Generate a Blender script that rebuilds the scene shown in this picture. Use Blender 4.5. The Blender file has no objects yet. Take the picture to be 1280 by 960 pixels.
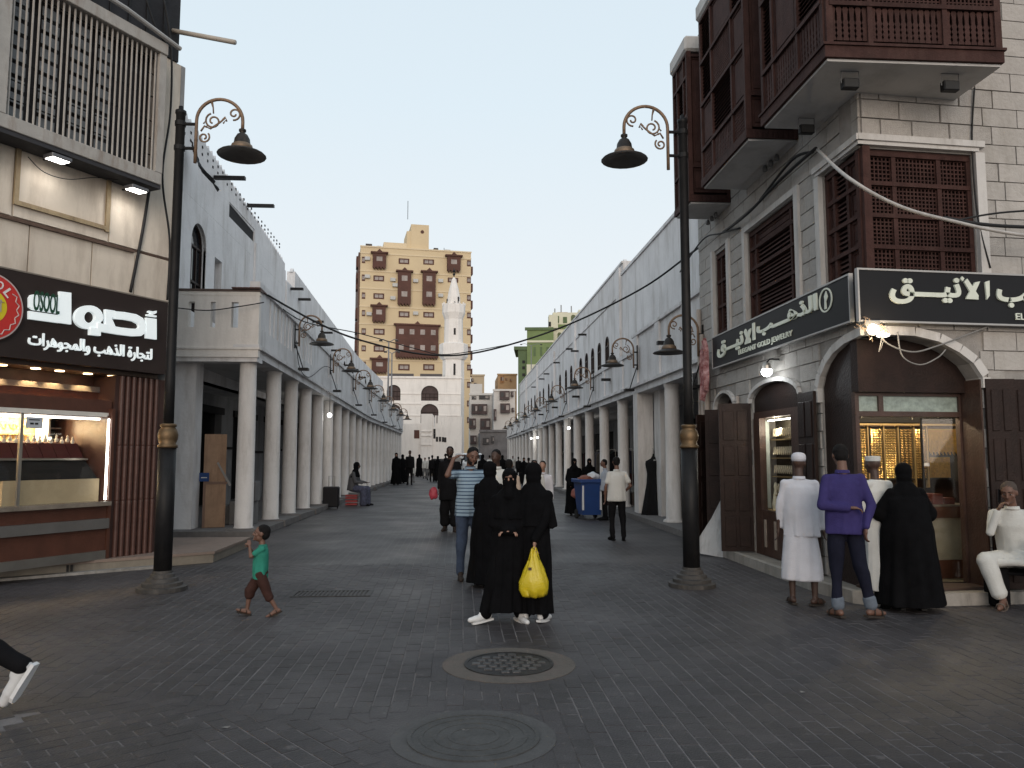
import bpy, bmesh, math, random
from mathutils import Vector, Matrix, noise
from math import sin, cos, pi, radians, atan, sqrt, atan2
random.seed(7)
SC = bpy.context.scene
COL = SC.collection
# ------------------------------------------------------------------ camera
CAM = Vector((0.0, 0.0, 1.62))
FPX = 980.0                      # focal length in pixels of the 1280 wide photograph
YAW = atan(65 / FPX)             # the street runs along +Y, the lens looks a little to its right
PITCH = atan(90 / FPX)
cam_d = bpy.data.cameras.new('camera')
cam_d.sensor_width = 36.0
cam_d.lens = 36.0 * FPX / 1280.0
cam_d.clip_end = 1500.0
cam_o = bpy.data.objects.new('camera', cam_d)
cam_o.location = CAM
cam_o.rotation_euler = (pi / 2 + PITCH, 0, -YAW)
COL.objects.link(cam_o)
SC.camera = cam_o
CR = cam_o.rotation_euler.to_matrix()

# ------------------------------------------------------------------ sky, sun, exposure
SUN_EL, SUN_AZ = radians(12.0), radians(181.0)      # low sun behind the camera, veiled by haze
w = bpy.data.worlds.new('World')
SC.world = w
w.use_nodes = True
nt = w.node_tree
bg = nt.nodes['Background']
sky = nt.nodes.new('ShaderNodeTexSky')
sky.sky_type = 'NISHITA'
sky.sun_disc = False
sky.sun_elevation = SUN_EL
sky.sun_rotation = SUN_AZ
sky.air_density = 1.2
sky.dust_density = 2.0
sky.ozone_density = 1.5
hs = nt.nodes.new('ShaderNodeHueSaturation')
hs.inputs['Saturation'].default_value = 0.35
mixw = nt.nodes.new('ShaderNodeMix')
mixw.data_type = 'RGBA'
mixw.inputs[0].default_value = 0.88
wtc = nt.nodes.new('ShaderNodeTexCoord'); wsp = nt.nodes.new('ShaderNodeSeparateXYZ')
ramp = nt.nodes.new('ShaderNodeValToRGB')           # thin even veil of cloud: whiter toward the horizon
ramp.color_ramp.elements[0].position = 0.0; ramp.color_ramp.elements[0].color = (0.635, 0.638, 0.642, 1)
ramp.color_ramp.elements[1].position = 1.0; ramp.color_ramp.elements[1].color = (0.44, 0.525, 0.60, 1)
e_ = ramp.color_ramp.elements.new(0.42); e_.color = (0.525, 0.605, 0.660, 1)
wsc = nt.nodes.new('ShaderNodeVectorMath'); wsc.operation = 'SCALE'; wsc.inputs[3].default_value = 14.6
nt.links.new(wtc.outputs['Generated'], wsp.inputs[0]); nt.links.new(wsp.outputs[2], ramp.inputs[0])
nt.links.new(ramp.outputs[0], wsc.inputs[0]); nt.links.new(wsc.outputs[0], mixw.inputs[7])
nt.links.new(sky.outputs[0], hs.inputs['Color'])
nt.links.new(hs.outputs[0], mixw.inputs[6])
nt.links.new(mixw.outputs[2], bg.inputs[0])
bg.inputs[1].default_value = 0.105
sun_d = bpy.data.lights.new('sun', 'SUN')
sun_d.energy = 1.6
sun_d.angle = radians(45)
sun_d.color = (1.0, 0.82, 0.66)
sun_o = bpy.data.objects.new('sun', sun_d)
sv = Vector((sin(SUN_AZ) * cos(SUN_EL), cos(SUN_AZ) * cos(SUN_EL), sin(SUN_EL)))
sun_o.rotation_euler = (sv * -1).to_track_quat('-Z', 'Y').to_euler()
sun_o.location = (0, -20, 30)
COL.objects.link(sun_o)
SC.view_settings.view_transform = 'Standard'
SC.view_settings.look = 'None'
SC.view_settings.exposure = 0.0
SC.view_settings.gamma = 1.0
SC.cycles.max_bounces = 6
SC.cycles.use_denoising = True

# ------------------------------------------------------------------ where a picture point lies in the place
def ray(px, py):
    return CR @ Vector(((px - 640) / FPX, (480 - py) / FPX, -1.0))
def atY(px, py, Y):
    r = ray(px, py); t = (Y - CAM.y) / r.y
    return CAM + r * t
def atX(px, py, X):
    r = ray(px, py); t = (X - CAM.x) / r.x
    return CAM + r * t
def gnd(px, py, z=0.0):
    r = ray(px, py); t = (z - CAM.z) / r.z
    return CAM + r * t
class Frame:
    """a facade: x to the right as seen from outside, y into the wall, z up"""
    def __init__(s, o, th):
        s.o = Vector((o[0], o[1], 0)); s.th = th
        s.x = Vector((cos(th), sin(th), 0)); s.y = Vector((-sin(th), cos(th), 0))
    def pix(s, px, py, y=0.0):
        r = ray(px, py)
        t = (s.o + s.y * y - CAM).dot(s.y) / r.dot(s.y)
        p = CAM + r * t - s.o
        return p.dot(s.x), p.z
    def w(s, x, y, z):
        return s.o + s.x * x + s.y * y + Vector((0, 0, z))
    def fx(s, px, y=0.0):
        return s.pix(px, 570, y)[0]

# ------------------------------------------------------------------ materials
MATS = {}
def lk(nt, a, b): nt.links.new(a, b)
def mat(name, rgb, rough=0.8, var=0.12, scale=3.0, bump=0.15, bscale=30.0, metal=0.0, streak=0.0, rnd=0.0,
        dirt=None, dirt_amt=0.0, dirt_scale=1.5, emit=None, estr=0.0, spec=0.5, rgb2=None):
    if name in MATS: return MATS[name]
    m = bpy.data.materials.new(name); m.use_nodes = True
    nt = m.node_tree; b = nt.nodes['Principled BSDF']
    b.inputs['Roughness'].default_value = rough
    b.inputs['Metallic'].default_value = metal
    b.inputs['Specular IOR Level'].default_value = spec if max(rgb) > 0.04 or rough < .3 else min(spec, .2)
    tc = nt.nodes.new('ShaderNodeTexCoord')
    mp = nt.nodes.new('ShaderNodeMapping'); lk(nt, tc.outputs['Object'], mp.inputs[0])
    n1 = nt.nodes.new('ShaderNodeTexNoise'); n1.inputs['Scale'].default_value = scale; n1.inputs['Detail'].default_value = 6
    n1.inputs['Roughness'].default_value = 0.65
    lk(nt, mp.outputs[0], n1.inputs['Vector'])
    if streak:
        mp.inputs['Scale'].default_value = (1, 1, streak)
    mr = nt.nodes.new('ShaderNodeMapRange'); mr.inputs[1].default_value = 0.3; mr.inputs[2].default_value = 0.7
    mr.inputs[3].default_value = 0.0; mr.inputs[4].default_value = 1.0
    lk(nt, n1.outputs[0], mr.inputs[0])
    c1 = nt.nodes.new('ShaderNodeMix'); c1.data_type = 'RGBA'
    lo = [max(0, c * (1 - var)) for c in rgb]; hi = [min(1, c * (1 + var)) for c in (rgb2 or rgb)]
    c1.inputs[6].default_value = (*lo, 1); c1.inputs[7].default_value = (*hi, 1)
    lk(nt, mr.outputs[0], c1.inputs[0])
    out = c1.outputs[2]
    if rnd:
        oi = nt.nodes.new('ShaderNodeObjectInfo'); ge = nt.nodes.new('ShaderNodeNewGeometry')
        ad = nt.nodes.new('ShaderNodeMath'); ad.operation = 'ADD'
        lk(nt, oi.outputs['Random'], ad.inputs[0]); lk(nt, ge.outputs['Random Per Island'], ad.inputs[1])
        fr = nt.nodes.new('ShaderNodeMath'); fr.operation = 'FRACT'; lk(nt, ad.outputs[0], fr.inputs[0])
        m2 = nt.nodes.new('ShaderNodeMapRange'); m2.inputs[3].default_value = 1 - rnd; m2.inputs[4].default_value = 1 + rnd
        lk(nt, fr.outputs[0], m2.inputs[0])
        hv = nt.nodes.new('ShaderNodeHueSaturation'); lk(nt, m2.outputs[0], hv.inputs['Value']); lk(nt, out, hv.inputs['Color'])
        out = hv.outputs[0]
    if dirt_amt:
        n3 = nt.nodes.new('ShaderNodeTexNoise'); n3.inputs['Scale'].default_value = dirt_scale; n3.inputs['Detail'].default_value = 8
        n3.inputs['Roughness'].default_value = 0.7
        mp3 = nt.nodes.new('ShaderNodeMapping'); mp3.inputs['Scale'].default_value = (1.6, 1.6, 0.3); lk(nt, tc.outputs['Object'], mp3.inputs[0])
        lk(nt, mp3.outputs[0], n3.inputs['Vector'])
        r3 = nt.nodes.new('ShaderNodeMapRange'); r3.inputs[1].default_value = 0.48; r3.inputs[2].default_value = 0.72; r3.inputs[4].default_value = dirt_amt
        lk(nt, n3.outputs[0], r3.inputs[0])
        c3 = nt.nodes.new('ShaderNodeMix'); c3.data_type = 'RGBA'; c3.inputs[7].default_value = (*(dirt or (0.1, 0.085, 0.07)), 1)
        lk(nt, r3.outputs[0], c3.inputs[0]); lk(nt, out, c3.inputs[6]); out = c3.outputs[2]
    lk(nt, out, b.inputs['Base Color'])
    if bump:
        n2 = nt.nodes.new('ShaderNodeTexNoise'); n2.inputs['Scale'].default_value = bscale; n2.inputs['Detail'].default_value = 5
        lk(nt, tc.outputs['Object'], n2.inputs['Vector'])
        bp = nt.nodes.new('ShaderNodeBump'); bp.inputs['Strength'].default_value = bump; bp.inputs['Distance'].default_value = 0.02
        lk(nt, n2.outputs[0], bp.inputs['Height']); lk(nt, bp.outputs[0], b.inputs['Normal'])
    if emit:
        b.inputs['Emission Color'].default_value = (*emit, 1); b.inputs['Emission Strength'].default_value = estr
    MATS[name] = m
    return m
def worn(m, amt=.7):
    """large worn paths, dust and dark spots laid over a paving material by their place on the ground"""
    nt = m.node_tree; b = nt.nodes['Principled BSDF']; src = b.inputs['Base Color'].links[0].from_socket
    ge = nt.nodes.new('ShaderNodeNewGeometry')
    def nz(sc, lo, hi, rough=.65, det=8):
        n = nt.nodes.new('ShaderNodeTexNoise'); n.inputs['Scale'].default_value = sc; n.inputs['Detail'].default_value = det; n.inputs['Roughness'].default_value = rough
        lk(nt, ge.outputs['Position'], n.inputs['Vector']); r = nt.nodes.new('ShaderNodeMapRange'); r.inputs[1].default_value = lo; r.inputs[2].default_value = hi; lk(nt, n.outputs[0], r.inputs[0]); return r
    def over(src, fac, col, k):
        mu = nt.nodes.new('ShaderNodeMath'); mu.operation = 'MULTIPLY'; mu.inputs[1].default_value = k; lk(nt, fac.outputs[0], mu.inputs[0])
        x = nt.nodes.new('ShaderNodeMix'); x.data_type = 'RGBA'; x.inputs[7].default_value = (*col, 1); lk(nt, mu.outputs[0], x.inputs[0]); lk(nt, src, x.inputs[6]); return x.outputs[2]
    src = over(src, nz(.35, .45, .7), (.078, .071, .074), amt)
    src = over(src, nz(1.3, .52, .75), (.03, .028, .028), amt * .9)
    src = over(src, nz(9, .66, .72, .5, 3), (.11, .10, .10), amt * .8)
    src = over(src, nz(3.1, .60, .74, .8), (.088, .08, .081), amt * .6)
    lk(nt, src, b.inputs['Base Color'])
    r = nz(.6, .35, .7); r.inputs[3].default_value = .42; r.inputs[4].default_value = .66; lk(nt, r.outputs[0], b.inputs['Roughness'])
    return m
def glass(name='glass', tint=(0.965, 0.965, 0.955), rough=0.02):
    if name in MATS: return MATS[name]
    m = bpy.data.materials.new(name); m.use_nodes = True
    nt = m.node_tree; out = nt.nodes['Material Output']
    nt.nodes.remove(nt.nodes['Principled BSDF'])
    t = nt.nodes.new('ShaderNodeBsdfTransparent'); t.inputs[0].default_value = (*tint, 1)
    g = nt.nodes.new('ShaderNodeBsdfGlossy'); g.inputs['Roughness'].default_value = rough
    lw = nt.nodes.new('ShaderNodeLayerWeight'); lw.inputs[0].default_value = 0.5
    pw = nt.nodes.new('ShaderNodeMath'); pw.operation = 'POWER'; pw.inputs[1].default_value = 4.0; lk(nt, lw.outputs['Facing'], pw.inputs[0])
    f = nt.nodes.new('ShaderNodeMath'); f.operation = 'MULTIPLY_ADD'; f.inputs[1].default_value = 0.45; f.inputs[2].default_value = 0.025; lk(nt, pw.outputs[0], f.inputs[0])
    mx = nt.nodes.new('ShaderNodeMixShader')
    lk(nt, f.outputs[0], mx.inputs[0]); lk(nt, t.outputs[0], mx.inputs[1]); lk(nt, g.outputs[0], mx.inputs[2]); lk(nt, mx.outputs[0], out.inputs[0])
    MATS[name] = m
    return m
WHITE = mat('white_plaster', (0.68, 0.665, 0.665), 0.9, 0.08, 1.3, 0.45, 14, dirt=(0.33, 0.30, 0.27), dirt_amt=0.75, dirt_scale=1.1)
COLW = mat('column_plaster', (0.66, 0.63, 0.605), 0.85, 0.06, 2.0, 0.35, 20, rnd=.05, dirt=(0.25, 0.22, 0.19), dirt_amt=0.6, dirt_scale=1.6)
STONE = mat('whitewashed_block', (0.40, 0.375, 0.35), 0.9, 0.10, 4.0, 0.6, 22, rnd=0.05, dirt=(0.22, 0.2, 0.17), dirt_amt=0.5, dirt_scale=2.2)
JOINT = mat('mortar_joint', (0.28, 0.262, 0.245), 0.95, 0.15, 8, 0.4, 60)
SOFFIT = mat('soffit_plaster', (0.50, 0.49, 0.48), 0.9, 0.07, 2, 0.2, 20, dirt=(0.2, 0.19, 0.18), dirt_amt=0.4)
WOOD = mat('brown_red_wood', (0.050, 0.024, 0.0205), 0.75, 0.3, 5, 0.4, 40, rnd=0.16, dirt=(0.09, 0.052, 0.043), dirt_amt=0.45, dirt_scale=4, spec=.15)
WOODD = mat('dark_brown_wood', (0.020, 0.011, 0.009), 0.55, 0.3, 5, 0.3, 40)
WOODV = mat('lattice_backing', (0.018, 0.010, 0.009), 0.9, 0.3, 6, 0)
BLACK = mat('black_metal', (0.010, 0.010, 0.011), 0.5, 0.25, 8, 0.1, 60, metal=0.0, dirt=(0.05, 0.045, 0.04), dirt_amt=0.25, dirt_scale=5)
BRONZE = mat('rusty_bronze', (0.22, 0.145, 0.095), 0.6, 0.3, 9, 0.2, 50, metal=0.4, dirt=(0.05, 0.03, 0.025), dirt_amt=0.6, dirt_scale=8)
GOLD = mat('old_gold_paint', (0.13, 0.085, 0.045), 0.5, 0.2, 12, 0.1, 50, metal=0.7)
CEMENT = mat('cement', (0.14, 0.13, 0.125), 0.95, 0.2, 6, 0.5, 40)
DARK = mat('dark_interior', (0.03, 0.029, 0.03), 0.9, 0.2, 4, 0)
ARCGREY = mat('arcade_back_wall', (0.22, 0.22, 0.225), 0.9, 0.15, 2, 0.3, 15, dirt=(0.08, 0.075, 0.07), dirt_amt=0.6)  # dark grey wall colour with stains
CABLE = mat('black_cable', (0.02, 0.02, 0.021), 0.6, 0.1, 8, 0)
CABLEW = mat('grey_cable', (0.20, 0.19, 0.18), 0.6, 0.15, 8, 0)
GLASS = glass()
GLASSD = mat('dark_window_glass', (0.02, 0.022, 0.026), 0.08, 0.1, 3, 0)

# ------------------------------------------------------------------ mesh helpers
def new():
    return bmesh.new()
def box(bm, x0, x1, y0, y1, z0, z1):
    v = [bm.verts.new(p) for p in ((x0, y0, z0), (x1, y0, z0), (x1, y1, z0), (x0, y1, z0), (x0, y0, z1), (x1, y0, z1), (x1, y1, z1), (x0, y1, z1))]
    for f in ((3, 2, 1, 0), (4, 5, 6, 7), (0, 1, 5, 4), (1, 2, 6, 5), (2, 3, 7, 6), (3, 0, 4, 7)):
        bm.faces.new([v[i] for i in f])
    return v
def prism(bm, pts, y0, y1, axis='y'):
    """extrude an outline of (x,z) points between y0 and y1"""
    def P(a, b, c):
        return (a, c, b) if axis == 'y' else ((a, b, c) if axis == 'z' else (c, a, b))
    f = [bm.verts.new(P(a, b, y0)) for a, b in pts]; g = [bm.verts.new(P(a, b, y1)) for a, b in pts]
    n = len(pts)
    bm.faces.new(f); bm.faces.new(g[::-1])
    for i in range(n):
        bm.faces.new((f[i], f[(i + 1) % n], g[(i + 1) % n], g[i]))
def lathe(bm, prof, c=(0, 0, 0), n=16, cap=True):
    rings = []
    for r, z in prof:
        rings.append([bm.verts.new((c[0] + r * cos(2 * pi * k / n), c[1] + r * sin(2 * pi * k / n), c[2] + z)) for k in range(n)])
    for a, b in zip(rings, rings[1:]):
        for k in range(n):
            bm.faces.new((a[k], a[(k + 1) % n], b[(k + 1) % n], b[k]))
    if cap:
        bm.faces.new(rings[0][::-1]); bm.faces.new(rings[-1])
def tube(bm, pts, r, n=8, cap=True):
    pts = [Vector(p) for p in pts]; rr = r if isinstance(r, (list, tuple)) else [r] * len(pts)
    rings = []; up = None
    for i, p in enumerate(pts):
        d = (pts[min(i + 1, len(pts) - 1)] - pts[max(i - 1, 0)]).normalized()
        if up is None:
            up = Vector((0, 0, 1)) if abs(d.z) < 0.9 else Vector((1, 0, 0))
        s = d.cross(up).normalized(); u = s.cross(d).normalized(); up = u
        rings.append([bm.verts.new(p + (s * cos(2 * pi * k / n) + u * sin(2 * pi * k / n)) * rr[i]) for k in range(n)])
    for a, b in zip(rings, rings[1:]):
        for k in range(n):
            bm.faces.new((a[k], b[k], b[(k + 1) % n], a[(k + 1) % n]))
    if cap:
        bm.faces.new(rings[0]); bm.faces.new(rings[-1][::-1])
def arc_pts(cx, cz, rx, rz, a0, a1, n):
    return [(cx + rx * cos(a0 + (a1 - a0) * i / n), cz + rz * sin(a0 + (a1 - a0) * i / n)) for i in range(n + 1)]
def wall(bm, x0, x1, z0, z1, y0, y1, ops):
    """a wall with real openings; ops = (xa, xb, za, zb[, rise]) where rise > 0 makes an arched head"""
    xs = sorted({x0, x1, *[min(max(o[0], x0), x1) for o in ops], *[min(max(o[1], x0), x1) for o in ops]})
    for a, b in zip(xs, xs[1:]):
        if b - a < 1e-5: continue
        m = (a + b) / 2
        here = sorted([o for o in ops if o[0] < m < o[1]], key=lambda o: o[2])
        z = z0
        for o in here:
            if o[2] > z + 1e-5: box(bm, a, b, y0, y1, z, o[2])
            z = o[3]
        if z1 > z + 1e-5: box(bm, a, b, y0, y1, z, z1)
    for o in ops:
        if len(o) > 4 and o[4] > 0:
            cx = (o[0] + o[1]) / 2; rx = (o[1] - o[0]) / 2; zs = o[3] - o[4]
            R = arc_pts(cx, zs, rx, o[4], 0, pi / 2, 7)
            prism(bm, R + [(o[1], o[3])], y0, y1)
            L = arc_pts(cx, zs, rx, o[4], pi / 2, pi, 7)
            prism(bm, L + [(o[0], o[3])], y0, y1)
def put(name, bm, m, parent=None, smooth=False, bevel=0.0, **props):
    me = bpy.data.meshes.new(name)
    bmesh.ops.recalc_face_normals(bm, faces=bm.faces)
    if bevel:
        bmesh.ops.bevel(bm, geom=[e for e in bm.edges], offset=bevel, segments=1, affect='EDGES', clamp_overlap=True)
    bm.to_mesh(me); bm.free()
    return put_me(name, me, m, parent, smooth, **props)
def put_me(name, me, m, parent=None, smooth=False, **props):
    for k in (m if isinstance(m, (list, tuple)) else [m]):
        if len(me.materials) < (len(m) if isinstance(m, (list, tuple)) else 1): me.materials.append(k)
    if smooth:
        me.polygons.foreach_set('use_smooth', [True] * len(me.polygons))
    o = bpy.data.objects.new(name, me); COL.objects.link(o)
    if parent is not None: o.parent = parent
    for k, v in props.items(): o[k] = v
    return o
def like(o, name=None, parent=None, loc=None, rot=None, scale=None):
    c = o.copy(); COL.objects.link(c)
    if parent is not None: c.parent = parent
    if loc is not None: c.location = loc
    if rot is not None: c.rotation_euler = rot
    if scale is not None: c.scale = scale
    return c
def thing(name, label, cat, loc=(0, 0, 0), rz=0.0, group=None):
    o = bpy.data.objects.new(name, None); COL.objects.link(o)
    o.empty_display_size = 0.2
    o.location = loc; o.rotation_euler = (0, 0, rz)
    o['label'] = label; o['category'] = cat
    if group: o['group'] = group
    return o
def fthing(F, name, label, cat, group=None):
    return thing(name, label, cat, F.o, F.th, group)
def tag(o, label, cat, group=None):
    o['label'] = label; o['category'] = cat
    if group: o['group'] = group
    return o
def dup(root, loc, rz, label, group=None):
    r = root.copy(); COL.objects.link(r); r.location = loc; r.rotation_euler = (0, 0, rz)
    r['label'] = label
    if group: r['group'] = group
    for ch in list(root.children):
        c = ch.copy(); COL.objects.link(c); c.parent = r
        for g in list(ch.children):
            d = g.copy(); COL.objects.link(d); d.parent = c
    return r
def bx(name, m, parent, x0, x1, y0, y1, z0, z1, bevel=0.0, **p):
    b = new(); box(b, x0, x1, y0, y1, z0, z1)
    return put(name, b, m, parent, bevel=bevel, **p)

# ------------------------------------------------------------------ Arabic lettering (joined forms of the built-in font)
AF = {'ا': (0xFE8D, 0xFE8E), 'أ': (0xFE83, 0xFE84), 'ب': (0xFE8F, 0xFE90, 0xFE91, 0xFE92), 'ة': (0xFE93, 0xFE94), 'ت': (0xFE95, 0xFE96, 0xFE97, 0xFE98),
      'ج': (0xFE9D, 0xFE9E, 0xFE9F, 0xFEA0), 'ذ': (0xFEAB, 0xFEAC), 'ر': (0xFEAD, 0xFEAE), 'ص': (0xFEB9, 0xFEBA, 0xFEBB, 0xFEBC), 'ق': (0xFED5, 0xFED6, 0xFED7, 0xFED8),
      'ل': (0xFEDD, 0xFEDE, 0xFEDF, 0xFEE0), 'م': (0xFEE1, 0xFEE2, 0xFEE3, 0xFEE4), 'ن': (0xFEE5, 0xFEE6, 0xFEE7, 0xFEE8), 'ه': (0xFEE9, 0xFEEA, 0xFEEB, 0xFEEC),
      'و': (0xFEED, 0xFEEE), 'ي': (0xFEF1, 0xFEF2, 0xFEF3, 0xFEF4), 'ـ': (0x640,) * 4, '\u0001': (0xFEF7, 0xFEF8), '\u0002': (0xFEFB, 0xFEFC)}
def shape_ar(s):
    s = s.replace('لأ', '\u0001').replace('لا', '\u0002'); out = []
    for i, c in enumerate(s):
        if c not in AF: out.append(c); continue
        p = s[i - 1] if i else ' '; n = s[i + 1] if i + 1 < len(s) else ' '
        jp = p in AF and len(AF[p]) == 4; jn = n in AF and len(AF[c]) == 4
        out.append(chr(AF[c][3 if jp and jn else 1 if jp else 2 if jn else 0]))
    return ''.join(reversed(out))
def lettering(name, body, m, parent, x0, x1, z0, z1, y, depth=0.02, fat=0.0, arabic=False, rot=None, squash=True):
    """raised letters fitted into the rectangle x0..x1, z0..z1 of a facade, their backs on y"""
    cu = bpy.data.curves.new(name, 'FONT'); cu.body = shape_ar(body) if arabic else body
    cu.size = 1.0; cu.extrude = 0.5; cu.offset = fat; cu.resolution_u = 3
    t = bpy.data.objects.new('t', cu); COL.objects.link(t)
    dg = bpy.context.evaluated_depsgraph_get()
    me = bpy.data.meshes.new_from_object(t.evaluated_get(dg))
    bpy.data.objects.remove(t); bpy.data.curves.remove(cu)
    xs = [v.co.x for v in me.vertices]; ys = [v.co.y for v in me.vertices]
    ax, bx_, ay, by = min(xs), max(xs), min(ys), max(ys)
    b = bmesh.new(); b.from_mesh(me)
    seen = set(); k = 0
    b.verts.ensure_lookup_table()
    for v in b.verts:
        if v.index in seen: continue
        st = [v]; isl = []; seen.add(v.index)
        while st:
            q = st.pop(); isl.append(q)
            for e in q.link_edges:
                o2 = e.other_vert(q)
                if o2.index not in seen: seen.add(o2.index); st.append(o2)
        k += 1
        for q in isl:
            f = 1 if q.co.z > 0 else 0
            X = x0 + (q.co.x - ax) / (bx_ - ax) * (x1 - x0); Z = z0 + (q.co.y - ay) / (by - ay) * (z1 - z0)
            q.co = Vector((X, y - f * (depth + 0.0007 * (k % 5)), Z))
    b.to_mesh(me); b.free(); me.materials.clear()
    return put_me(name, me, m, parent)
# ================================================================== GROUND
PAVE = mat('paver_stone', (0.030, 0.0268, 0.0290), 0.72, 0.22, 7, 0.5, 70, rnd=0.22, spec=0.55)
PAVE.node_tree.nodes['Principled BSDF'].inputs['Specular IOR Level'].default_value = .36
worn(PAVE)
BED = mat('paver_bed', (0.135, 0.125, 0.126), 0.95, 0.3, 9, 0.5, 80)
def ground_mat():
    m = bpy.data.materials.new('far_paving'); m.use_nodes = True
    nt = m.node_tree; b = nt.nodes['Principled BSDF']; b.inputs['Roughness'].default_value = 0.72; b.inputs['Specular IOR Level'].default_value = 0.36
    tc = nt.nodes.new('ShaderNodeTexCoord'); mp = nt.nodes.new('ShaderNodeMapping'); mp.inputs['Rotation'].default_value = (0, 0, pi / 2)
    lk(nt, tc.outputs['Object'], mp.inputs[0])
    br = nt.nodes.new('ShaderNodeTexBrick'); br.inputs['Scale'].default_value = 1.0
    br.inputs['Brick Width'].default_value = 0.22; br.inputs['Row Height'].default_value = 0.115; br.inputs['Mortar Size'].default_value = 0.006
    br.inputs['Color1'].default_value = (0.026, 0.0235, 0.025, 1); br.inputs['Color2'].default_value = (0.038, 0.0345, 0.037, 1)
    br.inputs['Mortar'].default_value = (0.085, 0.078, 0.079, 1)
    lk(nt, mp.outputs[0], br.inputs['Vector'])
    n = nt.nodes.new('ShaderNodeTexNoise'); n.inputs['Scale'].default_value = 0.55; n.inputs['Detail'].default_value = 9; n.inputs['Roughness'].default_value = 0.7
    lk(nt, tc.outputs['Object'], n.inputs['Vector'])
    r = nt.nodes.new('ShaderNodeMapRange'); r.inputs[1].default_value = 0.42; r.inputs[2].default_value = 0.72; r.inputs[4].default_value = 0.6
    lk(nt, n.outputs[0], r.inputs[0])
    mx = nt.nodes.new('ShaderNodeMix'); mx.data_type = 'RGBA'; mx.inputs[7].default_value = (0.085, 0.082, 0.08, 1)
    lk(nt, r.outputs[0], mx.inputs[0]); lk(nt, br.outputs[0], mx.inputs[6]); lk(nt, mx.outputs[2], b.inputs['Base Color'])
    n2 = nt.nodes.new('ShaderNodeTexNoise'); n2.inputs['Scale'].default_value = 25; lk(nt, tc.outputs['Object'], n2.inputs['Vector'])
    bp = nt.nodes.new('ShaderNodeBump'); bp.inputs['Strength'].default_value = 0.5; bp.inputs['Distance'].default_value = 0.01
    ad = nt.nodes.new('ShaderNodeMath'); ad.operation = 'SUBTRACT'; lk(nt, n2.outputs[0], ad.inputs[0]); lk(nt, br.outputs['Fac'], ad.inputs[1])
    lk(nt, ad.outputs[0], bp.inputs['Height']); lk(nt, bp.outputs[0], b.inputs['Normal'])
    return worn(m)
FX0, FX1, FY0, FY1 = -8.0, 7.4, 2.6, 12.0
b = new()
def quad(bm, x0, x1, y0, y1, z):
    bm.faces.new([bm.verts.new(p) for p in ((x0, y0, z), (x1, y0, z), (x1, y1, z), (x0, y1, z))])
FYE = FY1 - 0.05
for q in ((-400, 400, FYE, 900), (-400, 400, -200, FY0), (-400, FX0, FY0, FYE), (FX1, 400, FY0, FYE)):
    quad(b, *q, -0.0035)
ground = put('ground', b, ground_mat(), kind='structure')
b = new(); box(b, FX0, FX1, FY0, FYE, -0.05, -0.0038)
put('paver_bed', b, BED, ground, kind='structure')
b = new()          # mortar fillings where the slanting patches meet the rows
for k in range(40):
    xa = FX0 + 7.85 * k / 40; xb = FX0 + 7.85 * (k + 1) / 40; ya, yb = 5.35 + .25 * sin(xa * 2), 5.35 + .25 * sin(xb * 2)
    b.faces.new([b.verts.new(q) for q in ((xa, ya - .2, -.0034), (xb, yb - .2, -.0034), (xb, yb + .2, -.0034), (xa, ya + .2, -.0034))])
for k in range(8):
    xa = -20 + 1.15 * (k + 11)
    if FX0 < xa < -.3: quad(b, xa - .17, xa + .17, FY0, 5.0, -.0032)
quad(b, -.42, .1, FY0, 5.5, -.0030)
put('mortar_filling', b, PAVE, ground, kind='stuff')
# two manholes and a drain grate sit in the field
MH1, MH2 = gnd(636, 830), gnd(592, 921)
GR = gnd(416, 742)
HOLES = [(MH1.x, MH1.y, 0.60), (MH2.x, MH2.y, 0.50)]
def clear(cx, cy, r=0.0):
    return all((cx - a) ** 2 + (cy - c) ** 2 > (R + r) ** 2 for a, c, R in HOLES) and not (abs(cx - GR.x) < 0.50 and abs(cy - GR.y) < 0.26)
def zone(x, y):
    """slanting and cross laid patches in the lower left, rows along the street elsewhere"""
    if y < 5.35 + 0.25 * sin(x * 2) and x < -0.15: return 1 if (int((x + 20) / 1.15) % 2 == 0) else 2
    return 0
spots = []
PW, PL, G = 0.112, 0.217, 0.008
rows = int((FX1 - FX0) / (PW + G))
for i in range(rows):
    x = FX0 + (i + 0.5) * (PW + G)
    off = (0.5 * (i % 2)) * (PL + G)
    for j in range(-1, int((FY1 - FY0) / (PL + G)) + 1):
        y = FY0 + (j + 0.5) * (PL + G) + off
        if y - PL / 2 < FY0 or y + PL / 2 > FY1 + 0.2 or not clear(x, y): continue
        if zone(x, y): continue
        spots.append((x, y, 0.0))
for a, zz in ((radians(38), 1), (radians(-52), 2)):
    ca, sa = cos(a), sin(a)
    for i in range(-60, 60):
        for j in range(-35, 35):
            u = i * (PW + G); v = (j + 0.5 * (i % 2)) * (PL + G)
            x = -3 + u * ca - v * sa; y = 4.5 + u * sa + v * ca
            if not (FX0 + 0.1 < x < -0.1 and FY0 + 0.1 < y < 5.8) or not clear(x, y, 0.05): continue
            if zone(x, y) != zz: continue
            spots.append((x, y, a))
def size(s):
    r = s[0] / s[1]
    vis = -0.66 < r - 0.03 < 0.75 and s[1] > 4.0
    return (0 if vis else 1, s[0] ** 2 + s[1] ** 2)
spots.sort(key=size)
rp = random.Random(3)
pm = bpy.data.meshes.new('paver')
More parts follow.
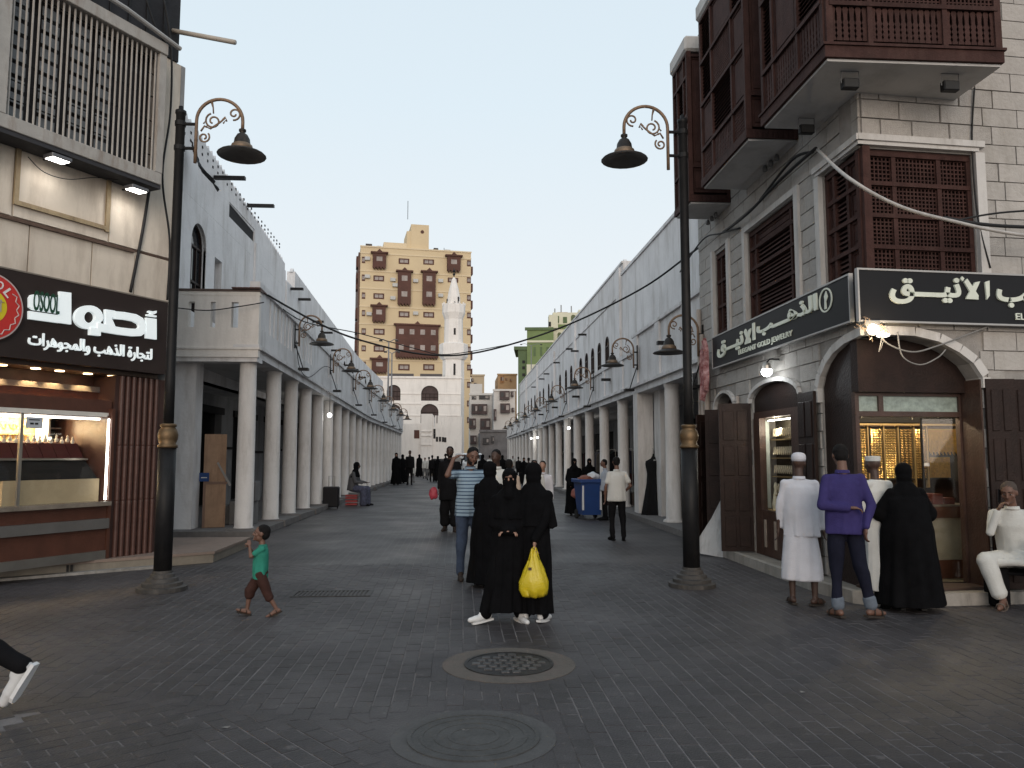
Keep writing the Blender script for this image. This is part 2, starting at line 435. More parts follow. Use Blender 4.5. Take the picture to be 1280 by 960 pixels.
def paver_bm(bm, x, y, a, z, tx=0, ty=0):
    h = 0.003
    ca, sa = cos(a), sin(a)
    def T(u, v, q): return (x + u * ca - v * sa, y + u * sa + v * ca, z + q + u * tx + v * ty)
    W, L = PW / 2, PL / 2
    lo = [bm.verts.new(T(u * W, v * L, -0.03)) for u, v in ((-1, -1), (1, -1), (1, 1), (-1, 1))]
    mi = [bm.verts.new(T(u * W, v * L, -h)) for u, v in ((-1, -1), (1, -1), (1, 1), (-1, 1))]
    hi = [bm.verts.new(T(u * (W - h), v * (L - h), 0)) for u, v in ((-1, -1), (1, -1), (1, 1), (-1, 1))]
    for k in range(4):
        bm.faces.new((lo[k], lo[(k + 1) % 4], mi[(k + 1) % 4], mi[k])); bm.faces.new((mi[k], mi[(k + 1) % 4], hi[(k + 1) % 4], hi[k]))
    bm.faces.new(hi)
b = new(); paver_bm(b, 0, 0, 0, 0); b.to_mesh(pm); b.free(); pm.materials.append(PAVE)
for s in spots[:300]:
    o = bpy.data.objects.new('paver', pm); COL.objects.link(o); o.parent = ground
    o.location = (s[0], s[1], rp.uniform(-0.002, 0.001)); o.rotation_euler = (rp.uniform(-.008, .008), rp.uniform(-.012, .012), s[2] + rp.uniform(-.01, .01))
b = new()
for s in spots[300:]:
    paver_bm(b, s[0] + rp.uniform(-.001, .001), s[1] + rp.uniform(-.001, .001), s[2] + rp.uniform(-.008, .008), rp.uniform(-0.002, 0.001), rp.uniform(-.012, .012), rp.uniform(-.008, .008))
put('paver', b, PAVE, ground, kind='stuff')

def disc(bm, c, r, z0, z1, n=40, sx=1.0):
    prism(bm, [(c[0] + r * cos(2 * pi * k / n) * sx, c[1] + r * sin(2 * pi * k / n)) for k in range(n)], z0, z1, 'z')
# cast iron covers
IRON = mat('cast_iron', (0.035, 0.034, 0.035), 0.5, 0.3, 10, 0.3, 60, metal=0.5)
COLLAR = mat('cement_collar', (0.092, 0.080, 0.070), 0.95, 0.2, 5, 0.5, 40, dirt=(0.11, 0.07, 0.06), dirt_amt=0.6, dirt_scale=3)
def manhole(c, rc, ri, label, collar, flush=False):
    t = thing('manhole_cover', label, 'manhole cover', (c.x, c.y, 0))
    bb = new(); disc(bb, (0, 0), rc + .22, -0.03, -0.0035); put('bedding', bb, PAVE, t)
    bb = new(); disc(bb, (0, 0), rc, -0.03, 0.001); put('collar', bb, collar, t)
    bb = new(); disc(bb, (0, 0), ri, -0.02, 0.005); put('plate', bb, IRON if not flush else MATS['worn_cover'], t)
    bb = new()
    lathe(bb, [(ri + 0.015, 0.0), (ri + 0.015, 0.009), (ri - 0.01, 0.009), (ri - 0.01, 0.0)], n=40, cap=False)
    put('rim', bb, IRON if not flush else MATS['worn_cover'], t)
    if not flush:
        bb = new(); st = 0.085
        for i in range(-6, 7):
            for j in range(-6, 7):
                x, y = i * st + (0.5 * st if j % 2 else 0), j * st
                if x * x + y * y < (ri - 0.06) ** 2:
                    box(bb, x - st * .36, x + st * .36, y - st * .3, y + st * .3, 0.004, 0.013)
        put('tread_block', bb, mat('iron_tread', (0.075, 0.074, 0.077), 0.45, 0.3, 10, 0.3, 60, metal=0.4), t, kind='stuff')
    else:
        for k in range(3):
            r = ri * (0.85 - 0.22 * k)
            bb = new(); lathe(bb, [(r, 0.004), (r, 0.008), (r - 0.02, 0.008), (r - 0.02, 0.004)], n=32, cap=False); put('ring', bb, MATS['worn_cover'], t)
    return t
mat('worn_cover', (0.05, 0.05, 0.05), 0.8, 0.3, 6, 0.5, 40)
manhole(MH1, 0.52, 0.335, 'round cast iron manhole cover in a pale worn cement collar', COLLAR)
manhole(MH2, 0.48, 0.37, 'worn round cover almost flush with the paving, nearest the lens', mat('dull_collar', (0.068, 0.067, 0.068), 0.95, 0.2, 5, 0.5, 40), True)
t = thing('drain_grate', 'low rectangular drain grate set in the paving beside the boy', 'drain grate', (GR.x, GR.y, 0))
bb = new(); box(bb, -.46, .46, -.2, -.17, -.03, .006); box(bb, -.46, .46, .17, .2, -.03, .006); box(bb, -.46, -.43, -.17, .17, -.03, .006); box(bb, .43, .46, -.17, .17, -.03, .006)
put('grate_frame', bb, IRON, t)
bb = new(); box(bb, -.62, .62, -.38, .38, -.052, -.0456); box(bb, -.62, -.461, -.38, .38, -.045, -.0035); box(bb, .461, .62, -.38, .38, -.045, -.0035); box(bb, -.46, .46, -.38, -.201, -.045, -.0035); box(bb, -.46, .46, .201, .38, -.045, -.0035); put('bedding', bb, PAVE, t)
bb = new(); box(bb, -.43, .43, -.17, .17, -.045, -.03); put('pit', bb, DARK, t)
for k in range(18):
    x = -.405 + k * .0476
    bb = new(); box(bb, x, x + .026, -.17, .17, -.025, .004); put('bar', bb, IRON, t)
for k in range(4):
    y = -.12 + k * .08
    bb = new(); box(bb, -.43, .43, y, y + .014, -.022, .0015); put('cross_bar', bb, IRON, t)

# ================================================================== LEFT PLATFORM (shop terrace)
TERR = mat('terrace_tile', (0.21, 0.155, 0.125), 0.6, 0.15, 3, 0.2, 40, rnd=0.08, dirt=(0.1, 0.08, 0.07), dirt_amt=0.5)
RISER = mat('riser_marble', (0.19, 0.165, 0.13), 0.5, 0.2, 4, 0.1, 40, dirt=(0.07, 0.06, 0.05), dirt_amt=0.5)
ta, tb_ = Vector((-3.75, 12.45)), Vector((-8.4, 9.28))
terr = bpy.data.objects.new('shop_terrace', None); COL.objects.link(terr); terr['kind'] = 'structure'
b = new(); prism(b, [(ta.x, ta.y), (ta.x, 14.55), (-9, 14.55), (-9, tb_.y), (tb_.x, tb_.y)], 0.0, 0.13, 'z'); put('terrace_base', b, RISER, terr)
b = new(); prism(b, [(ta.x + .02, ta.y - .01), (ta.x + .02, 14.57), (-9, 14.57), (-9, tb_.y - .03), (tb_.x, tb_.y - .03)], 0.132, 0.17, 'z'); put('terrace_slab', b, TERR, terr)
dv = (tb_ - ta).normalized(); nv = Vector((-dv.y, dv.x)) if (-dv.y * 0 + dv.x * -1) > 0 else Vector((dv.y, -dv.x))
nv = Vector((dv.y, -dv.x)) if dv.y * 1 < 0 and Vector((dv.y, -dv.x)).y < 0 else Vector((-dv.y, dv.x))
if nv.y > 0: nv = -nv
def along(s, off): return ta + dv * s + nv * off
s = 0.75
while s < 5.3:
    L = 1.15
    pts = [along(s + .03, 0.012), along(s + L - .03, 0.012), along(s + L - .03, 0.002), along(s + .03, 0.002)]
    b = new(); prism(b, [(p.x, p.y) for p in pts], 0.02, 0.125, 'z'); put('riser_panel', b, RISER, terr)
    for q in (s - 0.05, s + 0.0):
        pts = [along(q, 0.02), along(q + .03, 0.02), along(q + .03, 0.001), along(q, 0.001)]
        b = new(); prism(b, [(p.x, p.y) for p in pts], 0.01, 0.13, 'z'); put('riser_joint', b, DARK, terr)
    s += L + 0.05
pts = [along(0.7, 0.16), along(5.6, 0.16), along(5.6, 0.0), along(0.7, 0.0)]
b = new(); prism(b, [(p.x, p.y) for p in pts], 0.0, 0.035, 'z'); put('kerb', b, mat('kerb_edge', (0.24, 0.23, 0.215), 0.85, 0.2, 6, 0.3, 40, dirt=(0.08, 0.07, 0.06), dirt_amt=0.7, dirt_scale=4), terr)
# right hand shop step
stepR = bpy.data.objects.new('shop_step', None); COL.objects.link(stepR); stepR['kind'] = 'structure'
STEPM = mat('step_stone', (0.20, 0.18, 0.155), 0.8, 0.15, 4, 0.3, 40, dirt=(0.08, 0.07, 0.06), dirt_amt=0.6, dirt_scale=2)
b = new()
crn = [(4.26, 14.6), (4.26, 9.2), (4.36, 8.6), (4.62, 8.32), (8.4, 8.58), (8.4, 9.6), (4.7, 14.6)]
prism(b, crn, 0.0, 0.12, 'z'); put('step_slab', b, STEPM, stepR)
b = new()
prism(b, [(x - .02 if x < 5 else x, y - (.03 if y < 9 else 0)) for x, y in crn[:5]] + [(8.4, 8.65), (4.66, 8.4), (4.42, 8.62), (4.33, 9.2), (4.33, 14.6)], 0.0, 0.135, 'z')
put('step_edge', b, mat('step_edge_stone', (0.27, 0.25, 0.225), 0.8, 0.15, 6, 0.3, 40, dirt=(0.08, 0.07, 0.06), dirt_amt=0.7, dirt_scale=3), stepR)
# arcade pavements
for nm, xa, xb, ya, yb in (('arcade_pavement', -8.6, -4.02, 16.1, 62), ('arcade_pavement', 4.45, 8.6, 14.65, 82)):
    b = new(); box(b, xa, xb, ya, yb, 0.0, 0.13); put(nm, b, CEMENT, None, kind='structure')

# ================================================================== STREET LAMPS
def scroll(cx, cz, r0, r1, a0, turns, n=22):
    return [(cx + (r0 + (r1 - r0) * i / n) * cos(a0 + turns * 2 * pi * i / n), 0, cz + (r0 + (r1 - r0) * i / n) * sin(a0 + turns * 2 * pi * i / n)) for i in range(n + 1)]
LAMPDARK = mat('lamp_shade_metal', (0.03, 0.028, 0.027), 0.5, 0.3, 8, 0.15, 50, metal=0.3, dirt=(0.11, 0.085, 0.06), dirt_amt=0.4, dirt_scale=6)
LAMPIN = mat('lamp_reflector', (0.10, 0.095, 0.09), 0.5, 0.2, 8, 0)
def arm_parts(root, s, R=0.30, m=BRONZE, zc=0.0, drop=0.5, quality=1):
    """swan-neck bracket: upright tube at x=0, half circle towards +x*s, scrolls inside, bell shade at its end"""
    n = 18 if quality else 10; tn = 8 if quality else 5
    b = new()
    pts = [(0, 0, zc - drop)] + [(0, 0, zc - 0.1)] + [(s * (R - R * cos(pi * i / n)), 0, zc + R * sin(pi * i / n)) for i in range(n + 1)] + [(s * 2 * R, 0, zc - 0.10)]
    tube(b, pts, 0.022, tn); put('swan_neck', b, m, root, smooth=True)
    b = new()
    def sc(cx, cz, r0, r1, a0, t): tube(b, [(s * (x), 0, z) for x, y, z in scroll(cx, zc + cz, r0, r1, a0, t, 22 if quality else 12)], 0.0125, 5 if quality else 4)
    sc(R * 0.72, 0.0, 0.105, 0.03, 0.6 * pi, 1.4)
    sc(R * 1.62, 0.10, 0.085, 0.02, -0.55 * pi, 1.25)
    sc(R * 0.34, -0.22, 0.075, 0.02, 0.25 * pi, -1.35)
    tube(b, [(s * R * .2, 0, zc - .14), (s * R * .35, 0, zc - .07), (s * R * .6, 0, zc - .105), (s * R * 1.0, 0, zc - .02), (s * R * 1.25, 0, zc + .05), (s * R * 1.3, 0, zc + .0)], 0.0125, 5)
    tube(b, [(s * R * .62, 0, zc + R * .92), (s * R * .70, 0, zc + R * .6), (s * R * .72, 0, zc + .1)], [0.02, 0.01, 0.01], 5)
    if quality:
        for cx, cz in ((R * .4, -.09), (R * 1.12, .02), (R * 1.15, -.03), (R * .3, -.04)):
            tube(b, [(s * cx, 0, zc + cz), (s * (cx + .03), 0, zc + cz + .045)], [0.012, 0.003], 4)
    put('scroll_work', b, m, root, smooth=True)
    c = (s * 2 * R, 0, zc - 0.10)
    b = new(); k = 20 if quality else 12
    lathe(b, [(0.02, 0.0), (0.045, -0.005), (0.045, -0.03), (0.025, -0.045), (0.065, -0.075), (0.095, -0.13), (0.105, -0.20), (0.125, -0.215), (0.14, -0.275), (0.285, -0.325), (0.305, -0.345), (0.30, -0.352)], c, k, cap=False)
    sh = put('lamp_shade', b, LAMPDARK, root, smooth=True)
    b = new(); lathe(b, [(0.298, -0.349), (0.13, -0.29), (0.001, -0.275)], c, k, cap=False); put('reflector', b, LAMPIN, sh, smooth=True)
    b = new(); lathe(b, [(0.108, -0.197), (0.129, -0.214), (0.144, -0.27), (0.138, -0.276)], c, k, cap=False); put('collar', b, mat('shade_collar', (0.17, 0.12, 0.08), 0.5, 0.3, 9, 0.1, 50, metal=0.4), sh, smooth=True)
def street_lamp(x, y, s, label, H):
    t = thing('street_lamp', label, 'street lamp', (x, y, 0), 0, 'black lamp posts at the mouth of the street')
    b = new(); lathe(b, [(0.29, 0), (0.29, 0.05), (0.235, 0.06), (0.235, 0.10), (0.19, 0.11), (0.18, 0.15), (0.145, 0.16), (0.135, 0.20), (0.118, 0.21), (0.113, 0.24)], n=28)
    put('base', b, mat('post_base', (0.045, 0.042, 0.04), 0.7, 0.3, 7, 0.4, 30, metal=0.2, dirt=(0.12, 0.10, 0.085), dirt_amt=0.5, dirt_scale=4), t, smooth=False)
    b = new(); lathe(b, [(0.104, 0.24), (0.104, 1.72)], n=24); put('lower_post', b, BLACK, t, smooth=True)
    b = new(); lathe(b, [(0.118, 1.72), (0.118, 1.75), (0.095, 1.77), (0.115, 1.83), (0.12, 1.88), (0.105, 1.94), (0.08, 1.97), (0.098, 1.985), (0.098, 2.01), (0.07, 2.02)], n=24); put('gold_knob', b, GOLD, t, smooth=True)
    b = new(); lathe(b, [(0.062, 2.01), (0.06, 2.6), (0.058, 2.62), (0.057, H - .06), (0.067, H - .05), (0.067, H - .01), (0.03, H), (0.028, H + .05), (0.01, H + .06)], n=18); put('upper_post', b, BLACK, t, smooth=True)
    for dz in (-0.18, -0.50):
        b = new(); tube(b, [(s * .05, 0, H + dz), (s * .19, 0, H + dz)], 0.022, 8); lathe(b, [(0.068, H + dz - .03), (0.068, H + dz + .03)], n=14); put('bracket', b, BLACK, t)
    arm = bpy.data.objects.new('arm', None); COL.objects.link(arm); arm.parent = t; arm.location = (s * 0.20, 0, H - 0.13)
    arm_parts(arm, s, 0.29, BRONZE, 0.0, 0.56)
    return t
street_lamp(-3.59, 9.94, 1, 'tall black lamp post in front of the left gold shop, gold knob and bell shade', 6.03)
street_lamp(2.90, 9.80, -1, 'tall black lamp post in front of the right gold shop, bell shade reaching left', 6.04)
def plate_lamp(parent, x, y, z, s, ang=0.35):
    b = new(); tube(b, [(x, y, z), (x + s * .12, y, z - .33), (x + s * .22, y, z - .62)], 0.014, 5); box(b, x + s * .06, x + s * .40, y - .13, y + .13, z - .72, z - .64)
    return b
def wall_lamp(x, y, z, s, label, q):
    t = thing('wall_lamp', label, 'wall lamp', (x, y, z), 0, 'scrolled wall lamps along the arcade')
    b = new(); box(b, min(0, -s * .0), max(0, s * .02) or .02 * s, -.05, .05, -.55, .1) if s > 0 else box(b, -.02, 0, -.05, .05, -.55, .1)
    put('wall_plate', b, BLACK, t)
    b = new()
    for dz in (-.08, -.42): tube(b, [(0, 0, dz), (s * .11, 0, dz)], .02, 6)
    put('bracket', b, BLACK, t)
    arm = bpy.data.objects.new('arm', None); COL.objects.link(arm); arm.parent = t; arm.location = (s * 0.11, 0, 0)
    arm_parts(arm, s, 0.28, BRONZE, 0.0, 0.5, q)
    b = new(); tube(b, [(0, 0, -.4), (s * .14, 0, -.8), (s * .22, 0, -1.05)], .014, 5); put('flood_stem', b, BLACK, t)
    b = new(); box(b, min(s * .12, s * .36), max(s * .12, s * .36), -.11, .11, -1.11, -1.05); put('flood_head', b, BLACK, t)
    return t
ordn = ['nearest', 'second', 'third', 'fourth', 'fifth', 'sixth', 'seventh', 'eighth', 'farthest']
for k, y in enumerate((19.8, 25.2, 30.6, 36.0, 41.4, 46.8, 52.2)):
    wall_lamp(-4.15, y, 4.86 - 0.4 * min(k, 4) / 4, 1, 'scrolled bell lamp on the left arcade, %s along the street' % ordn[k], 1 if k < 2 else 0)
for k, y in enumerate((20.2, 27.0, 34.0, 41.0, 48.0, 55.0, 62.0, 69.0)):
    wall_lamp(4.65, y, 4.42, -1, 'rusty scrolled bell lamp on the right arcade, %s along the street' % ordn[k], 1 if k < 2 else 0)
wall_lamp(4.6, 14.45, 4.0, -1, 'scrolled bell lamp behind the right lamp post, red cloth hanging beside it', 1)
# ================================================================== LEFT ARCADE BUILDING (facade x = distance along the street)
LA = Frame((-4.15, 16.3), pi / 2)
lb = fthing(LA, 'arcade_building', 'long white two storey arcade building on the left with a column row and balcony wall', 'building')
LEND = 41.5
def zt(x): return 3.66 - 0.42 * min(max(x, 0), 20) / 20       # underside of the beam
def zp(x): return 5.22 - 0.45 * min(max(x, 0), 14) / 14       # top of the balcony wall
# columns
cb = new(); lathe(cb, [(0.20, 0.13), (0.20, 0.17), (0.185, 0.19), (0.18, 1.8), (0.17, 3.4), (0.17, 3.60), (0.19, 3.62), (0.19, 3.70)], n=16, cap=False)
c0 = put('column', cb, COLW, lb, smooth=True)
c0.location = (0.28, 0.26, 0)
xs = [2.55] + [2.55 + 1.93 * k for k in range(1, 21)]
for x in xs:
    c = like(c0); c.location = (x, 0.26, 0); c.rotation_euler.z = random.random() * 3; c.scale = (1, 1, (zt(x) + 0.03) / 3.70)
pb = new(); box(pb, -.30, .30, -.42, .30, 0.0, .16)
p0 = put('plinth_block', pb, CEMENT, lb, bevel=.01); p0.location = (0.28, .26, 0)
for k, x in enumerate(xs[:14]):
    c = like(p0); c.location = (x, 0.26 + 0.05 * sin(k * 3), 0); c.scale = (1.1 + .5 * (k % 3 == 1), 1, 1)
# beam, cornice, balcony wall
def strip(name, x0, x1, y0, y1, f0, f1, m, n=14, parent=lb):
    b = new(); xs_ = [x0 + (x1 - x0) * i / n for i in range(n + 1)]
    for a, c in zip(xs_, xs_[1:]):
        v = [b.verts.new(p) for p in ((a, y0, f0(a)), (c, y0, f0(c)), (c, y1, f0(c)), (a, y1, f0(a)), (a, y0, f1(a)), (c, y0, f1(c)), (c, y1, f1(c)), (a, y1, f1(a)))]
        for f in ((3, 2, 1, 0), (4, 5, 6, 7), (0, 1, 5, 4), (2, 3, 7, 6)): b.faces.new([v[i] for i in f])
        if a == xs_[0]: b.faces.new([v[i] for i in (3, 0, 4, 7)])
        if c == xs_[-1]: b.faces.new([v[i] for i in (1, 2, 6, 5)])
    bmesh.ops.remove_doubles(b, verts=b.verts, dist=1e-4)
    return put(name, b, m, parent)
strip('beam', 0.0, LEND, 0.04, 0.5, zt, lambda x: zt(x) + .16, WHITE)
strip('cornice', -.03, LEND, -.03, 0.5, lambda x: zt(x) + .163, lambda x: zt(x) + .24, WHITE)
strip('balcony_wall', 0.0, LEND, 0.02, 0.16, lambda x: zt(x) + .243, lambda x: zt(x) + .62, WHITE)
strip('balcony_rail', -.02, LEND, -.01, 0.2, lambda x: zp(x) - .12, zp, WHITE)
# balusters with open slots between them, then solid panels
x = 0.0; k = 0
while x < LEND:
    solid = (k % 2 == 1) if x > 4.6 else (x < 0.8)
    L = 0.8 if x < 0.1 else 2.6
    if solid:
        strip('parapet_panel', x, min(x + L, LEND), 0.04, 0.14, lambda q: zt(q) + .622, lambda q: zp(q) - .122, WHITE, 2)
    else:
        n = int(L / 0.36)
        for i in range(n):
            a = x + L * i / n
            strip('baluster', a, a + 0.21, 0.04, 0.14, lambda q: zt(q) + .622, lambda q: zp(q) - .122, WHITE, 1)
    x += L; k += 1
# ceiling slab of the arcade, floor of the balcony
strip('arcade_ceiling', 0.2, LEND, 0.5, 1.98, lambda x: zt(x) + .10, lambda x: zt(x) + .22, SOFFIT)
# back wall of the arcade with shop fronts
ops = [(1.2 + 3.9 * k, 3.9 + 3.9 * k, 0.13, 2.9) for k in range(10)]
b = new(); wall(b, 0.3, LEND, 0.13, 3.4, 3.0, 3.2, ops); put('arcade_back_wall', b, ARCGREY, lb)
strip('back_ceiling', 0.3, LEND, 1.98, 3.2, lambda x: 3.40, lambda x: 3.5, SOFFIT, 2)
SHUT = mat('roller_shutter', (0.10, 0.10, 0.105), 0.6, 0.15, 3, 0.1, 40)
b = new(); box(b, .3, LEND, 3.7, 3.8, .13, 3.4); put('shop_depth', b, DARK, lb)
for k in range(10):
    a = ops[k][0]
    if k % 3 == 0:
        b = new()
        for j in range(22): box(b, a, a + 2.7, 3.14, 3.17, .15 + j * .125, .15 + j * .125 + .11)
        put('roller_shutter', b, SHUT, lb)
    bx('shutter_box', DARK, lb, a - .05, a + 2.75, 2.93, 2.997, 2.85, 3.05)
    bx('dark_trim', DARK, lb, a + 2.78, a + 3.8, 2.96, 2.997, 1.72 + .1 * (k % 2), 1.80 + .1 * (k % 2))
# front end of the arcade facing the square
FA = Frame((-4.15, 16.3), 0)
fe = bpy.data.objects.new('end_front', None); COL.objects.link(fe); fe.parent = lb; fe.rotation_euler.z = -pi / 2
def fput(name, bm, m, **k): return put(name, bm, m, fe, **k)
b = new(); wall(b, -3.4, 0.004, 3.64, 5.0, -0.014, 0.14, [(-.98, -.88, 4.25, 4.78), (-1.42, -1.30, 4.25, 4.78), (-.56, -.42, 4.25, 4.78)])
END = mat('end_front_plaster', (0.74, 0.70, 0.66), 0.9, 0.06, 1.5, 0.25, 22, dirt=(0.28, 0.24, 0.2), dirt_amt=0.4, dirt_scale=0.8)
fput('end_parapet', b, END)
b = new(); box(b, -3.42, .03, -.03, .17, 5.003, 5.05); fput('end_coping', b, mat('dark_coping', (0.10, 0.07, 0.06), 0.8, 0.2, 5, 0.2, 30))
b = new(); box(b, -3.4, .035, -.035, .13, 3.80, 3.84); box(b, -3.4, .02, -.02, .13, 4.92, 4.96); fput('end_moulding', b, END)
b = new(); box(b, -1.9, -1.32, .3, .75, .13, 3.66); fput('end_pier', b, WHITE)
b = new(); box(b, -3.4, -.02, .02, .45, 3.55, 3.658); fput('end_beam', b, WHITE)
# small roof tiles at the corner of the balcony
b = new()
for k in range(5): box(b, -.55 + k * .115, -.55 + k * .115 + .105, -.1, .5, 5.053, 5.08)
fput('roof_tile', b, mat('rust_sheet', (0.10, 0.05, 0.04), 0.8, 0.3, 5, 0.2, 30))
# upper wall, set back behind the balcony
UY = 1.95
ops = [(1.55, 2.6, 4.9, 7.02, .5), (3.25, 3.85, 4.9, 6.55), (4.3, 6.85, 7.90, 8.30)] + [(9.5 + 3.1 * k, 10.1 + 3.1 * k, 5.3, 6.6, .28) for k in range(9)]
b = new(); wall(b, -0.2, 46, 3.4, 7.45, UY, UY + .3, [o for o in ops if o[3] < 7.4]); put('upper_wall', b, WHITE, lb)
b = new(); wall(b, -0.2, 7.0, 7.453, 8.4, UY, UY + .3, [ops[2]]); put('upper_wall_band', b, WHITE, lb)
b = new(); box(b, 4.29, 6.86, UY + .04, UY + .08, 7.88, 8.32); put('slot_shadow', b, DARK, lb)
b = new(); prism(b, [(7.003, 7.453), (46, 7.453), (46, 7.5), (30, 7.55), (12.6, 8.4), (12.58, 7.75), (11.1, 7.75), (11.05, 8.05), (7.003, 8.4)], UY, UY + .3); put('upper_wall_top', b, WHITE, lb)
b = new(); prism(b, [(-.2, 8.403), (11.0, 8.1), (11.0, 8.3), (3.5, 8.95), (-.2, 9.25)], UY + .02, UY + .26); put('pierced_parapet', b, WHITE, lb)
mb = new(); prism(mb, [(-.11, 0), (.11, 0), (.0, .20)], 0, .12); m0 = None
for k in range(44):
    x = -.1 + k * .26
    if x > 10.9: break
    z = 9.25 - .3 * (x + .2) / 3.7 if x < 3.5 else 8.95 - .65 * (x - 3.5) / 7.5
    if m0 is None: m0 = put('merlon', mb, WHITE, lb); m = m0
    else: m = like(m0)
    m.location = (x, UY + .08, z - .02)
for k in range(14):
    m = like(m0); x = 12.7 + k * .8; m.location = (x, UY + .08, 8.38 - .85 * (x - 12.6) / 17.4); m.scale = (1.6, 1, .8)
hb = new()
for k in range(26):
    x = .1 + k * .4; z = 8.62 + (.42 - .032 * x) * .3
    for q in (0, .16):
        box(hb, x - .03, x + .03, UY + .005, UY + .03, z + q * (1.2 - .05 * x) - .035, z + q * (1.2 - .05 * x) + .02)
put('parapet_piercing', hb, DARK, lb, kind='stuff')
# pilaster and window trim
bx('pilaster', WHITE, lb, 6.86, 7.25, UY - .06, UY, 3.9, 7.9)
bx('pilaster', WHITE, lb, 11.1, 11.4, UY - .04, UY, 3.9, 7.7)
def arch_window(parent, x0, x1, z0, z1, rise, y, m=WOODD, g=GLASSD, trim=None, mull=2):
    w_ = bpy.data.objects.new('window', None); COL.objects.link(w_); w_.parent = parent
    cx, rx, zs = (x0 + x1) / 2, (x1 - x0) / 2, z1 - rise
    out = [(x0, z0), (x1, z0)] + (arc_pts(cx, zs, rx, rise, 0, pi, 12) if rise > 0 else [(x1, z1), (x0, z1)])
    b = new(); prism(b, out, y + .10, y + .11); put('pane', b, g, w_)
    b = new(); t = .05
    box(b, x0, x0 + t, y + .05, y + .1, z0, zs); box(b, x1 - t, x1, y + .05, y + .1, z0, zs)
    for k in range(1, mull): box(b, x0 + (x1 - x0) * k / mull - t / 2, x0 + (x1 - x0) * k / mull + t / 2, y + .06, y + .1, z0, zs)
    box(b, x0 + t, x1 - t, y + .055, y + .1, zs - t, zs); box(b, x0 + t, x1 - t, y + .055, y + .1, z0 + (zs - z0) * .45, z0 + (zs - z0) * .45 + t)
    if rise > 0:
        A = arc_pts(cx, zs, rx, rise, 0, pi, 12); B = arc_pts(cx, zs, rx - t, max(rise - t, .02), 0, pi, 12)
        for i in range(12): prism(b, [A[i], A[i + 1], B[i + 1], B[i]], y + .05, y + .1)
    put('frame', b, m, w_)
    if trim:
        b = new(); tt = .09
        if rise > 0:
            A = arc_pts(cx, zs, rx + tt, rise + tt, 0, pi, 14); B = arc_pts(cx, zs, rx, rise, 0, pi, 14)
            for i in range(14): prism(b, [A[i], A[i + 1], B[i + 1], B[i]], y - .035, y + .02)
        box(b, x0 - tt, x0, y - .035, y + .02, z0, zs); box(b, x1, x1 + tt, y - .035, y + .02, z0, zs)
        put('trim', b, trim, w_)
    return w_
arch_window(lb, 1.55, 2.6, 4.9, 7.02, .5, UY + .05, mull=3, trim=WHITE)
arch_window(lb, 3.25, 3.85, 4.9, 6.55, 0, UY + .15, g=mat('grey_shutter_pane', (0.16, 0.165, 0.17), .6))
for k in range(9): arch_window(lb, 9.5 + 3.1 * k, 10.1 + 3.1 * k, 5.3, 6.6, .28, UY - .06)
# waterspouts sticking out of the upper wall
sb = new(); box(sb, -.08, .08, -.75, 0, -.05, .05); s0 = put('waterspout', sb, BLACK, lb)
for k, (x, z) in enumerate([(6.0, 8.75), (LA.pix(268, 222, UY)[0], LA.pix(268, 222, UY)[1]), (11.9, 7.6), (13.3, 7.5), (16.2, 7.15), (18.5, 7.05), (21, 6.6), (24.5, 6.3), (27.5, 6.4), (31, 6.3), (35, 6.2), (39, 6.1)]):
    m = s0 if k == 0 else like(s0); m.location = (x, UY, z); m.scale = (.8, 1 if k < 2 else .6, .8)
# end wall, rear mass
b = new(); box(b, -0.2, 46, UY + .3, 7.5, 3.5, 7.3); put('rear_mass', b, WHITE, lb)
# boards stacked in the first bay
PLY = mat('plywood', (0.30, 0.19, 0.12), .8, .2, 3, .2, 30, dirt=(0.12, 0.06, 0.04), dirt_amt=.7, dirt_scale=3)
p = LA.w(.6, 1.5, .13)
t = thing('plywood_sheet', 'tall pale plywood sheet leaning in the first arcade bay', 'board', (-5.15, 17.0, .13))
b = new(); box(b, -.22, .22, 0, .02, .95, 1.95); put('sheet', b, PLY, t); t.rotation_euler = (0, 0, .3)
t = thing('plywood_crate', 'battered plywood crate panel with rust stains under the blue label', 'crate', (-5.1, 16.95, .13), .3)
b = new(); box(b, -.22, .2, 0, .3, 0, .93); put('crate_body', b, PLY, t, bevel=.01)
b = new(); box(b, -.25, .22, -.01, .0, .9, .95); box(b, -.25, -.2, -.01, 0, .0, .9); put('batten', b, mat('batten_wood', (0.18, 0.11, 0.08), .8), t)
t = thing('blue_notice', 'small blue notice fixed above the plywood crate', 'notice', (-5.33, 16.9, 1.18))
b = new(); box(b, -.1, .1, -.015, 0, -.09, .09); put('notice_board', b, mat('blue_plate', (0.01, 0.045, 0.16), .5), t)
b = new(); box(b, -.06, .06, -.019, -.015, -.02, .0); put('notice_print', b, mat('pale_print', (.5, .5, .5), .6), t)
t = thing('fallen_board', 'thin grey board leaning against the plywood crate', 'board', (-4.85, 17.1, 1.0))
b = new(); box(b, -.02, .02, -.05, .05, 0, .55); put('board', b, mat('grey_board', (.25, .24, .23), .8), t); t.rotation_euler = (0, -.5, .2)
t = thing('stacked_cartons', 'grey cartons stacked on the floor just inside the first column', 'cartons', (-4.75, 17.6, .13))
for k, (x, y, z, s_) in enumerate([(0, 0, 0, .5), (.08, .05, .5, .42), (-.45, .2, 0, .4)]):
    b = new(); box(b, x - s_ / 2, x + s_ / 2, y, y + s_, z, z + s_); put('carton', b, mat('grey_carton', (.14, .135, .13), .9, .2, 3, dirt=(.3, .28, .26), dirt_amt=.3), t, bevel=.01)
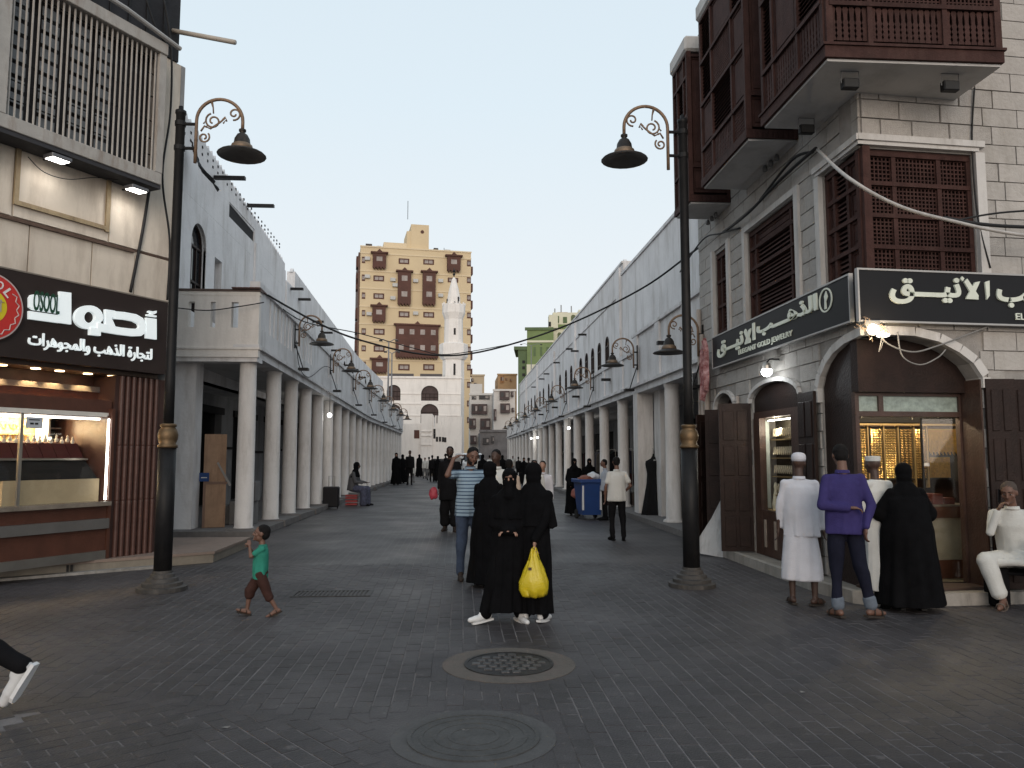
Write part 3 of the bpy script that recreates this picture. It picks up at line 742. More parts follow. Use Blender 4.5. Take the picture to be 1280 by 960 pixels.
# alley clutter between the shop and the arcade
t = thing('alley_wall', 'dark grubby wall in the gap between the gold shop and the arcade', 'wall', (-5.2, 14.6, 0))
b = new(); box(b, -3.2, -.75, 0, .15, 0, 5.2); put('wall_face', b, DARK, t)  # near-black colour over the whole wall
for k in range(7): bx('block', mat('dark_block', (.05, .048, .047), .9, .3, rnd=.2), t, -1.15 + .0 * k, -.78, -.04, -.002, .4 + .62 * k, .97 + .62 * k)

# ================================================================== RIGHT ARCADE BUILDING
RA = Frame((4.65, 80.0), -pi / 2)          # x = 80 - Y
rb_ = fthing(RA, 'arcade_building', 'long white arcade building on the right with slim round columns and arched upper windows', 'building')
def X(Y): return 80.0 - Y
cb = new(); lathe(cb, [(0.24, 0.13), (0.24, 0.17), (0.175, 0.20), (0.165, 1.8), (0.165, 3.1), (0.165, 3.2), (0.185, 3.22), (0.185, 3.30)], n=16, cap=False)
rc = put('column', cb, COLW, rb_, smooth=True)
Ys = [17.75] + [23.2 + 3.05 * k for k in range(18)]
for k, Y in enumerate(Ys):
    c = rc if k == 0 else like(rc); c.location = (X(Y), .22, 0)
bx('corner_pier', COLW, rb_, X(20.95), X(20.45), .03, .45, .13, 3.3)
bx('corner_pier', COLW, rb_, X(19.95), X(19.35), .35, .85, .13, 3.3)
bx('beam', WHITE, rb_, X(78.5), X(14.75), .03, .5, 3.28, 3.44)
bx('cornice', WHITE, rb_, X(78.5), X(14.75), -.05, .5, 3.443, 3.52)
bx('balcony_wall', WHITE, rb_, X(78.5), X(20.9), .05, .2, 3.523, 4.38)
bx('balcony_rail', WHITE, rb_, X(78.5), X(20.9), .0, .25, 4.383, 4.50)
bx('near_parapet', WHITE, rb_, X(20.9), X(14.75), .05, .25, 3.523, 4.80)
bx('near_coping', WHITE, rb_, X(20.9), X(14.75), -.01, .3, 4.803, 4.88)
for k in range(20):
    Y = 22.4 + 2.85 * k
    bx('pilaster', WHITE, rb_, X(Y + .16), X(Y - .16), .01, .048, 3.523, 4.38)
for Y in (20.5, 18.2, 15.9):
    bx('pilaster', WHITE, rb_, X(Y + .2), X(Y - .2), .0, .048, 3.523, 4.80)
bx('arcade_ceiling', SOFFIT, rb_, X(78.5), X(14.75), .5, 1.3, 3.38, 3.5)
bx('arcade_ceiling', SOFFIT, rb_, X(78.5), X(14.75), 1.3, 3.3, 3.30, 3.4)
ops = [(X(17.6 + 3.6 * k), X(15.2 + 3.6 * k), .13, 2.8) for k in range(17)]
b = new(); wall(b, X(78.5), X(14.75), .13, 3.3, 2.6, 2.8, ops); put('arcade_back_wall', b, ARCGREY, rb_)
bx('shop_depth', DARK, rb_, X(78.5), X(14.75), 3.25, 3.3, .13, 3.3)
# upper wall in stepped blocks, with arched windows
UR = 1.3
wins = []
for grp in ([31.2, 33.0, 34.7, 36.4, 38.2], [41.5, 43.6, 46.2], [50, 52.2, 55.5, 58], [62, 65, 68, 72]):
    wins += [(X(Y + .36), X(Y - .36), 4.9, 6.45, .38) for Y in grp]
b = new(); wall(b, X(78.5), X(28.0), 3.4, 8.7, UR, UR + .3, wins); put('upper_wall', b, WHITE, rb_)
b = new(); wall(b, X(28.0) + .003, X(14.75), 3.4, 8.2, UR - .06, UR + .3, []); put('upper_wall', b, WHITE, rb_)
bx('wall_coping', WHITE, rb_, X(78.5), X(28.0), UR - .05, UR + .34, 8.703, 8.78)
bx('wall_coping', WHITE, rb_, X(27.95), X(14.75), UR - .11, UR + .34, 8.203, 8.3)
mb2 = new(); prism(mb2, [(-.14, 0), (.14, 0), (.0, .22)], 0, .12); r0 = put('merlon', mb2, WHITE, rb_); r0.location = (X(15.0), UR + .08, 8.28)
for k in range(1, 32):
    m = like(r0); m.location = (X(15.0 + k * .4), UR + .08, 8.28)
for k in range(60):
    m = like(r0); m.location = (X(28.3 + k * .8), UR + .08, 8.76); m.scale = (1.4, 1, .7)
for Y, z1 in ((28.6, 8.9), (40, 8.9), (49, 8.5), (60, 8.9), (70, 8.9)):
    bx('wall_pilaster', WHITE, rb_, X(Y + .3), X(Y - .3), UR - .1, UR - .001, 3.6, z1 - .3)
for wv in wins: arch_window(rb_, wv[0], wv[1], wv[2], wv[3], wv[4], UR - .08)
bx('recessed_line', WHITE, rb_, X(78.5), X(28.9), UR - .045, UR - .001, 7.6, 7.72)
s1 = None
for k, (Y, z) in enumerate([(36.5, 7.35), (40.8, 7.25), (39.0, 6.9), (46.5, 7.2), (52, 7.1), (55, 7.05), (61, 7.0), (24.2, 4.0), (30.6, 3.95), (37.5, 3.95), (44, 3.95), (17.2, 4.15)]):
    if s1 is None:
        sb = new(); box(sb, -.09, .09, -.7, 0, -.05, .05); s1 = put('waterspout', sb, BLACK, rb_); m = s1
    else: m = like(s1)
    m.location = (X(Y), UR if z > 5 else .04, z); m.scale = (.8, .55 if z > 5 else .4, .8)
b = new(); box(b, X(78.5), X(14.75), UR + .3, 7, 3.5, 8.0); put('rear_mass', b, WHITE, rb_)

# torn black tarpaulin hanging from the upper wall beside the lamp
x, z = LA.pix(247, 185, UY - .3)
t = thing('torn_tarpaulin', 'torn black tarpaulin hanging off the upper left wall behind the lamp post', 'tarpaulin', LA.w(x, UY - .05, 0), LA.th)
b = new(); n = 9
V_ = [[(.35 * i / 4 - .1 + .16 * j / n + .05 * sin(j), -.12 - .5 * (j / n) ** 1.5 - .04 * sin(i * 2 + j), z + .15 - 1.05 * j / n + .18 * (j / n) ** 2 - .03 * i) for i in range(5)] for j in range(n + 1)]
for j in range(n):
    for i in range(4): b.faces.new([b.verts.new(q) for q in (V_[j][i], V_[j][i + 1], V_[j + 1][i + 1], V_[j + 1][i])])
bmesh.ops.remove_doubles(b, verts=b.verts, dist=1e-4)
o = put('tarpaulin_sheet', b, mat('black_tarp', (.02, .02, .022), .6, .3, 6, .3, 20), t)
# bare bulbs burning inside the arcades
BULB = mat('arcade_bulb_glow', (1, 1, 1), .5, 0, 1, 0, emit=(1.0, 1.0, .97), estr=9)
def bulb(px, py, Y, label, r=.07):
    p = atY(px, py, Y); t = thing('hanging_bulb', label, 'light bulb', p, 0, 'bulbs hanging in the arcades')
    b = new(); bmesh.ops.create_uvsphere(b, u_segments=12, v_segments=8, radius=r); put('bulb_glass', b, BULB, t, smooth=True)
    b = new(); tube(b, [(0, 0, r * .9), (0, 0, 3.55 - p.z)], .01, 5); put('flex', b, BLACK, t)
    l = bpy.data.lights.new('bulb_light', 'POINT'); l.energy = 14; l.color = (1, .98, .92); l.shadow_soft_size = r; o = bpy.data.objects.new('bulb_light', l); COL.objects.link(o); o.parent = t; o.location = (0, 0, -.12)
bulb(412, 519, 25.0, 'lit bulb between the left arcade columns')
bulb(711, 535, 34.0, 'nearest lit bulb in the right arcade', .06)
bulb(672, 547, 46.0, 'lit bulb deep in the right arcade, right one of the pair', .06)
bulb(664, 548, 50.0, 'lit bulb deep in the right arcade, left one of the pair', .06)
# goods hung and stacked in the right arcade
rg = random.Random(21)
GC = [mat('goods_cloth_%d' % k, c, .9, .3, 5, .2, 40) for k, c in enumerate([(.012, .012, .014), (.05, .012, .014), (.03, .03, .045), (.09, .08, .07), (.02, .03, .028)])]
words = ['black', 'dark red', 'dull blue', 'beige', 'dark green']
for k in range(9):
    Y = 21.6 + 3.05 * k + .9; c = k * 3 % 5
    pl = ['beside the corner pier', 'behind the second right column', 'behind the third right column', 'behind the fourth right column', 'behind the fifth right column', 'in the middle of the right arcade', 'past the middle of the right arcade', 'far along the right arcade', 'farthest rail in the right arcade'][k]
    t = thing('clothes_rack', '%s clothes on a rail %s' % (words[c], pl), 'clothes rack', (6.2, Y, .13), 0, 'clothes racks in the right arcade')
    b = new(); tube(b, [(0, -.6, 0), (0, -.6, 1.75), (0, .6, 1.75), (0, .6, 0)], .018, 6); put('rail', b, MATS.get('steel_trim') or mat('steel_trim', (.35, .33, .3), .3, metal=.8), t)
    for j in range(6):
        y = -.5 + j * .2 + rg.uniform(-.03, .03); h = rg.uniform(.75, 1.25); b = new(); prism(b, [(-.22, 1.55), (-.05, 1.68), (.05, 1.68), (.22, 1.55), (.26, 1.6 - h), (-.26, 1.6 - h + rg.uniform(0, .06))], y - .03, y + .03)
        put('garment', b, GC[(c + (j % 3 == 0)) % 5], t, bevel=.01)
# ================================================================== LEFT GOLD SHOP
LS = Frame((-4.54, 12.5), atan2(ray(1120, 570).y, ray(1120, 570).x))
PANEL = mat('cream_cladding', (0.64, 0.56, 0.47), 0.75, 0.08, 1.2, 0.15, 20, rnd=0.04, dirt=(0.17, 0.11, 0.07), dirt_amt=0.45, dirt_scale=1.5)
PAINTW = mat('weathered_white_frame', (0.40, 0.375, 0.345), 0.7, 0.12, 4, 0.2, 40, dirt=(0.16, 0.09, 0.05), dirt_amt=0.6, dirt_scale=4)
REDW = mat('reddish_wood', (0.085, 0.034, 0.022), 0.35, 0.2, 5, 0.15, 40, dirt=(0.05, 0.02, 0.015), dirt_amt=0.4)
BRW = mat('brown_fluted_wood', (0.075, 0.034, 0.026), 0.4, 0.25, 5, 0.2, 40, rnd=.1)
SIGN = mat('sign_board_brown', (0.035, 0.026, 0.024), 0.35, 0.1, 2, 0.05, 40)
LIT = mat('lit_white_letter', (0.75, 0.78, 0.78), 0.4, 0.03, 5, 0, emit=(0.85, 0.95, 0.97), estr=0.42)
LITB = mat('lamp_glow', (1, 1, 1), 0.5, 0, 1, 0, emit=(1.0, 0.97, 0.9), estr=14.0)
WARMB = mat('warm_lamp_glow', (1, 0.8, 0.5), 0.5, 0, 1, 0, emit=(1.0, 0.70, 0.36), estr=9.0)
gs = fthing(LS, 'gold_shop', 'cream clad gold shop on the left with a lit jewellery window and barred bay above', 'shop building')
# cladding panels, each its own sheet
panels = []
for a, c in ((-6.2, -4.4), (-4.38, -3.4), (-3.38, -2.32), (-2.30, -1.42), (-1.40, -.72), (-.705, -.02)):
    panels.append((a, c, 3.95, 4.66))
for k, (a, c, z0, z1) in enumerate(panels): bx('cladding_panel', PANEL, gs, a, c, -.025, -.0, z0, z1)
b = new(); box(b, -6.2, 0, -.02, .1, 4.675, 4.70); box(b, -6.2, -.75, -.06, .1, 4.64, 4.665); put('panel_rail', b, mat('rust_rail', (0.09, 0.055, 0.04), .9, .3, 8, .3, 40), gs)
for a, c in ((-6.2, -2.56), (-2.53, -1.18), (-1.15, -.02)): bx('cladding_panel', PANEL, gs, a, c, -.025, 0, 4.71, 7.9)
b = new(); box(b, -2.55, -2.49, -.06, -.026, 4.86, 5.7); box(b, -1.24, -1.18, -.06, -.026, 4.84, 5.7); box(b, -2.49, -1.24, -.06, -.026, 4.86, 4.92); put('conduit_frame', b, mat('yellowed_trim', (0.33, 0.25, 0.15), .8, .2, 5, .2, 40, dirt=(.1, .06, .04), dirt_amt=.6, dirt_scale=5), gs)
b = new(); box(b, -6.2, 0, 0.0, 5.0, 3.3, 7.9); box(b, -6.2, -.03, 1.8, 5.0, .17, 3.3); put('building_mass', b, PANEL, gs)
bx('side_strip', mat('grey_side', (.30, .30, .30), .8, dirt=(.1, .08, .07), dirt_amt=.6), gs, -.02, .06, -.03, .6, 2.7, 7.9)
# header, soffit
bx('sign_backing', SIGN, gs, -6.2, -.2, -.12, -.001, 2.86, 3.94)
bx('soffit', mat('soffit_brown', (0.06, 0.04, 0.03), .6), gs, -6.2, -.2, .0, .52, 2.80, 2.858)
bx('header_board', BRW, gs, -6.2, -.05, .52, .58, 2.3, 3.3)
bx('header_moulding', REDW, gs, -6.2, -.9, .40, .52, 2.44, 2.55)
bx('header_moulding', mat('grey_moulding', (.12, .11, .105), .4), gs, -6.2, -.9, .36, .52, 2.551, 2.63)
bx('canopy', REDW, gs, -6.2, -.92, .06, .52, 2.17, 2.42)
# fluted pilaster, the slats one by one
for k in range(7):
    a = -.84 + k * .10
    b = new(); lathe(b, [(.036, .17), (.036, .95), (.030, .97), (.036, .99), (.036, 1.75), (.030, 1.77), (.036, 1.79), (.036, 2.79)], (a + .04, .02, 0), 10)
    put('flute', b, BRW, gs, smooth=False)
bx('pilaster', mat('pilaster_back', (.05, .024, .019), .5), gs, -.90, .0, .03, .5, .171, 2.79)
# display window
b = new(); box(b, -.965, -.915, -.02, .10, .17, 2.30); put('window_post', b, REDW, gs)
b = new(); box(b, -2.275, -2.235, -.02, .02, .98, 2.17); put('window_post', b, mat('steel_trim', (.35, .33, .3), .3, metal=.8), gs)
b = new(); box(b, -6.2, -.97, .0, .012, .98, 2.16); put('window_pane', b, GLASS, gs)
STEEL = MATS['steel_trim']
for z0, z1, y0, m in ((.17, .29, -.02, STEEL), (.291, .60, .0, REDW), (.601, .74, -.07, mat('grey_ledge', (.11, .105, .10), .35)), (.741, .92, .0, REDW), (.921, .98, -.10, mat('marble_sill', (.20, .17, .14), .25, .3, 5))):
    bx('plinth_band', m, gs, -6.2, -.97, y0, .3, z0, z1)
# inside the window
b = new(); box(b, -6.2, -.97, .3, 1.6, .9, .98); put('window_floor', b, mat('beige_cloth', (.32, .26, .18), .9), gs)
bx('window_side', BRW, gs, -.99, -.971, .02, 1.6, .98, 2.2)
CREAM = mat('cream_display_wall', (.55, .40, .20), .8, .25, 14, .4, 30)
bx('window_back', CREAM, gs, -6.2, -1.0, 1.35, 1.4, .98, 2.3)
bx('window_ceiling', mat('white_ceiling', (.6, .58, .54), .6), gs, -6.2, -.97, .05, 1.6, 2.18, 2.24)
bx('side_cabinet', mat('cabinet_dark', (.02, .02, .02), .4), gs, -1.20, -1.0, 1.2, 1.34, .98, 2.17)
bx('cabinet_frame', mat('white_side_frame', (.5, .5, .48), .5), gs, -1.23, -1.20, 1.0, 1.3, .98, 2.17)
for z in (1.62, 1.86, 2.02): bx('cabinet_shelf', STEEL, gs, -1.195, -1.0, 1.05, 1.199, z, z + .02)
bx('display_box', mat('beige_box', (.42, .34, .22), .8), gs, -2.38, -1.02, .12, .8, .981, 1.30)
b = new(); prism(b, [(.14, 1.301), (.8, 1.301), (.8, 1.56), (.42, 1.56)], -2.42, -1.04, 'x'); put('necklace_slope', b, mat('black_velvet', (.012, .012, .013), .9), gs)
b = new(); box(b, -2.42, -1.02, .38, .8, 1.561, 1.59); put('glass_shelf', b, STEEL, gs)
b = new()
for k in range(7): prism(b, [(.44, 1.591), (.95, 1.591), (.95, 1.83), (.60, 1.80)], -2.44 + k * .2, -2.44 + k * .2 + .19, 'x')
put('ring_pad', b, mat('burgundy_velvet', (.05, .006, .008), .9), gs)
JW = mat('gold_jewellery', (.75, .50, .18), .25, .3, 30, 0, metal=.9)
SV = mat('silver_jewellery', (.7, .68, .62), .25, .2, 30, 0, metal=.9)
rj = random.Random(5)
b = new()
for k in range(16):            # pendants on the black slope
    cx = -2.34 + k * .083; pts = [(cx - .03, .30 + .10, 1.50)] + [(cx - .03 * cos(t), .4 - .07 * sin(t) * 1.6, 1.50 - .12 * sin(t) * 1.0) for t in (0.5, 1.0, 1.57, 2.1, 2.6)] + [(cx + .03, .4, 1.50)]
    tube(b, pts, .007, 4)
    bmesh.ops.create_icosphere(b, subdivisions=1, radius=.018 + .012 * (k % 5 == 0), matrix=Matrix.Translation((cx, .27, 1.375)))
put('necklace', b, mat('pale_silver', (.62, .6, .55), .4, .2, 30, 0, metal=.2), gs, kind='stuff')
b = new()
for k in range(17):            # small busts along the pad
    cx = -2.42 + k * .082
    lathe(b, [(.022, 0), (.03, .03), (.012, .06), (.017, .08), (.004, .10)], (cx, .62, 1.80 + .02 * (k % 2)), 7)
put('jewellery_bust', b, mat('pale_bust', (.6, .55, .48), .6), gs, kind='stuff')
b = new()
for row in range(7):           # gold pieces pinned over the cream wall
    for k in range(46):
        cx = -6.1 + k * .105 + rj.uniform(-.01, .01); z = 1.10 + row * .155 + rj.uniform(-.01, .01)
        if cx > -1.27: continue
        tube(b, [(cx - .035, 1.32, z + .05), (cx - .02, 1.30, z), (cx, 1.295, z - .02), (cx + .02, 1.30, z), (cx + .035, 1.32, z + .05)], .007, 4)
put('gold_piece', b, JW, gs, kind='stuff')
for z in (1.02, 1.93, 1.60): bx('wall_rail', mat('rail_gold', (.4, .28, .12), .4), gs, -6.1, -1.33, 1.28, 1.349, z, z + .02)
bx('paper_notice', mat('paper_white', (.45, .48, .52), .7), gs, -2.20, -1.98, -.012, -.003, 1.98, 2.13)
b = new()
for q in ((-2.165, -2.02, 2.085, 2.10), (-2.15, -2.10, 2.03, 2.055), (-2.085, -2.04, 2.03, 2.055)): box(b, q[0], q[1], -.0135, -.0121, q[2], q[3])
put('notice_print', b, mat('ink_black', (.02, .02, .02), .8), gs, kind='stuff')
# tube light along the window head and the spots behind it
b = new(); tube(b, [(-5.9, .2, 2.15), (-1.0, .2, 2.15)], .015, 6); put('tube_light', b, mat('tube_glow', (1, 1, 1), .5, 0, 1, 0, emit=(1, .96, .88), estr=7.0), gs)
b = new(); box(b, -1.0, -.985, .0, .03, 1.0, 2.15); put('edge_light', b, MATS['tube_glow'], gs)
def plight(name, parent, loc, e, col, r=.05):
    l = bpy.data.lights.new(name, 'POINT'); l.energy = e; l.color = col; l.shadow_soft_size = r
    o = bpy.data.objects.new(name, l); COL.objects.link(o); o.parent = parent; o.location = loc; return o
for x in (-1.4, -1.75, -2.15, -2.62, -3.4, -4.2, -5.2):
    b = new(); lathe(b, [(.05, 0), (.045, .02), (.02, .04)], (x, 1.2, 2.12), 12); put('ceiling_spot', b, WARMB, gs)
    plight('spot_light', gs, (x, 1.15, 2.05), 16.0, (1, .78, .46), .04)
# downlights under the sign
for k, px in enumerate((10, 52, 82, 117, 147, -40, -90)):
    x, z = LS.pix(px, 447 + (px - 10) * .131, .1)
    b = new(); lathe(b, [(.06, 0), (.06, -.012), (.045, -.014), (.02, -.012)], (x, .22, 2.80), 14); put('downlight', b, WARMB, gs)
    l = bpy.data.lights.new('down', 'SPOT'); l.energy = 45; l.color = (1, .66, .30); l.spot_size = radians(95); l.spot_blend = .6; l.shadow_soft_size = .03
    o = bpy.data.objects.new('downlight_beam', l); COL.objects.link(o); o.parent = gs; o.location = (x, .30, 2.77)
# the sign: panel, logo and raised letters
sg = fthing(LS, 'shop_sign', 'dark brown fascia sign with big white raised Arabic letters on the left shop', 'shop sign')
bx('sign_panel', SIGN, sg, -6.2, -.2, -.16, -.121, 2.86, 3.97)
bx('sign_trim', mat('sign_trim', (.2, .17, .14), .5), sg, -6.2, -.2, -.165, -.121, 3.971, 3.99)
SY = -.161
def S(cx, cy): return LS.pix(cx / 5.818, 320 + cy / 5.818, -.19)
def letter(name, polys, m=LIT, y0=-.205, y1=SY):
    b = new()
    for k, p in enumerate(polys): prism(b, [S(*q) for q in p], y0 - .0008 * k, y1)
    return put(name, b, m, sg)
letter('letter', [[(1060, 448), (1135, 458), (1135, 608), (1060, 598)], [(1066, 430), (1100, 432), (1134, 415), (1136, 398), (1110, 404), (1082, 398), (1074, 408), (1096, 416)], [(1066, 436), (1134, 446), (1134, 434), (1066, 424)]])
def ringpts(cx, cy, rx, ry, n=20, a0=0, a1=2 * pi): return [(cx + rx * cos(a0 + (a1 - a0) * k / n), cy + ry * sin(a0 + (a1 - a0) * k / n)) for k in range(n + 1)]
def band(o_, i_):
    return [[o_[k], o_[k + 1], i_[k + 1], i_[k]] for k in range(len(o_) - 1)]
sad_o = [(762, 388), (832, 398), (832, 402), (900, 408), (985, 424), (1035, 452), (1056, 505), (1050, 560), (1020, 582), (960, 584), (860, 572), (762, 556), (762, 388)]
sad_i = [(800, 440), (830, 455), (832, 458), (900, 463), (965, 475), (1000, 494), (1008, 514), (1000, 526), (980, 530), (940, 528), (870, 520), (832, 513), (800, 440)]
letter('letter', band(sad_o, sad_i))
letter('letter', band(ringpts(638, 446, 102, 86, 24, .35, .35 + 2 * pi), ringpts(645, 446, 40, 42, 24, .35, .35 + 2 * pi)) + [[(648, 520), (722, 528), (722, 582), (648, 574)], [(700, 486), (765, 500), (765, 556), (700, 546)]])
letter('letter', [[(430, 258), (514, 268), (514, 498), (430, 486)], [(208, 400), (431, 432), (431, 488), (208, 458)], [(222, 285), (240, 280), (431, 305), (431, 420), (240, 392), (210, 372), (210, 305)]])
x0, z0 = S(232, 385); x1, z1 = S(428, 300)
lettering('small_letter', 'OSOOL', mat('green_letter', (.01, .06, .03), .4), sg, x0 + .0, x1, z0 - .02, z1 + .03, -.2085, .012, .012)
x0, z0 = S(205, 700); x1, z1 = S(1115, 610)
lettering('small_letter', 'لتجارة الذهب والمجوهرات', LIT, sg, x0, x1, 3.02 - .02, 3.22, SY, .025, .018, True)
# round logo
lc = (-2.86, 3.46)
def ldisc(name, r, y0, y1, m, rin=0):
    b = new(); prism(b, [(lc[0] + r * cos(2 * pi * k / 48), lc[1] + r * sin(2 * pi * k / 48)) for k in range(48)], y0, y1); return put(name, b, m, sg)
ldisc('logo_rim', .445, -.19, SY, mat('logo_dark', (.03, .015, .012), .5))
ldisc('logo_white_ring', .425, -.194, -.191, mat('logo_white', (.5, .42, .4), .5))
ldisc('logo_disc', .405, -.198, -.195, mat('logo_red', (.42, .022, .018), .45, emit=(.6, .03, .02), estr=.12))
ldisc('logo_centre', .215, -.203, -.199, mat('logo_yellow', (.52, .42, .01), .45, emit=(.7, .55, .02), estr=.12))
b = new()
for k in range(40):
    a = 2 * pi * k / 40
    r = .355 + (.018 if k % 2 else -.018); a2 = 2 * pi * (k + 1) / 40; r2 = .355 + (.018 if k % 2 == 0 else -.018)
    if 0.6 < a < 2.6: continue
    tube(b, [(lc[0] + r * cos(a), -.2, lc[1] + r * sin(a)), (lc[0] + r2 * cos(a2), -.2, lc[1] + r2 * sin(a2))], .007, 4)
put('logo_scallop', b, MATS['logo_white'], sg, kind='stuff')
LW = mat('logo_letter', (.75, .72, .7), .4)
for ch, a in zip('OSOOL', (150, 124, 96, 68, 42)):
    o = lettering('logo_letter', ch, LW, sg, -.045, .045, -.055, .055, 0, .004, .02)
    for v in o.data.vertices:
        x, z = v.co.x, v.co.z; t_ = radians(a - 90)
        v.co.x = lc[0] + .30 * cos(radians(a)) + x * cos(t_) - z * sin(t_); v.co.z = lc[1] + .30 * sin(radians(a)) + x * sin(t_) + z * cos(t_); v.co.y += -.199
lettering('logo_letter', 'أصول', mat('logo_grey', (.42, .36, .33), .4), sg, lc[0] - .17, lc[0] + .185, lc[1] - .09, lc[1] + .10, -.2035, .006, .04, True)
# barred bay window above
cg = fthing(LS, 'barred_window_bay', 'white framed window bay with close upright bars over the left shop sign', 'barred window')
cg_x0, cg_x1, cg_y = -5.6, -.62, -.42
bx('bottom_rail', PAINTW, cg, cg_x0, cg_x1, cg_y - .0, -.026, 5.66, 5.84, bevel=.008)
bx('top_rail', PAINTW, cg, cg_x0, cg_x1, cg_y - .03, -.026, 7.68, 7.86, bevel=.008)
bx('corner_post', PAINTW, cg, -.74, cg_x1 - .002, cg_y - .002, cg_y + .10, 5.842, 7.678)
bx('corner_post', PAINTW, cg, -3.12, -2.93, cg_y - .002, cg_y + .10, 5.842, 7.678)
bx('side_panel', PAINTW, cg, -.66, -.625, cg_y + .1, -.027, 5.842, 7.678)
bx('left_panel', PANEL, cg, -5.6, -3.13, cg_y - .03, -.03, 5.4, 8.4)
b = new(); box(b, -3.2, -.62, cg_y + .02, -.028, 5.60, 5.657); put('underside', b, mat('dark_underside', (.04, .04, .045), .9), cg)
bb = new(); lathe(bb, [(.014, 5.843), (.014, 7.677)], (0, 0, 0), 6); bar0 = None
nb = 27
for k in range(nb):
    x = -2.88 + 2.10 * k / (nb - 1)
    if bar0 is None: bar0 = put('bar', bb, PAINTW, cg); m = bar0
    else: m = like(bar0)
    m.location = (x, cg_y + .05, 0)
b = new()
for z in (6.1, 6.35, 6.62, 7.0, 7.35, 7.6): box(b, -2.93, -.74, cg_y + .115, cg_y + .13, z, z + .014)
put('mesh_rod', b, BLACK, cg, kind='stuff')
for (a, c) in ((-2.86, -2.60), (-2.42, -2.18), (-2.0, -1.72), (-1.6, -1.38)):
    b = new()
    for z in range(9): box(b, a, c, cg_y + .20, cg_y + .215, 5.92 + z * .19, 5.92 + z * .19 + .13)
    put('louvre_shutter', b, mat('grey_louvre', (.20, .21, .22), .6, .2, 4), cg)
bx('dark_back', mat('dark_window_back', (.035, .033, .035), .8), cg, -2.93, -.7, cg_y + .3, cg_y + .32, 5.84, 7.68)
# black upper storey, pipes
b = new(); box(b, -6, -.1, -.05, 4, 7.91, 11.5); put('upper_storey', b, mat('black_cladding', (.022, .022, .025), .7, .3, 3, .2, 30), gs)
for k in range(9):
    b = new(); box(b, -2.9 + k * .31, -2.89 + k * .31 + .02, -.07, -.051, 7.92, 11.4); put('cladding_seam', b, BLACK, gs)
p = new(); tube(p, [(-2.6, -.5, 8.06), (-1.4, -.5, 8.0), (-.45, -.5, 7.86)], .035, 8)
tag(put('drain_pipe', p, mat('pvc_pipe', (.35, .34, .33), .5, .1), None), 'grey pipe running along the top of the barred window bay', 'pipe'); bpy.data.objects[-1] if False else None
o = [q for q in COL.objects if q.name.startswith('drain_pipe')][-1]; o.location = LS.o; o.rotation_euler.z = LS.th
p = new(); A_ = atY(214, 38, 12.3); B_ = atY(294, 53, 11.9); tube(p, [tuple(A_), tuple(B_)], .038, 10)
tag(put('jutting_pipe', p, mat('pale_pipe', (.42, .38, .33), .5, .1), None, smooth=True), 'pale pipe jutting out over the street from the black corner', 'pipe')
def flood(F, x, y, z, label, col=LITB, e=25, rot=0.0, lit=True):
    t = thing('floodlight', label, 'floodlight', F.w(x, y, z), F.th, 'floodlights on the shop fronts')
    b = new(); box(b, -.14, .14, -.10, .10, 0, .05); put('housing', b, mat('flood_housing', (.16, .16, .17), .5, metal=.4), t, bevel=.008)
    b = new(); box(b, -.115, .115, -.08, .08, -.006, -.001); put('lens', b, col, t)
    b = new(); tube(b, [(0, .08, .03), (0, .30, .06)], .012, 6); put('arm', b, BLACK, t)
    if lit:
        l = bpy.data.lights.new('flood', 'AREA'); l.energy = e; l.size = .2; l.color = (1, .97, .92); l.spread = radians(150)
        q = bpy.data.objects.new('flood_beam', l); COL.objects.link(q); q.parent = t; q.location = (0, 0, -.02)
    return t
f1 = flood(LS, -2.18, -.33, 5.52, 'lit square floodlight under the left part of the barred window bay', e=2.0)
f2 = flood(LS, -.98, -.33, 5.48, 'lit square floodlight under the right end of the barred window bay', e=2.0)
# ================================================================== RIGHT CORNER BUILDING
O = (4.6, 8.5)
RB = Frame(O, -pi / 2); RF = Frame(O, radians(5))
cbld = fthing(RB, 'corner_building', 'whitewashed block corner building on the right with brown wooden lattice bays', 'building')
front = bpy.data.objects.new('front_facade', None); COL.objects.link(front); front.parent = cbld; front.rotation_euler.z = RF.th - RB.th
HL = 9.6
lops = [(-5.33, -4.32, .12, 2.71, .30), (-3.62, -1.80, .12, 2.71, .26), (-1.18, 0.0, .12, 2.98), (-3.60, -1.74, 3.3, 5.20), (-5.2, -4.5, 3.3, 5.25), (-.96, -0.0, 3.3, 5.18)]
fops = [(0.0, 1.38, .12, 2.98), (1.72, 2.9, .12, 2.5), (0.0, 1.44, 3.3, 5.18)]
b = new(); wall(b, -6.1, -0.06, 0.0, HL, .014, .4, lops)
prism(b, [(-1.18, 2.98), (-1.18, 2.48), (-1.10, 2.62), (-.95, 2.76), (-.75, 2.87), (-.45, 2.95), (-.2, 2.98)], .014, .4)
put('side_wall', b, JOINT, cbld)
b = new(); wall(b, 0.0, 5.5, 0.0, HL, .014, .4, fops)
prism(b, [(1.38, 2.98), (.55, 2.98), (.85, 2.92), (1.10, 2.80), (1.27, 2.68), (1.38, 2.52)], .014, .4)
put('front_wall', b, JOINT, front)
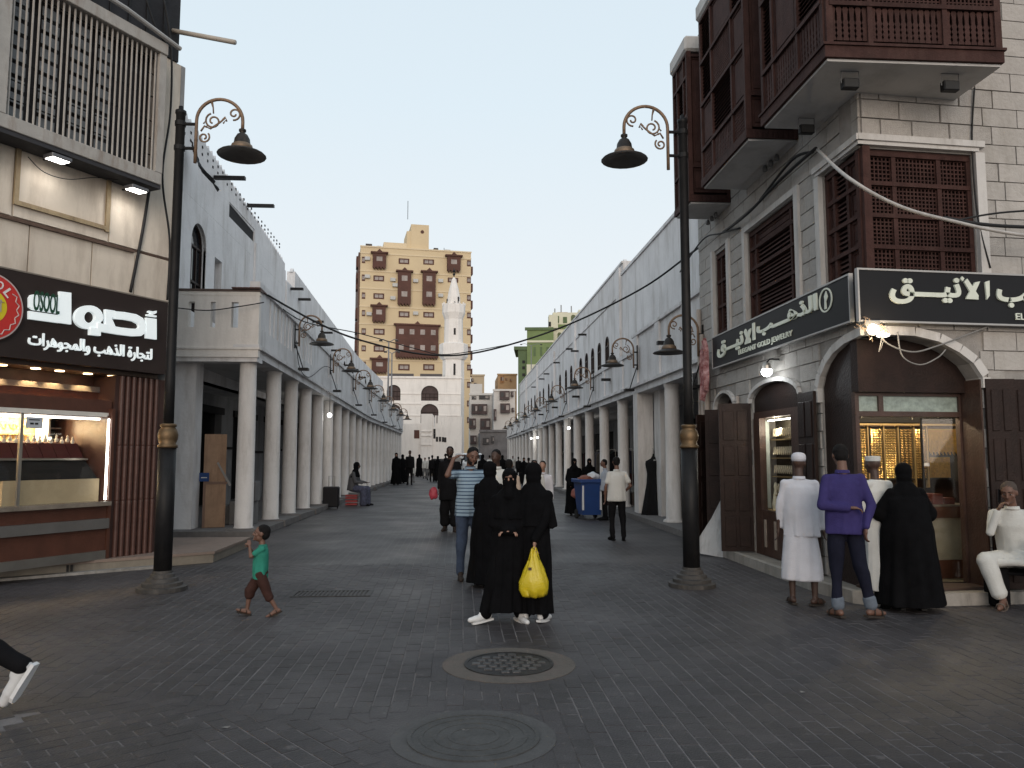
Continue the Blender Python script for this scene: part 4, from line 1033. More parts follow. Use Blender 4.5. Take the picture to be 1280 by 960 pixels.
# every block laid over the joint bed
ub = new(); box(ub, -.5, .5, 0, .026, -.5, .5); bmesh.ops.bevel(ub, geom=list(ub.edges), offset=.012, segments=1, affect='EDGES')
um = bpy.data.meshes.new('stone_block'); bmesh.ops.recalc_face_normals(ub, faces=ub.faces); ub.to_mesh(um); ub.free(); um.materials.append(STONE)
cand = []
def courses(parent, F, x0, x1, ops, key):
    z = .14; r = 0; rs = random.Random(key)
    while z < HL:
        h = .225
        cuts = [(o[0] - .02, o[1] + .02) for o in ops if o[2] < z + h - .02 and o[3] > z + .02]
        x = x0 - (.22 if r % 2 else 0)
        while x < x1:
            L = rs.uniform(.40, .56); a, c = max(x, x0), min(x + L - .012, x1)
            segs = [(a, c)]
            for q0, q1 in cuts:
                ns = []
                for s0, s1_ in segs:
                    if q1 <= s0 or q0 >= s1_: ns.append((s0, s1_)); continue
                    if q0 - s0 > .05: ns.append((s0, q0))
                    if s1_ - q1 > .05: ns.append((q1, s1_))
                segs = ns
            for s0, s1_ in segs:
                P_ = F.w((s0 + s1_) / 2, 0, z + h / 2); vis = P_.z < 1.62 + .62 * (P_.y) + .3 and P_.x / P_.y < .72
                cand.append((0 if vis else 1, P_.length, parent, s0, s1_, z, z + h - .011, rs.uniform(-.004, .004)))
            x += L
        z += h; r += 1
courses(cbld, RB, -6.1, -.0, lops, 11)
courses(front, RF, 0.03, 5.5, fops, 12)
cand.sort(key=lambda q: q[:2])
stuffb = {}
for k, (_, d, parent, a, c, z0, z1, dy) in enumerate(cand):
    if k < 300:
        o = bpy.data.objects.new('stone_block', um); COL.objects.link(o); o.parent = parent
        o.location = ((a + c) / 2, -.012 + dy, (z0 + z1) / 2); o.scale = (c - a, 1, z1 - z0)
    else:
        bb = stuffb.setdefault(parent.name, (new(), parent))[0]
        box(bb, a, c, -.012 + dy, .013, z0, z1)
for bb, parent in stuffb.values(): put('stone_block', bb, STONE, parent, kind='stuff')
b = new(); box(b, -6.1, -.7, .4, 5.5, 5.3, 9.5); put('building_core', b, DARK, cbld)
# trims
TRIM = mat('painted_trim', (.54, .52, .50), .85, .07, 3, .2, 30, dirt=(.2, .17, .14), dirt_amt=.5, dirt_scale=3)
def trim(parent, x0, x1, z0, z1, y=-.05): bx('moulding', TRIM, parent, x0, x1, y, .013, z0, z1)
trim(cbld, -1.06, .05, 5.20, 5.245); trim(cbld, -1.10, .07, 5.247, 5.32, -.075)
trim(front, -.04, 1.50, 5.20, 5.245); trim(front, -.06, 1.56, 5.247, 5.32, -.075)
trim(cbld, -1.10, -.98, 3.3, 5.19); trim(front, 1.45, 1.57, 3.3, 5.19)
trim(cbld, -3.72, -3.61, 3.3, 5.3); trim(cbld, -1.73, -1.60, 3.3, 5.3); trim(cbld, -3.60, -1.74, 5.21, 5.30)
trim(cbld, -5.32, -5.21, 3.3, 5.33); trim(cbld, -4.49, -4.36, 3.3, 5.33)
def archband(parent, pts, w_, y0, y1, m=TRIM, name='arch_moulding'):
    b = new()
    for k in range(len(pts) - 1):
        (xa, za), (xb, zb) = pts[k], pts[k + 1]
        n1 = Vector((-(zb - za), xb - xa)).normalized() * w_
        prism(b, [(xa, za), (xb, zb), (xb + n1.x, zb + n1.y), (xa + n1.x, za + n1.y)], y0, y1)
    return put(name, b, m, parent)
archband(cbld, [(-1.18, 2.30), (-1.18, 2.48), (-1.10, 2.62), (-.95, 2.76), (-.75, 2.87), (-.45, 2.95), (-.06, 2.99)], .10, -.055, .013)
archband(front, [(0.0, 2.99), (.55, 2.98), (.85, 2.92), (1.10, 2.80), (1.27, 2.68), (1.38, 2.52), (1.38, 2.40)], .10, -.055, .013)
archband(cbld, arc_pts(-2.71, 2.45, .91, .26, pi, 0, 12), .06, -.05, .013)
archband(cbld, arc_pts(-4.825, 2.41, .505, .30, pi, 0, 10), .05, -.05, .013)
# ---- wooden screens
def rot_bm(bm, M):
    if M is not None: bmesh.ops.transform(bm, matrix=M, verts=bm.verts)
def pput(name, bm, m, parent, M, **k):
    rot_bm(bm, M); return put(name, bm, m, parent, **k)
def lattice(x0, x1, z0, z1, y, p=.045, t=.016, d=.02):
    b = new(); n = max(2, int((x1 - x0) / p)); k = max(2, int((z1 - z0) / p))
    for i in range(n + 1):
        x = x0 + (x1 - x0) * i / n; box(b, x - t / 2, x + t / 2, y, y + d, z0, z1)
    for i in range(k + 1):
        z = z0 + (z1 - z0) * i / k; box(b, x0, x1, y + .003, y + d + .003, z - t / 2, z + t / 2)
    return b
def teardrop(x0, x1, z0, z1, y, p=.066):
    """turned pickets: pointed slots above small round holes"""
    b = new(); n = max(2, int((x1 - x0) / p)); h = z1 - z0
    for i in range(n + 1):
        x = x0 + (x1 - x0) * i / n; w_ = p * .5
        pr = [(-w_ * .55, 1), (-w_ * .97, .93), (-w_ * .70, .78), (-w_ * .60, .62), (-w_ * .97, .53), (-w_ * .62, .45), (-w_ * .97, .37), (-w_ * .62, .29), (-w_ * .97, .21), (-w_ * .62, .13), (-w_ * .97, .06), (-w_ * .97, 0)]
        pts = [(x + a, z0 + h * c) for a, c in pr] + [(x - a, z0 + h * c) for a, c in reversed(pr)]
        prism(b, pts, y, y + .018)
    return b
def louvres(x0, x1, z0, z1, y, p=.055):
    b = new(); n = int((z1 - z0) / p)
    for i in range(n):
        z = z0 + (z1 - z0) * i / n
        v = [b.verts.new(q) for q in ((x0, y, z), (x1, y, z), (x1, y + .03, z + p * .8), (x0, y + .03, z + p * .8), (x0, y + .008, z - .004), (x1, y + .008, z - .004), (x1, y + .038, z + p * .8 - .004), (x0, y + .038, z + p * .8 - .004))]
        for f in ((0, 1, 2, 3), (7, 6, 5, 4), (0, 4, 5, 1), (3, 2, 6, 7), (0, 3, 7, 4), (1, 5, 6, 2)): b.faces.new([v[q] for q in f])
    return b
def shutterpanel(x0, x1, z0, z1, y):
    b = new(); box(b, x0, x1, y + .012, y + .03, z0, z1); t = .035
    for q in ((x0, x0 + t, z0, z1), (x1 - t, x1, z0, z1), (x0 + t, x1 - t, z0, z0 + t), (x0 + t, x1 - t, z1 - t, z1)): box(b, q[0], q[1], y, y + .012, q[2], q[3])
    box(b, x0 + .07, x1 - .07, y + .002, y + .012, z0 + .07, z1 - .07)
    return b
def face(parent, M, cols, tiers, zb, zt_, y=0.0, post=.055):
    """a lattice-work face: posts at cols, one screen per cell of tiers [(z0,z1,kinds)]"""
    pj = 0
    for i, c in enumerate(cols):
        w_ = post if 0 < i < len(cols) - 1 else post * 1.3
        b = new(); box(b, c - w_ / 2, c + w_ / 2, y - .025, y + .04, zb, zt_); pput('post', b, WOOD, parent, M)
    for z0, z1, kinds in tiers:
        b = new(); box(b, cols[0], cols[-1], y - .035, y + .035, z1 - .0, z1 + .05); pput('rail', b, WOOD, parent, M)
        for i, (a, c) in enumerate(zip(cols, cols[1:])):
            k = kinds[i % len(kinds)]; a_, c_ = a + post / 2, c - post / 2
            if k == 'l': bb, nm = lattice(a_, c_, z0, z1, y), 'lattice_panel'
            elif k == 't': bb, nm = teardrop(a_ + .02, c_ - .02, z0, z1, y), 'picket_panel'
            elif k == 'v': bb, nm = louvres(a_, c_, z0, z1, y), 'louvre_panel'
            elif k == 's': bb, nm = shutterpanel(a_, c_, z0, z1, y), 'shutter'
            else: bb, nm = shutterpanel(a_, c_, z0, z1, y), 'solid_panel'
            pput(nm, bb, WOOD, parent, M)
    b = new(); box(b, cols[0], cols[-1], y + .045, y + .06, zb, zt_); pput('backing', b, WOODV, parent, M)
def bay(x0, x1, z0, z1, proj, tiers_side, name='lattice_bay', end=True, cap=True):
    t = bpy.data.objects.new(name, None); COL.objects.link(t); t.parent = cbld
    n = 4; cols = [x0 + (x1 - x0) * q for q in (0, .27, .72, 1)]
    M = Matrix.Translation((0, -proj, 0))
    face(t, M, cols, tiers_side, z0 + .12, z1)
    # near end turned towards the square
    Me = Matrix.Translation((x1, 0, 0)) @ Matrix.Rotation(pi / 2, 4, 'Z')
    if end:
        face(t, Me, [-proj, -.02], [(z0 + .17, z0 + .6, 's'), (z0 + .65, z1 - .1, 's')], z0 + .12, z1)
    b = new(); box(b, x0 - .02, x1 + .03, -proj - .04, -.014, z0 - .0, z0 + .12); pput('base_moulding', b, WOOD, t, None)
    b = new()
    for k in range(10): box(b, x1 + .031, x1 + .036, -proj + k * proj / 10, -proj + k * proj / 10 + .045, z0 - .002, z0 + .11)
    pput('tongue_board', b, WOOD, t, None)
    b = new(); box(b, x0 + .01, x1 - .0, -proj + .0, -.014, z0 - .03, z0 - .002); pput('underside', b, SOFFIT, t, None)
    if cap:
        b = new(); box(b, x0 - .06, x1 + .06, -proj - .07, -.014, z1, z1 + .28); pput('white_cap', b, TRIM, t, None, bevel=.04)
    for k in range(3):
        b = new(); lathe(b, [(.02, 0), (.035, -.03), (.04, -.07), (.03, -.09)], (x1 - .45 - .22 * k, -.12, z0 - .03), 8); pput('spot_fitting', b, mat('spot_grey', (.13, .13, .13), .5), t, None)
    return t
tb = lambda z: [(z + .17, z + .58, 'ltl'), (z + .63, z + 1.45, 'svs'), (z + 1.5, z + 2.3, 'vlv'), (z + 2.35, z + 2.7, 'sss')]
def tiers(zs, rows): return [(a, b_ - .05, k) for (a, b_), k in zip(zip(zs, zs[1:]), rows)]
bay(-3.55, -1.60, 5.93, 8.72, .7, tiers([6.1, 6.55, 7.3, 8.0, 8.72], ['ltl', 'svs', 'vls', 'vsv']))
bay(-5.15, -4.28, 5.93, 8.60, .7, tiers([6.1, 6.6, 7.5, 8.2, 8.60], ['l', 's', 'v', 's']))
# front corner bay wrapping the corner: side face, front face, soffit
cby = bpy.data.objects.new('lattice_bay', None); COL.objects.link(cby); cby.parent = cbld
pj = .70
face(cby, Matrix.Translation((0, -pj, 0)), [-1.02, -.68, .02, .70 - .06], tiers([6.07, 6.56, 7.5, 8.3, 9.3], ['ttt', 'vsv', 'vlv', 'sss']), 6.03, 9.3)
Mf = Matrix.Translation((.70, 0, 0)) @ Matrix.Rotation(pi / 2, 4, 'Z')
face(cby, Matrix.Translation((.70, 0, 0)) @ Matrix.Rotation(radians(90), 4, 'Z'), [-pj + .03, -.22, .62, 1.22], tiers([6.07, 6.50, 7.1, 8.3, 9.3], ['ttt', 'lll', 'vlv', 'sss']), 6.03, 9.3)
b = new(); box(b, -1.06, .74, -pj - .04, 1.26, 5.86, 6.03)
put('base_moulding', b, WOOD, cby)
b = new(); box(b, -1.08, .76, -pj - .06, 1.28, 5.99, 6.02); put('base_lip', b, WOOD, cby)
b = new(); box(b, -1.03, .70, -pj - .0, 1.24, 5.83, 5.858); put('underside', b, SOFFIT, cby)
face(cby, Matrix.Translation((0, 1.24, 0)) @ Matrix.Rotation(pi, 4, 'Z'), [-.68, -.02], tiers([6.07, 6.5, 7.5, 8.3, 9.3], ['t', 'v', 'v', 's']), 6.03, 9.3)
for k, (x, y) in enumerate(((.50, -.35), (.52, .78), (-.7, -.3))):
    t = thing('floodlight', ['unlit black floodlight under the front corner bay, left of the pair', 'unlit black floodlight under the front corner bay, right of the pair', 'small unlit floodlight under the back end of the front corner bay'][k], 'floodlight', RB.w(x, y, 5.83), RB.th, 'floodlights on the shop fronts')
    b = new(); box(b, -.05, .03, -.09, .09, -.20, -.09); put('housing', b, BLACK, t, bevel=.006)
    b = new(); tube(b, [(0, -.10, -.14), (0, -.10, 0), (0, .10, 0), (0, .10, -.14)], .008, 4); put('yoke', b, mat('spot_grey', (.13, .13, .13), .5), t)
    b = new(); box(b, .03, .034, -.075, .075, -.19, -.10); put('lens', b, mat('dull_lens', (.03, .03, .03), .6), t)
# flush lattice windows
def flush(parent, cols, zs, rows, nm='lattice_window', M=None):
    t = bpy.data.objects.new(nm, None); COL.objects.link(t); t.parent = parent
    face(t, M, cols, tiers(zs, rows), zs[0], zs[-1], .06)
    b = new(); box(b, cols[0] - .02, cols[-1] + .02, .04, .12, zs[-1] - .02, zs[-1] + .04); pput('head_rail', b, WOOD, t, M)
flush(cbld, [-.93, -.74, -.40, -.04], [3.35, 3.72, 4.08, 4.44, 4.80, 5.15], ['svs'] * 5)
flush(front, [.03, .44, 1.02, 1.42], [3.35, 3.70, 4.05, 4.42, 4.80, 5.15], ['lll', 'lll', 'lll', 'lll', 'lll'])
flush(cbld, [-3.58, -3.33, -2.02, -1.76], [3.35, 3.80, 4.20, 4.60, 4.92, 5.16], ['svs', 'svs', 'svs', 'svs', 'sss'])
flush(cbld, [-5.18, -4.95, -4.72, -4.52], [3.35, 3.85, 4.3, 4.75, 5.2], ['svs'] * 4)
# corner post of the corner window
bx('corner_post', WOOD, cbld, -.06, .03, .01, .10, 3.3, 5.19)
# ---- shop front, side
bx('arch_infill', WOODD, cbld, -3.61, -1.81, .05, .10, 2.30, 2.70)
DOORW = mat('old_dark_timber', (0.050, 0.024, 0.017), 0.5, 0.3, 5, 0.3, 40, dirt=(.09, .07, .055), dirt_amt=.35, dirt_scale=4)
bx('door_head', DOORW, cbld, -3.61, -1.81, .03, .12, 2.20, 2.299)
bx('door_post', DOORW, cbld, -3.61, -3.36, .02, .12, .12, 2.199)
bx('door_post', DOORW, cbld, -2.20, -1.81, .02, .12, .12, 2.199)
bx('apron_panel', DOORW, cbld, -3.36, -2.20, .03, .12, .12, .80)
for k in range(3): bx('panel_inlay', mat('worn_wood_inlay', (.30, .24, .19), .7, .3, 8), cbld, -3.28 + k * .38, -3.20 + k * .38, .02, .029, .25, .66)
bx('window_pane', GLASS, cbld, -3.36, -2.20, .06, .068, .80, 2.2)
bx('display_back', mat('dark_display_back', (.035, .03, .022), .8), cbld, -3.62, -1.80, .385, .42, .12, 2.7)
bx('display_floor', CREAM, cbld, -3.6, -2.20, .13, .384, .74, .80)
bx('mirror_strip', mat('pale_mirror', (.42, .46, .44), .3), cbld, -3.57, -3.42, .14, .20, .82, 2.16)
for k in range(4): bx('jewel_shelf', mat('brass_shelf', (.4, .28, .12), .35, metal=.6), cbld, -3.36, -2.40, .20, .384, 1.02 + .28 * k, 1.035 + .28 * k)
b = new(); r8 = random.Random(8)
for k in range(5):
    for j in range(11):
        x = -3.34 + j * .07; z = 1.0 + k * .28 + .2
        tube(b, [(x, .24, z), (x + .012, .225, z - .09), (x + .025, .22, z - .12), (x + .038, .225, z - .09), (x + .05, .24, z)], .006, 4)
put('necklace', b, mat('pale_jewellery', (.6, .52, .38), .35, .3, 30, 0, metal=.2), cbld, kind='stuff')
b = new()
for j, (x, z, h) in enumerate(((-3.28, .80, .42), (-3.02, .80, .30), (-2.75, .80, .36))): lathe(b, [(.05, 0), (.06, h * .2), (.025, h * .7), (.03, h * .85), (.01, h)], (x, .22, z), 10)
put('jewellery_bust', b, mat('cream_bust', (.6, .55, .42), .6), cbld, kind='stuff')
b = new(); tube(b, [(-3.3, .14, 2.16), (-2.25, .14, 2.16)], .012, 6); put('tube_light', b, MATS['tube_glow'], cbld)
plight('shop_light', cbld, (-3.05, .17, 2.05), 12.0, (1, .93, .76), .03)
def door_leaf(parent, x, z0, z1, w_, ang, y=0.0, label=None, M=None):
    """a panelled shutter leaf hinged at x"""
    t = bpy.data.objects.new('door_leaf', None); COL.objects.link(t); t.parent = parent; t.location = (x, y, 0); t.rotation_euler.z = ang
    b = new(); box(b, 0, w_, -.02, .02, z0, z1); put('leaf', b, WOODD, t)
    n = 4; h = (z1 - z0 - .1) / n
    for i in range(n):
        for s_ in (-1, 1):
            for q in (0, 1):
                a = .05 + q * (w_ - .06) / 2
                bb = new(); box(bb, a, a + (w_ - .16) / 2, *(sorted((s_ * .0205, s_ * .032))), z0 + .07 + i * h, z0 + i * h + h - .02); put('raised_panel', bb, WOODD, t, bevel=.006)
    return t
door_leaf(cbld, -5.33, .14, 2.35, .48, radians(-62), -.01)
door_leaf(cbld, -4.32, .14, 2.40, .50, radians(-118), -.01)
door_leaf(cbld, -3.62, .14, 2.45, .50, radians(-100), -.01)
door_leaf(cbld, -1.78, .14, 2.45, .56, radians(-4), -.04)
bx('arch_infill', WOODV, cbld, -5.31, -4.34, .2, .25, .13, 2.68)
# ---- entrance in the corner
b = new(); prism(b, [(-1.175, .03), (-.36, -.0), (-.36, .05), (-1.175, .10)], .12, 2.97, 'z'); put('entrance_side', b, WOODD, cbld)
bx('threshold', mat('threshold_wood', (.06, .035, .025), .6), front, .0, 1.38, .02, .42, .121, .15)
b = new(); box(b, 0.0, 1.379, .22, .36, 2.36, 2.97); put('entrance_head', b, WOODD, front)
bx('door_post', DOORW, front, .0, .05, .30, .37, .12, 2.359); bx('door_post', DOORW, front, 1.335, 1.378, .30, .37, .12, 2.359); bx('jamb_lining', DOORW, front, 1.362, 1.381, -.02, .299, .12, 2.5)
b = new(); box(b, .05, 1.335, .30, .38, 2.08, 2.14); box(b, .05, 1.335, .30, .38, 2.32, 2.359); box(b, .30, .36, .30, .38, 2.14, 2.32); put('transom', b, DOORW, front)
bx('transom_pane', mat('frosted_pane', (.25, .30, .27), .3, .3, 14, .3, 20), front, .05, 1.335, .33, .34, 2.14, 2.32)
# open glass door on the right
t = bpy.data.objects.new('glass_door', None); COL.objects.link(t); t.parent = front; t.location = (1.33, .33, 0); t.rotation_euler.z = radians(168)
b = new(); box(b, 0, .42, -.006, .006, .15, 2.06); put('door_glass', b, GLASS, t)
b = new(); box(b, .0, .42, -.012, .012, .13, .16); box(b, .415, .43, -.012, .012, .13, 2.07); put('door_edge', b, BLACK, t)
b = new(); box(b, .36, .42, -.03, .03, 1.02, 1.06); box(b, .36, .42, -.03, .03, 1.5, 1.54); put('lock', b, STEEL, t)
# interior of the shop: counter, trays, gold hung on the back wall
IN = bpy.data.objects.new('shop_interior', None); COL.objects.link(IN); IN.parent = front
FLOORI = mat('shop_floor', (.22, .19, .13), .4, .1, 3)
BY = 1.45
def IX(px, y=BY): return RF.fx(px, y)
def IZ(px, py, y=BY): return RF.pix(px, py, y)[1]
bx('inner_floor', FLOORI, IN, .42, 3.6, .40, 2.0, .10, .125)
bx('inner_wall', WOODD, IN, .42, 3.6, BY + .05, BY + .1, .12, 2.9)
bx('inner_side', WOODD, IN, 2.6, 2.65, .40, BY, .12, 2.9)
bx('inner_ceiling', DARK, IN, .42, 3.6, .40, 2.0, 2.5, 2.55)
cx0, cx1 = IX(1150, .8), IX(1215, .8)
bx('counter', mat('counter_front', (.30, .27, .2), .5, .15, 6), IN, cx0, cx1, .80, 1.1, .351, .86)
bx('counter_base', REDW, IN, cx0, cx1, .78, 1.12, .125, .35)
bx('counter_band', REDW, IN, cx0 - .02, cx1, .76, 1.14, .861, 1.0)
bx('counter_glass', STEEL, IN, cx0 - .02, cx1, .76, 1.14, 1.001, 1.02)
for k in range(3): bx('cash_tray', mat('tray_red', (.09, .02, .015), .5), IN, cx0 + .16 * k, cx0 + .14 + .16 * k, .82, 1.1, 1.021, 1.10 + .05 * (k % 2))
lab = [(1069, 1084), (1088, 1104), (1106, 1122), (1125, 1142), (1144, 1158), (1161, 1200)]
ZT, ZB = IZ(1130, 534), IZ(1130, 600)
for k, (pa, pb) in enumerate(lab):
    bx('display_board', mat('board_dark', (.03, .028, .022), .8), IN, IX(pa), IX(pb), BY, BY + .049, ZB, ZT)
    bx('board_frame', mat('brass_frame', (.45, .32, .16), .35, metal=.6), IN, IX(pb) + .004, IX(pb) + .02, BY - .02, BY + .049, ZB - .1, ZT + .02)
bx('board_frame', MATS['brass_frame'], IN, IX(1066), IX(1206), BY - .05, BY - .021, ZT + .021, ZT + .045)
b = new(); rj2 = random.Random(4)
for k, (pa, pb) in enumerate(lab[:5]):
    n_ = 4 if k != 3 else 3; a_, c_ = IX(pa) + .01, IX(pb) - .01; st = (c_ - a_) / n_
    for j in range(n_):
        for i in range(20):
            z = ZT - .03 - i * (ZT - ZB - .04) / 20; x = a_ + j * st
            tube(b, [(x, BY - .01, z), (x + st * .4, BY - .022, z - .016), (x + st * .8, BY - .01, z - .006)], .006, 4)
put('bracelet', b, JW, IN, kind='stuff')
b = new(); a_, c_ = IX(1161), IX(1200)
n_ = 26
for j in range(n_):
    x = a_ + (c_ - a_) * j / n_; m_ = (ZT + ZB) / 2
    box(b, x, x + (c_ - a_) / n_ * .6, BY - .02, BY - .01, m_ + .02 - .02 * (j % 3), ZT - .02)
    if j < 17: box(b, x, x + (c_ - a_) / n_ * .5, BY - .02, BY - .01, ZB + .03, m_ - .05)
put('gold_chain', b, mat('bright_gold', (.85, .50, .10), .3, .3, 30, 0, metal=.8), IN, kind='stuff')
bx('velvet_board', mat('black_velvet', (.012, .012, .013), .9), IN, IX(1066), IX(1206), BY, BY + .049, ZT + .06, IZ(1130, 507))
b = new(); zn = (ZT + .06 + IZ(1130, 507)) / 2
for px, s_ in ((1078, .8), (1092, .5), (1108, .5), (1124, .6), (1141, 1.1), (1160, .5), (1174, .7), (1190, .6)):
    x = IX(px); s_ *= .045
    tube(b, [(x - s_, BY - .01, zn + s_), (x - s_ * .6, BY - .02, zn - s_ * .4), (x, BY - .02, zn - s_), (x + s_ * .6, BY - .02, zn - s_ * .4), (x + s_, BY - .01, zn + s_)], .0045, 4)
    bmesh.ops.create_icosphere(b, subdivisions=1, radius=.010, matrix=Matrix.Translation((x, BY - .02, zn - s_ * 1.3)))
put('hung_necklace', b, SV, IN, kind='stuff')
for k, px in enumerate((1080, 1130, 1180)):
    x = IX(px, 1.0)
    b = new(); lathe(b, [(.04, 0), (.035, .02), (.02, .03)], (x, 1.0, 2.46), 10); put('ceiling_spot', b, WARMB, IN)
    plight('spot_light', IN, (x, .98, 2.38), 26.0, (1, .82, .55), .04)
# panelled doors folded open on the front wall
door_leaf(front, 1.40, .14, 2.50, .33, radians(-8), -.05)
door_leaf(front, 1.74, .14, 2.50, .33, radians(-5), -.05)
bx('dark_opening', WOODV, front, 1.73, 2.89, .2, .25, .13, 2.49)
# drain pipes
for k, (x, r) in enumerate(((-5.62, .05), (-5.85, .04), (-6.0, .045))):
    b = new(); tube(b, [(x, -.07, .1), (x, -.07, 3.4 + .5 * k)], r, 8); put('downpipe', b, mat('pale_downpipe', (.36, .31, .27), .7, .15, dirt=(.12, .08, .06), dirt_amt=.6, dirt_scale=5), cbld, smooth=True)
b = new(); tube(b, [(-4.05, -.06, .2), (-4.05, -.06, 2.6)], .03, 6); put('downpipe', b, MATS['pale_downpipe'], cbld, smooth=True)
# ---- the two black sign boards
SB = mat('sign_board_black', (.010, .010, .012), .5, .1, 2, 0)
SE = mat('sign_edge', (.38, .37, .36), .4, .1, 4, 0, metal=.3)
GL = mat('pale_gold_letter', (.55, .57, .50), .35, .12, 3, 0, emit=(.6, .66, .52), estr=.10)
def frame_edge(parent, x0, x1, z0, z1, y, t=.02):
    for q in ((x0 - t, x1 + t, z0 - t, z0), (x0 - t, x1 + t, z1, z1 + t), (x0 - t, x0, z0, z1), (x1, x1 + t, z0, z1)): bx('edge_strip', SE, parent, q[0], q[1], y - .02, y + .03, q[2], q[3])
s1_ = fthing(RB, 'shop_sign', 'black sign board on the side wall with Arabic and English jewelry lettering', 'shop sign')
bx('board', SB, s1_, -5.05, -.13, -.13, -.04, 3.17, 3.70); frame_edge(s1_, -5.05, -.13, 3.17, 3.70, -.12)
SDX = lambda cx, cy: RB.pix(870 + cx / 5.645, 330 + cy / 5.645, -.14)
lettering('arabic_letters', 'الذهـــب', GL, s1_, SDX(430, 450)[0], SDX(858, 300)[0], 3.39, 3.66, -.131, .02, .035, True)
def lamalef(parent, x0, x1, z0, z1, hamza):
    b = new(); P_ = lambda L: [(x0 + (a - 845) / 115 * (x1 - x0), z1 - (c - 155) / 160 * (z1 - z0)) for a, c in L]
    for k, L in enumerate(([(848, 190), (872, 165), (946, 285), (942, 312), (915, 312)], [(925, 190), (962, 182), (905, 300), (868, 312), (862, 298)], [(862, 296), (942, 298), (944, 315), (858, 313)]) + (([(822, 170), (835, 150), (850, 165), (838, 186)],) if hamza else ())): prism(b, P_(L), -.152 - .0007 * k, -.131)
    put('arabic_letters', b, GL, parent)
lettering('arabic_letters', 'نيـــق', GL, s1_, SDX(152, 600)[0], SDX(330, 450)[0], 3.30, 3.60, -.131, .02, .035, True)
lamalef(s1_, SDX(340, 500)[0], SDX(390, 500)[0], 3.36, 3.62, False)
bx('arabic_letters', GL, s1_, SDX(402, 500)[0], SDX(416, 500)[0], -.152, -.131, 3.38, 3.64)
lettering('english_letters', 'ELEGANT GOLD JEWELRY', GL, s1_, SDX(300, 640)[0], SDX(680, 520)[0], 3.215, 3.315, -.131, .012, .012)
cx_, cz_ = SDX(912, 255); rx_ = .17
b = new()
A = [(cx_ + rx_ * cos(2 * pi * k / 28), cz_ + .0 + .15 * sin(2 * pi * k / 28)) for k in range(29)]
for k in range(28):
    q0, q1 = A[k], A[k + 1]; i0 = (cx_ + (q0[0] - cx_) * .88, cz_ + (q0[1] - cz_) * .88); i1 = (cx_ + (q1[0] - cx_) * .88, cz_ + (q1[1] - cz_) * .88)
    prism(b, [q0, q1, i1, i0], -.142, -.131)
prism(b, [(cx_ - .03, cz_ - .11), (cx_ + .02, cz_ - .11), (cx_ + .01, cz_ - .02), (cx_ + .06, cz_ + .03), (cx_ + .02, cz_ + .11), (cx_ - .03, cz_ + .05), (cx_ - .02, cz_ + .01)], -.142, -.131)
put('emblem', b, GL, s1_)
s2_ = fthing(RF, 'shop_sign', 'black sign board on the front wall cut by the right picture edge', 'shop sign')
bx('board', SB, s2_, -.17, 3.6, -.13, -.04, 3.13, 3.70); frame_edge(s2_, -.17, 3.6, 3.13, 3.70, -.12)
FDX = lambda cx, cy: RF.pix(1060 + cx / 5.818, 320 + cy / 5.818, -.14)
lettering('arabic_letters', 'نيـــق', GL, s2_, FDX(303, 340)[0], FDX(820, 300)[0], FDX(500, 352)[1], FDX(500, 150)[1], -.131, .02, .035, True)
lamalef(s2_, FDX(845, 340)[0], FDX(960, 300)[0], FDX(845, 315)[1], FDX(845, 155)[1], True)
b = new(); prism(b, [FDX(992, 190), FDX(1024, 180), FDX(1026, 290), FDX(1006, 318)], -.152, -.131); put('arabic_letters', b, GL, s2_)
xx = FDX(1080, 300)[0]
lettering('arabic_letters', 'الذهـــب', GL, s2_, xx, xx + 1.35, 3.32, 3.66, -.131, .02, .035, True)
xx = FDX(1220, 440)[0]
lettering('english_letters', 'ELEGANT GOLD JEWELRY', GL, s2_, xx, xx + 1.5, FDX(1220, 478)[1], FDX(1220, 415)[1], -.131, .012, .012)
# ---- lamps under the signs
t = thing('flood_lamp', 'bright white lamp on the side wall under the jewelry sign', 'lamp', RB.w(-2.45, -.20, 2.86), RB.th)
b = new(); lathe(b, [(.04, .10), (.06, .06), (.07, 0.0)], n=12); put('lamp_cap', b, STEEL, t)
b = new(); bmesh.ops.create_uvsphere(b, u_segments=14, v_segments=8, radius=.075, matrix=Matrix.Translation((0, 0, -.03))); put('bulb', b, mat('white_bulb', (1, 1, 1), .5, 0, 1, 0, emit=(.95, 1, 1), estr=22), t, smooth=True)
b = new(); tube(b, [(0, .2, .15), (0, .05, .15), (0, 0, .1)], .012, 6); put('arm', b, BLACK, t)
plight('bulb_light', t, (0, -.13, -.05), 7, (.92, .97, 1))
t = thing('flood_lamp', 'warm glaring lamp tangled in wires at the corner between the two signs', 'lamp', RF.w(-.04, -.16, 3.02), RF.th)
b = new(); bmesh.ops.create_uvsphere(b, u_segments=14, v_segments=8, radius=.06); put('bulb', b, mat('warm_bulb', (1, .9, .7), .5, 0, 1, 0, emit=(1, .85, .6), estr=26), t, smooth=True)
b = new(); box(b, -.09, .09, .0, .06, .05, .10); put('lamp_housing', b, STEEL, t)
b = new(); rw = random.Random(9)
for k in range(9):
    pts = [(rw.uniform(-.25, .05), rw.uniform(-.02, .08), rw.uniform(.0, .1))]
    for q in range(5): pts.append((pts[-1][0] + rw.uniform(-.02, .09), rw.uniform(-.03, .08), pts[-1][2] + rw.uniform(-.07, .06)))
    tube(b, pts, .005, 4)
put('wire_tangle', b, mat('tan_wire', (.35, .25, .17), .6), t)
plight('bulb_light', t, (0, -.12, -.02), 7, (1, .78, .5))
t = thing('ceiling_lamp', 'small round white lamp under the front sign, right of the glaring lamp', 'lamp', RF.w(.12, -.10, 2.98), RF.th)
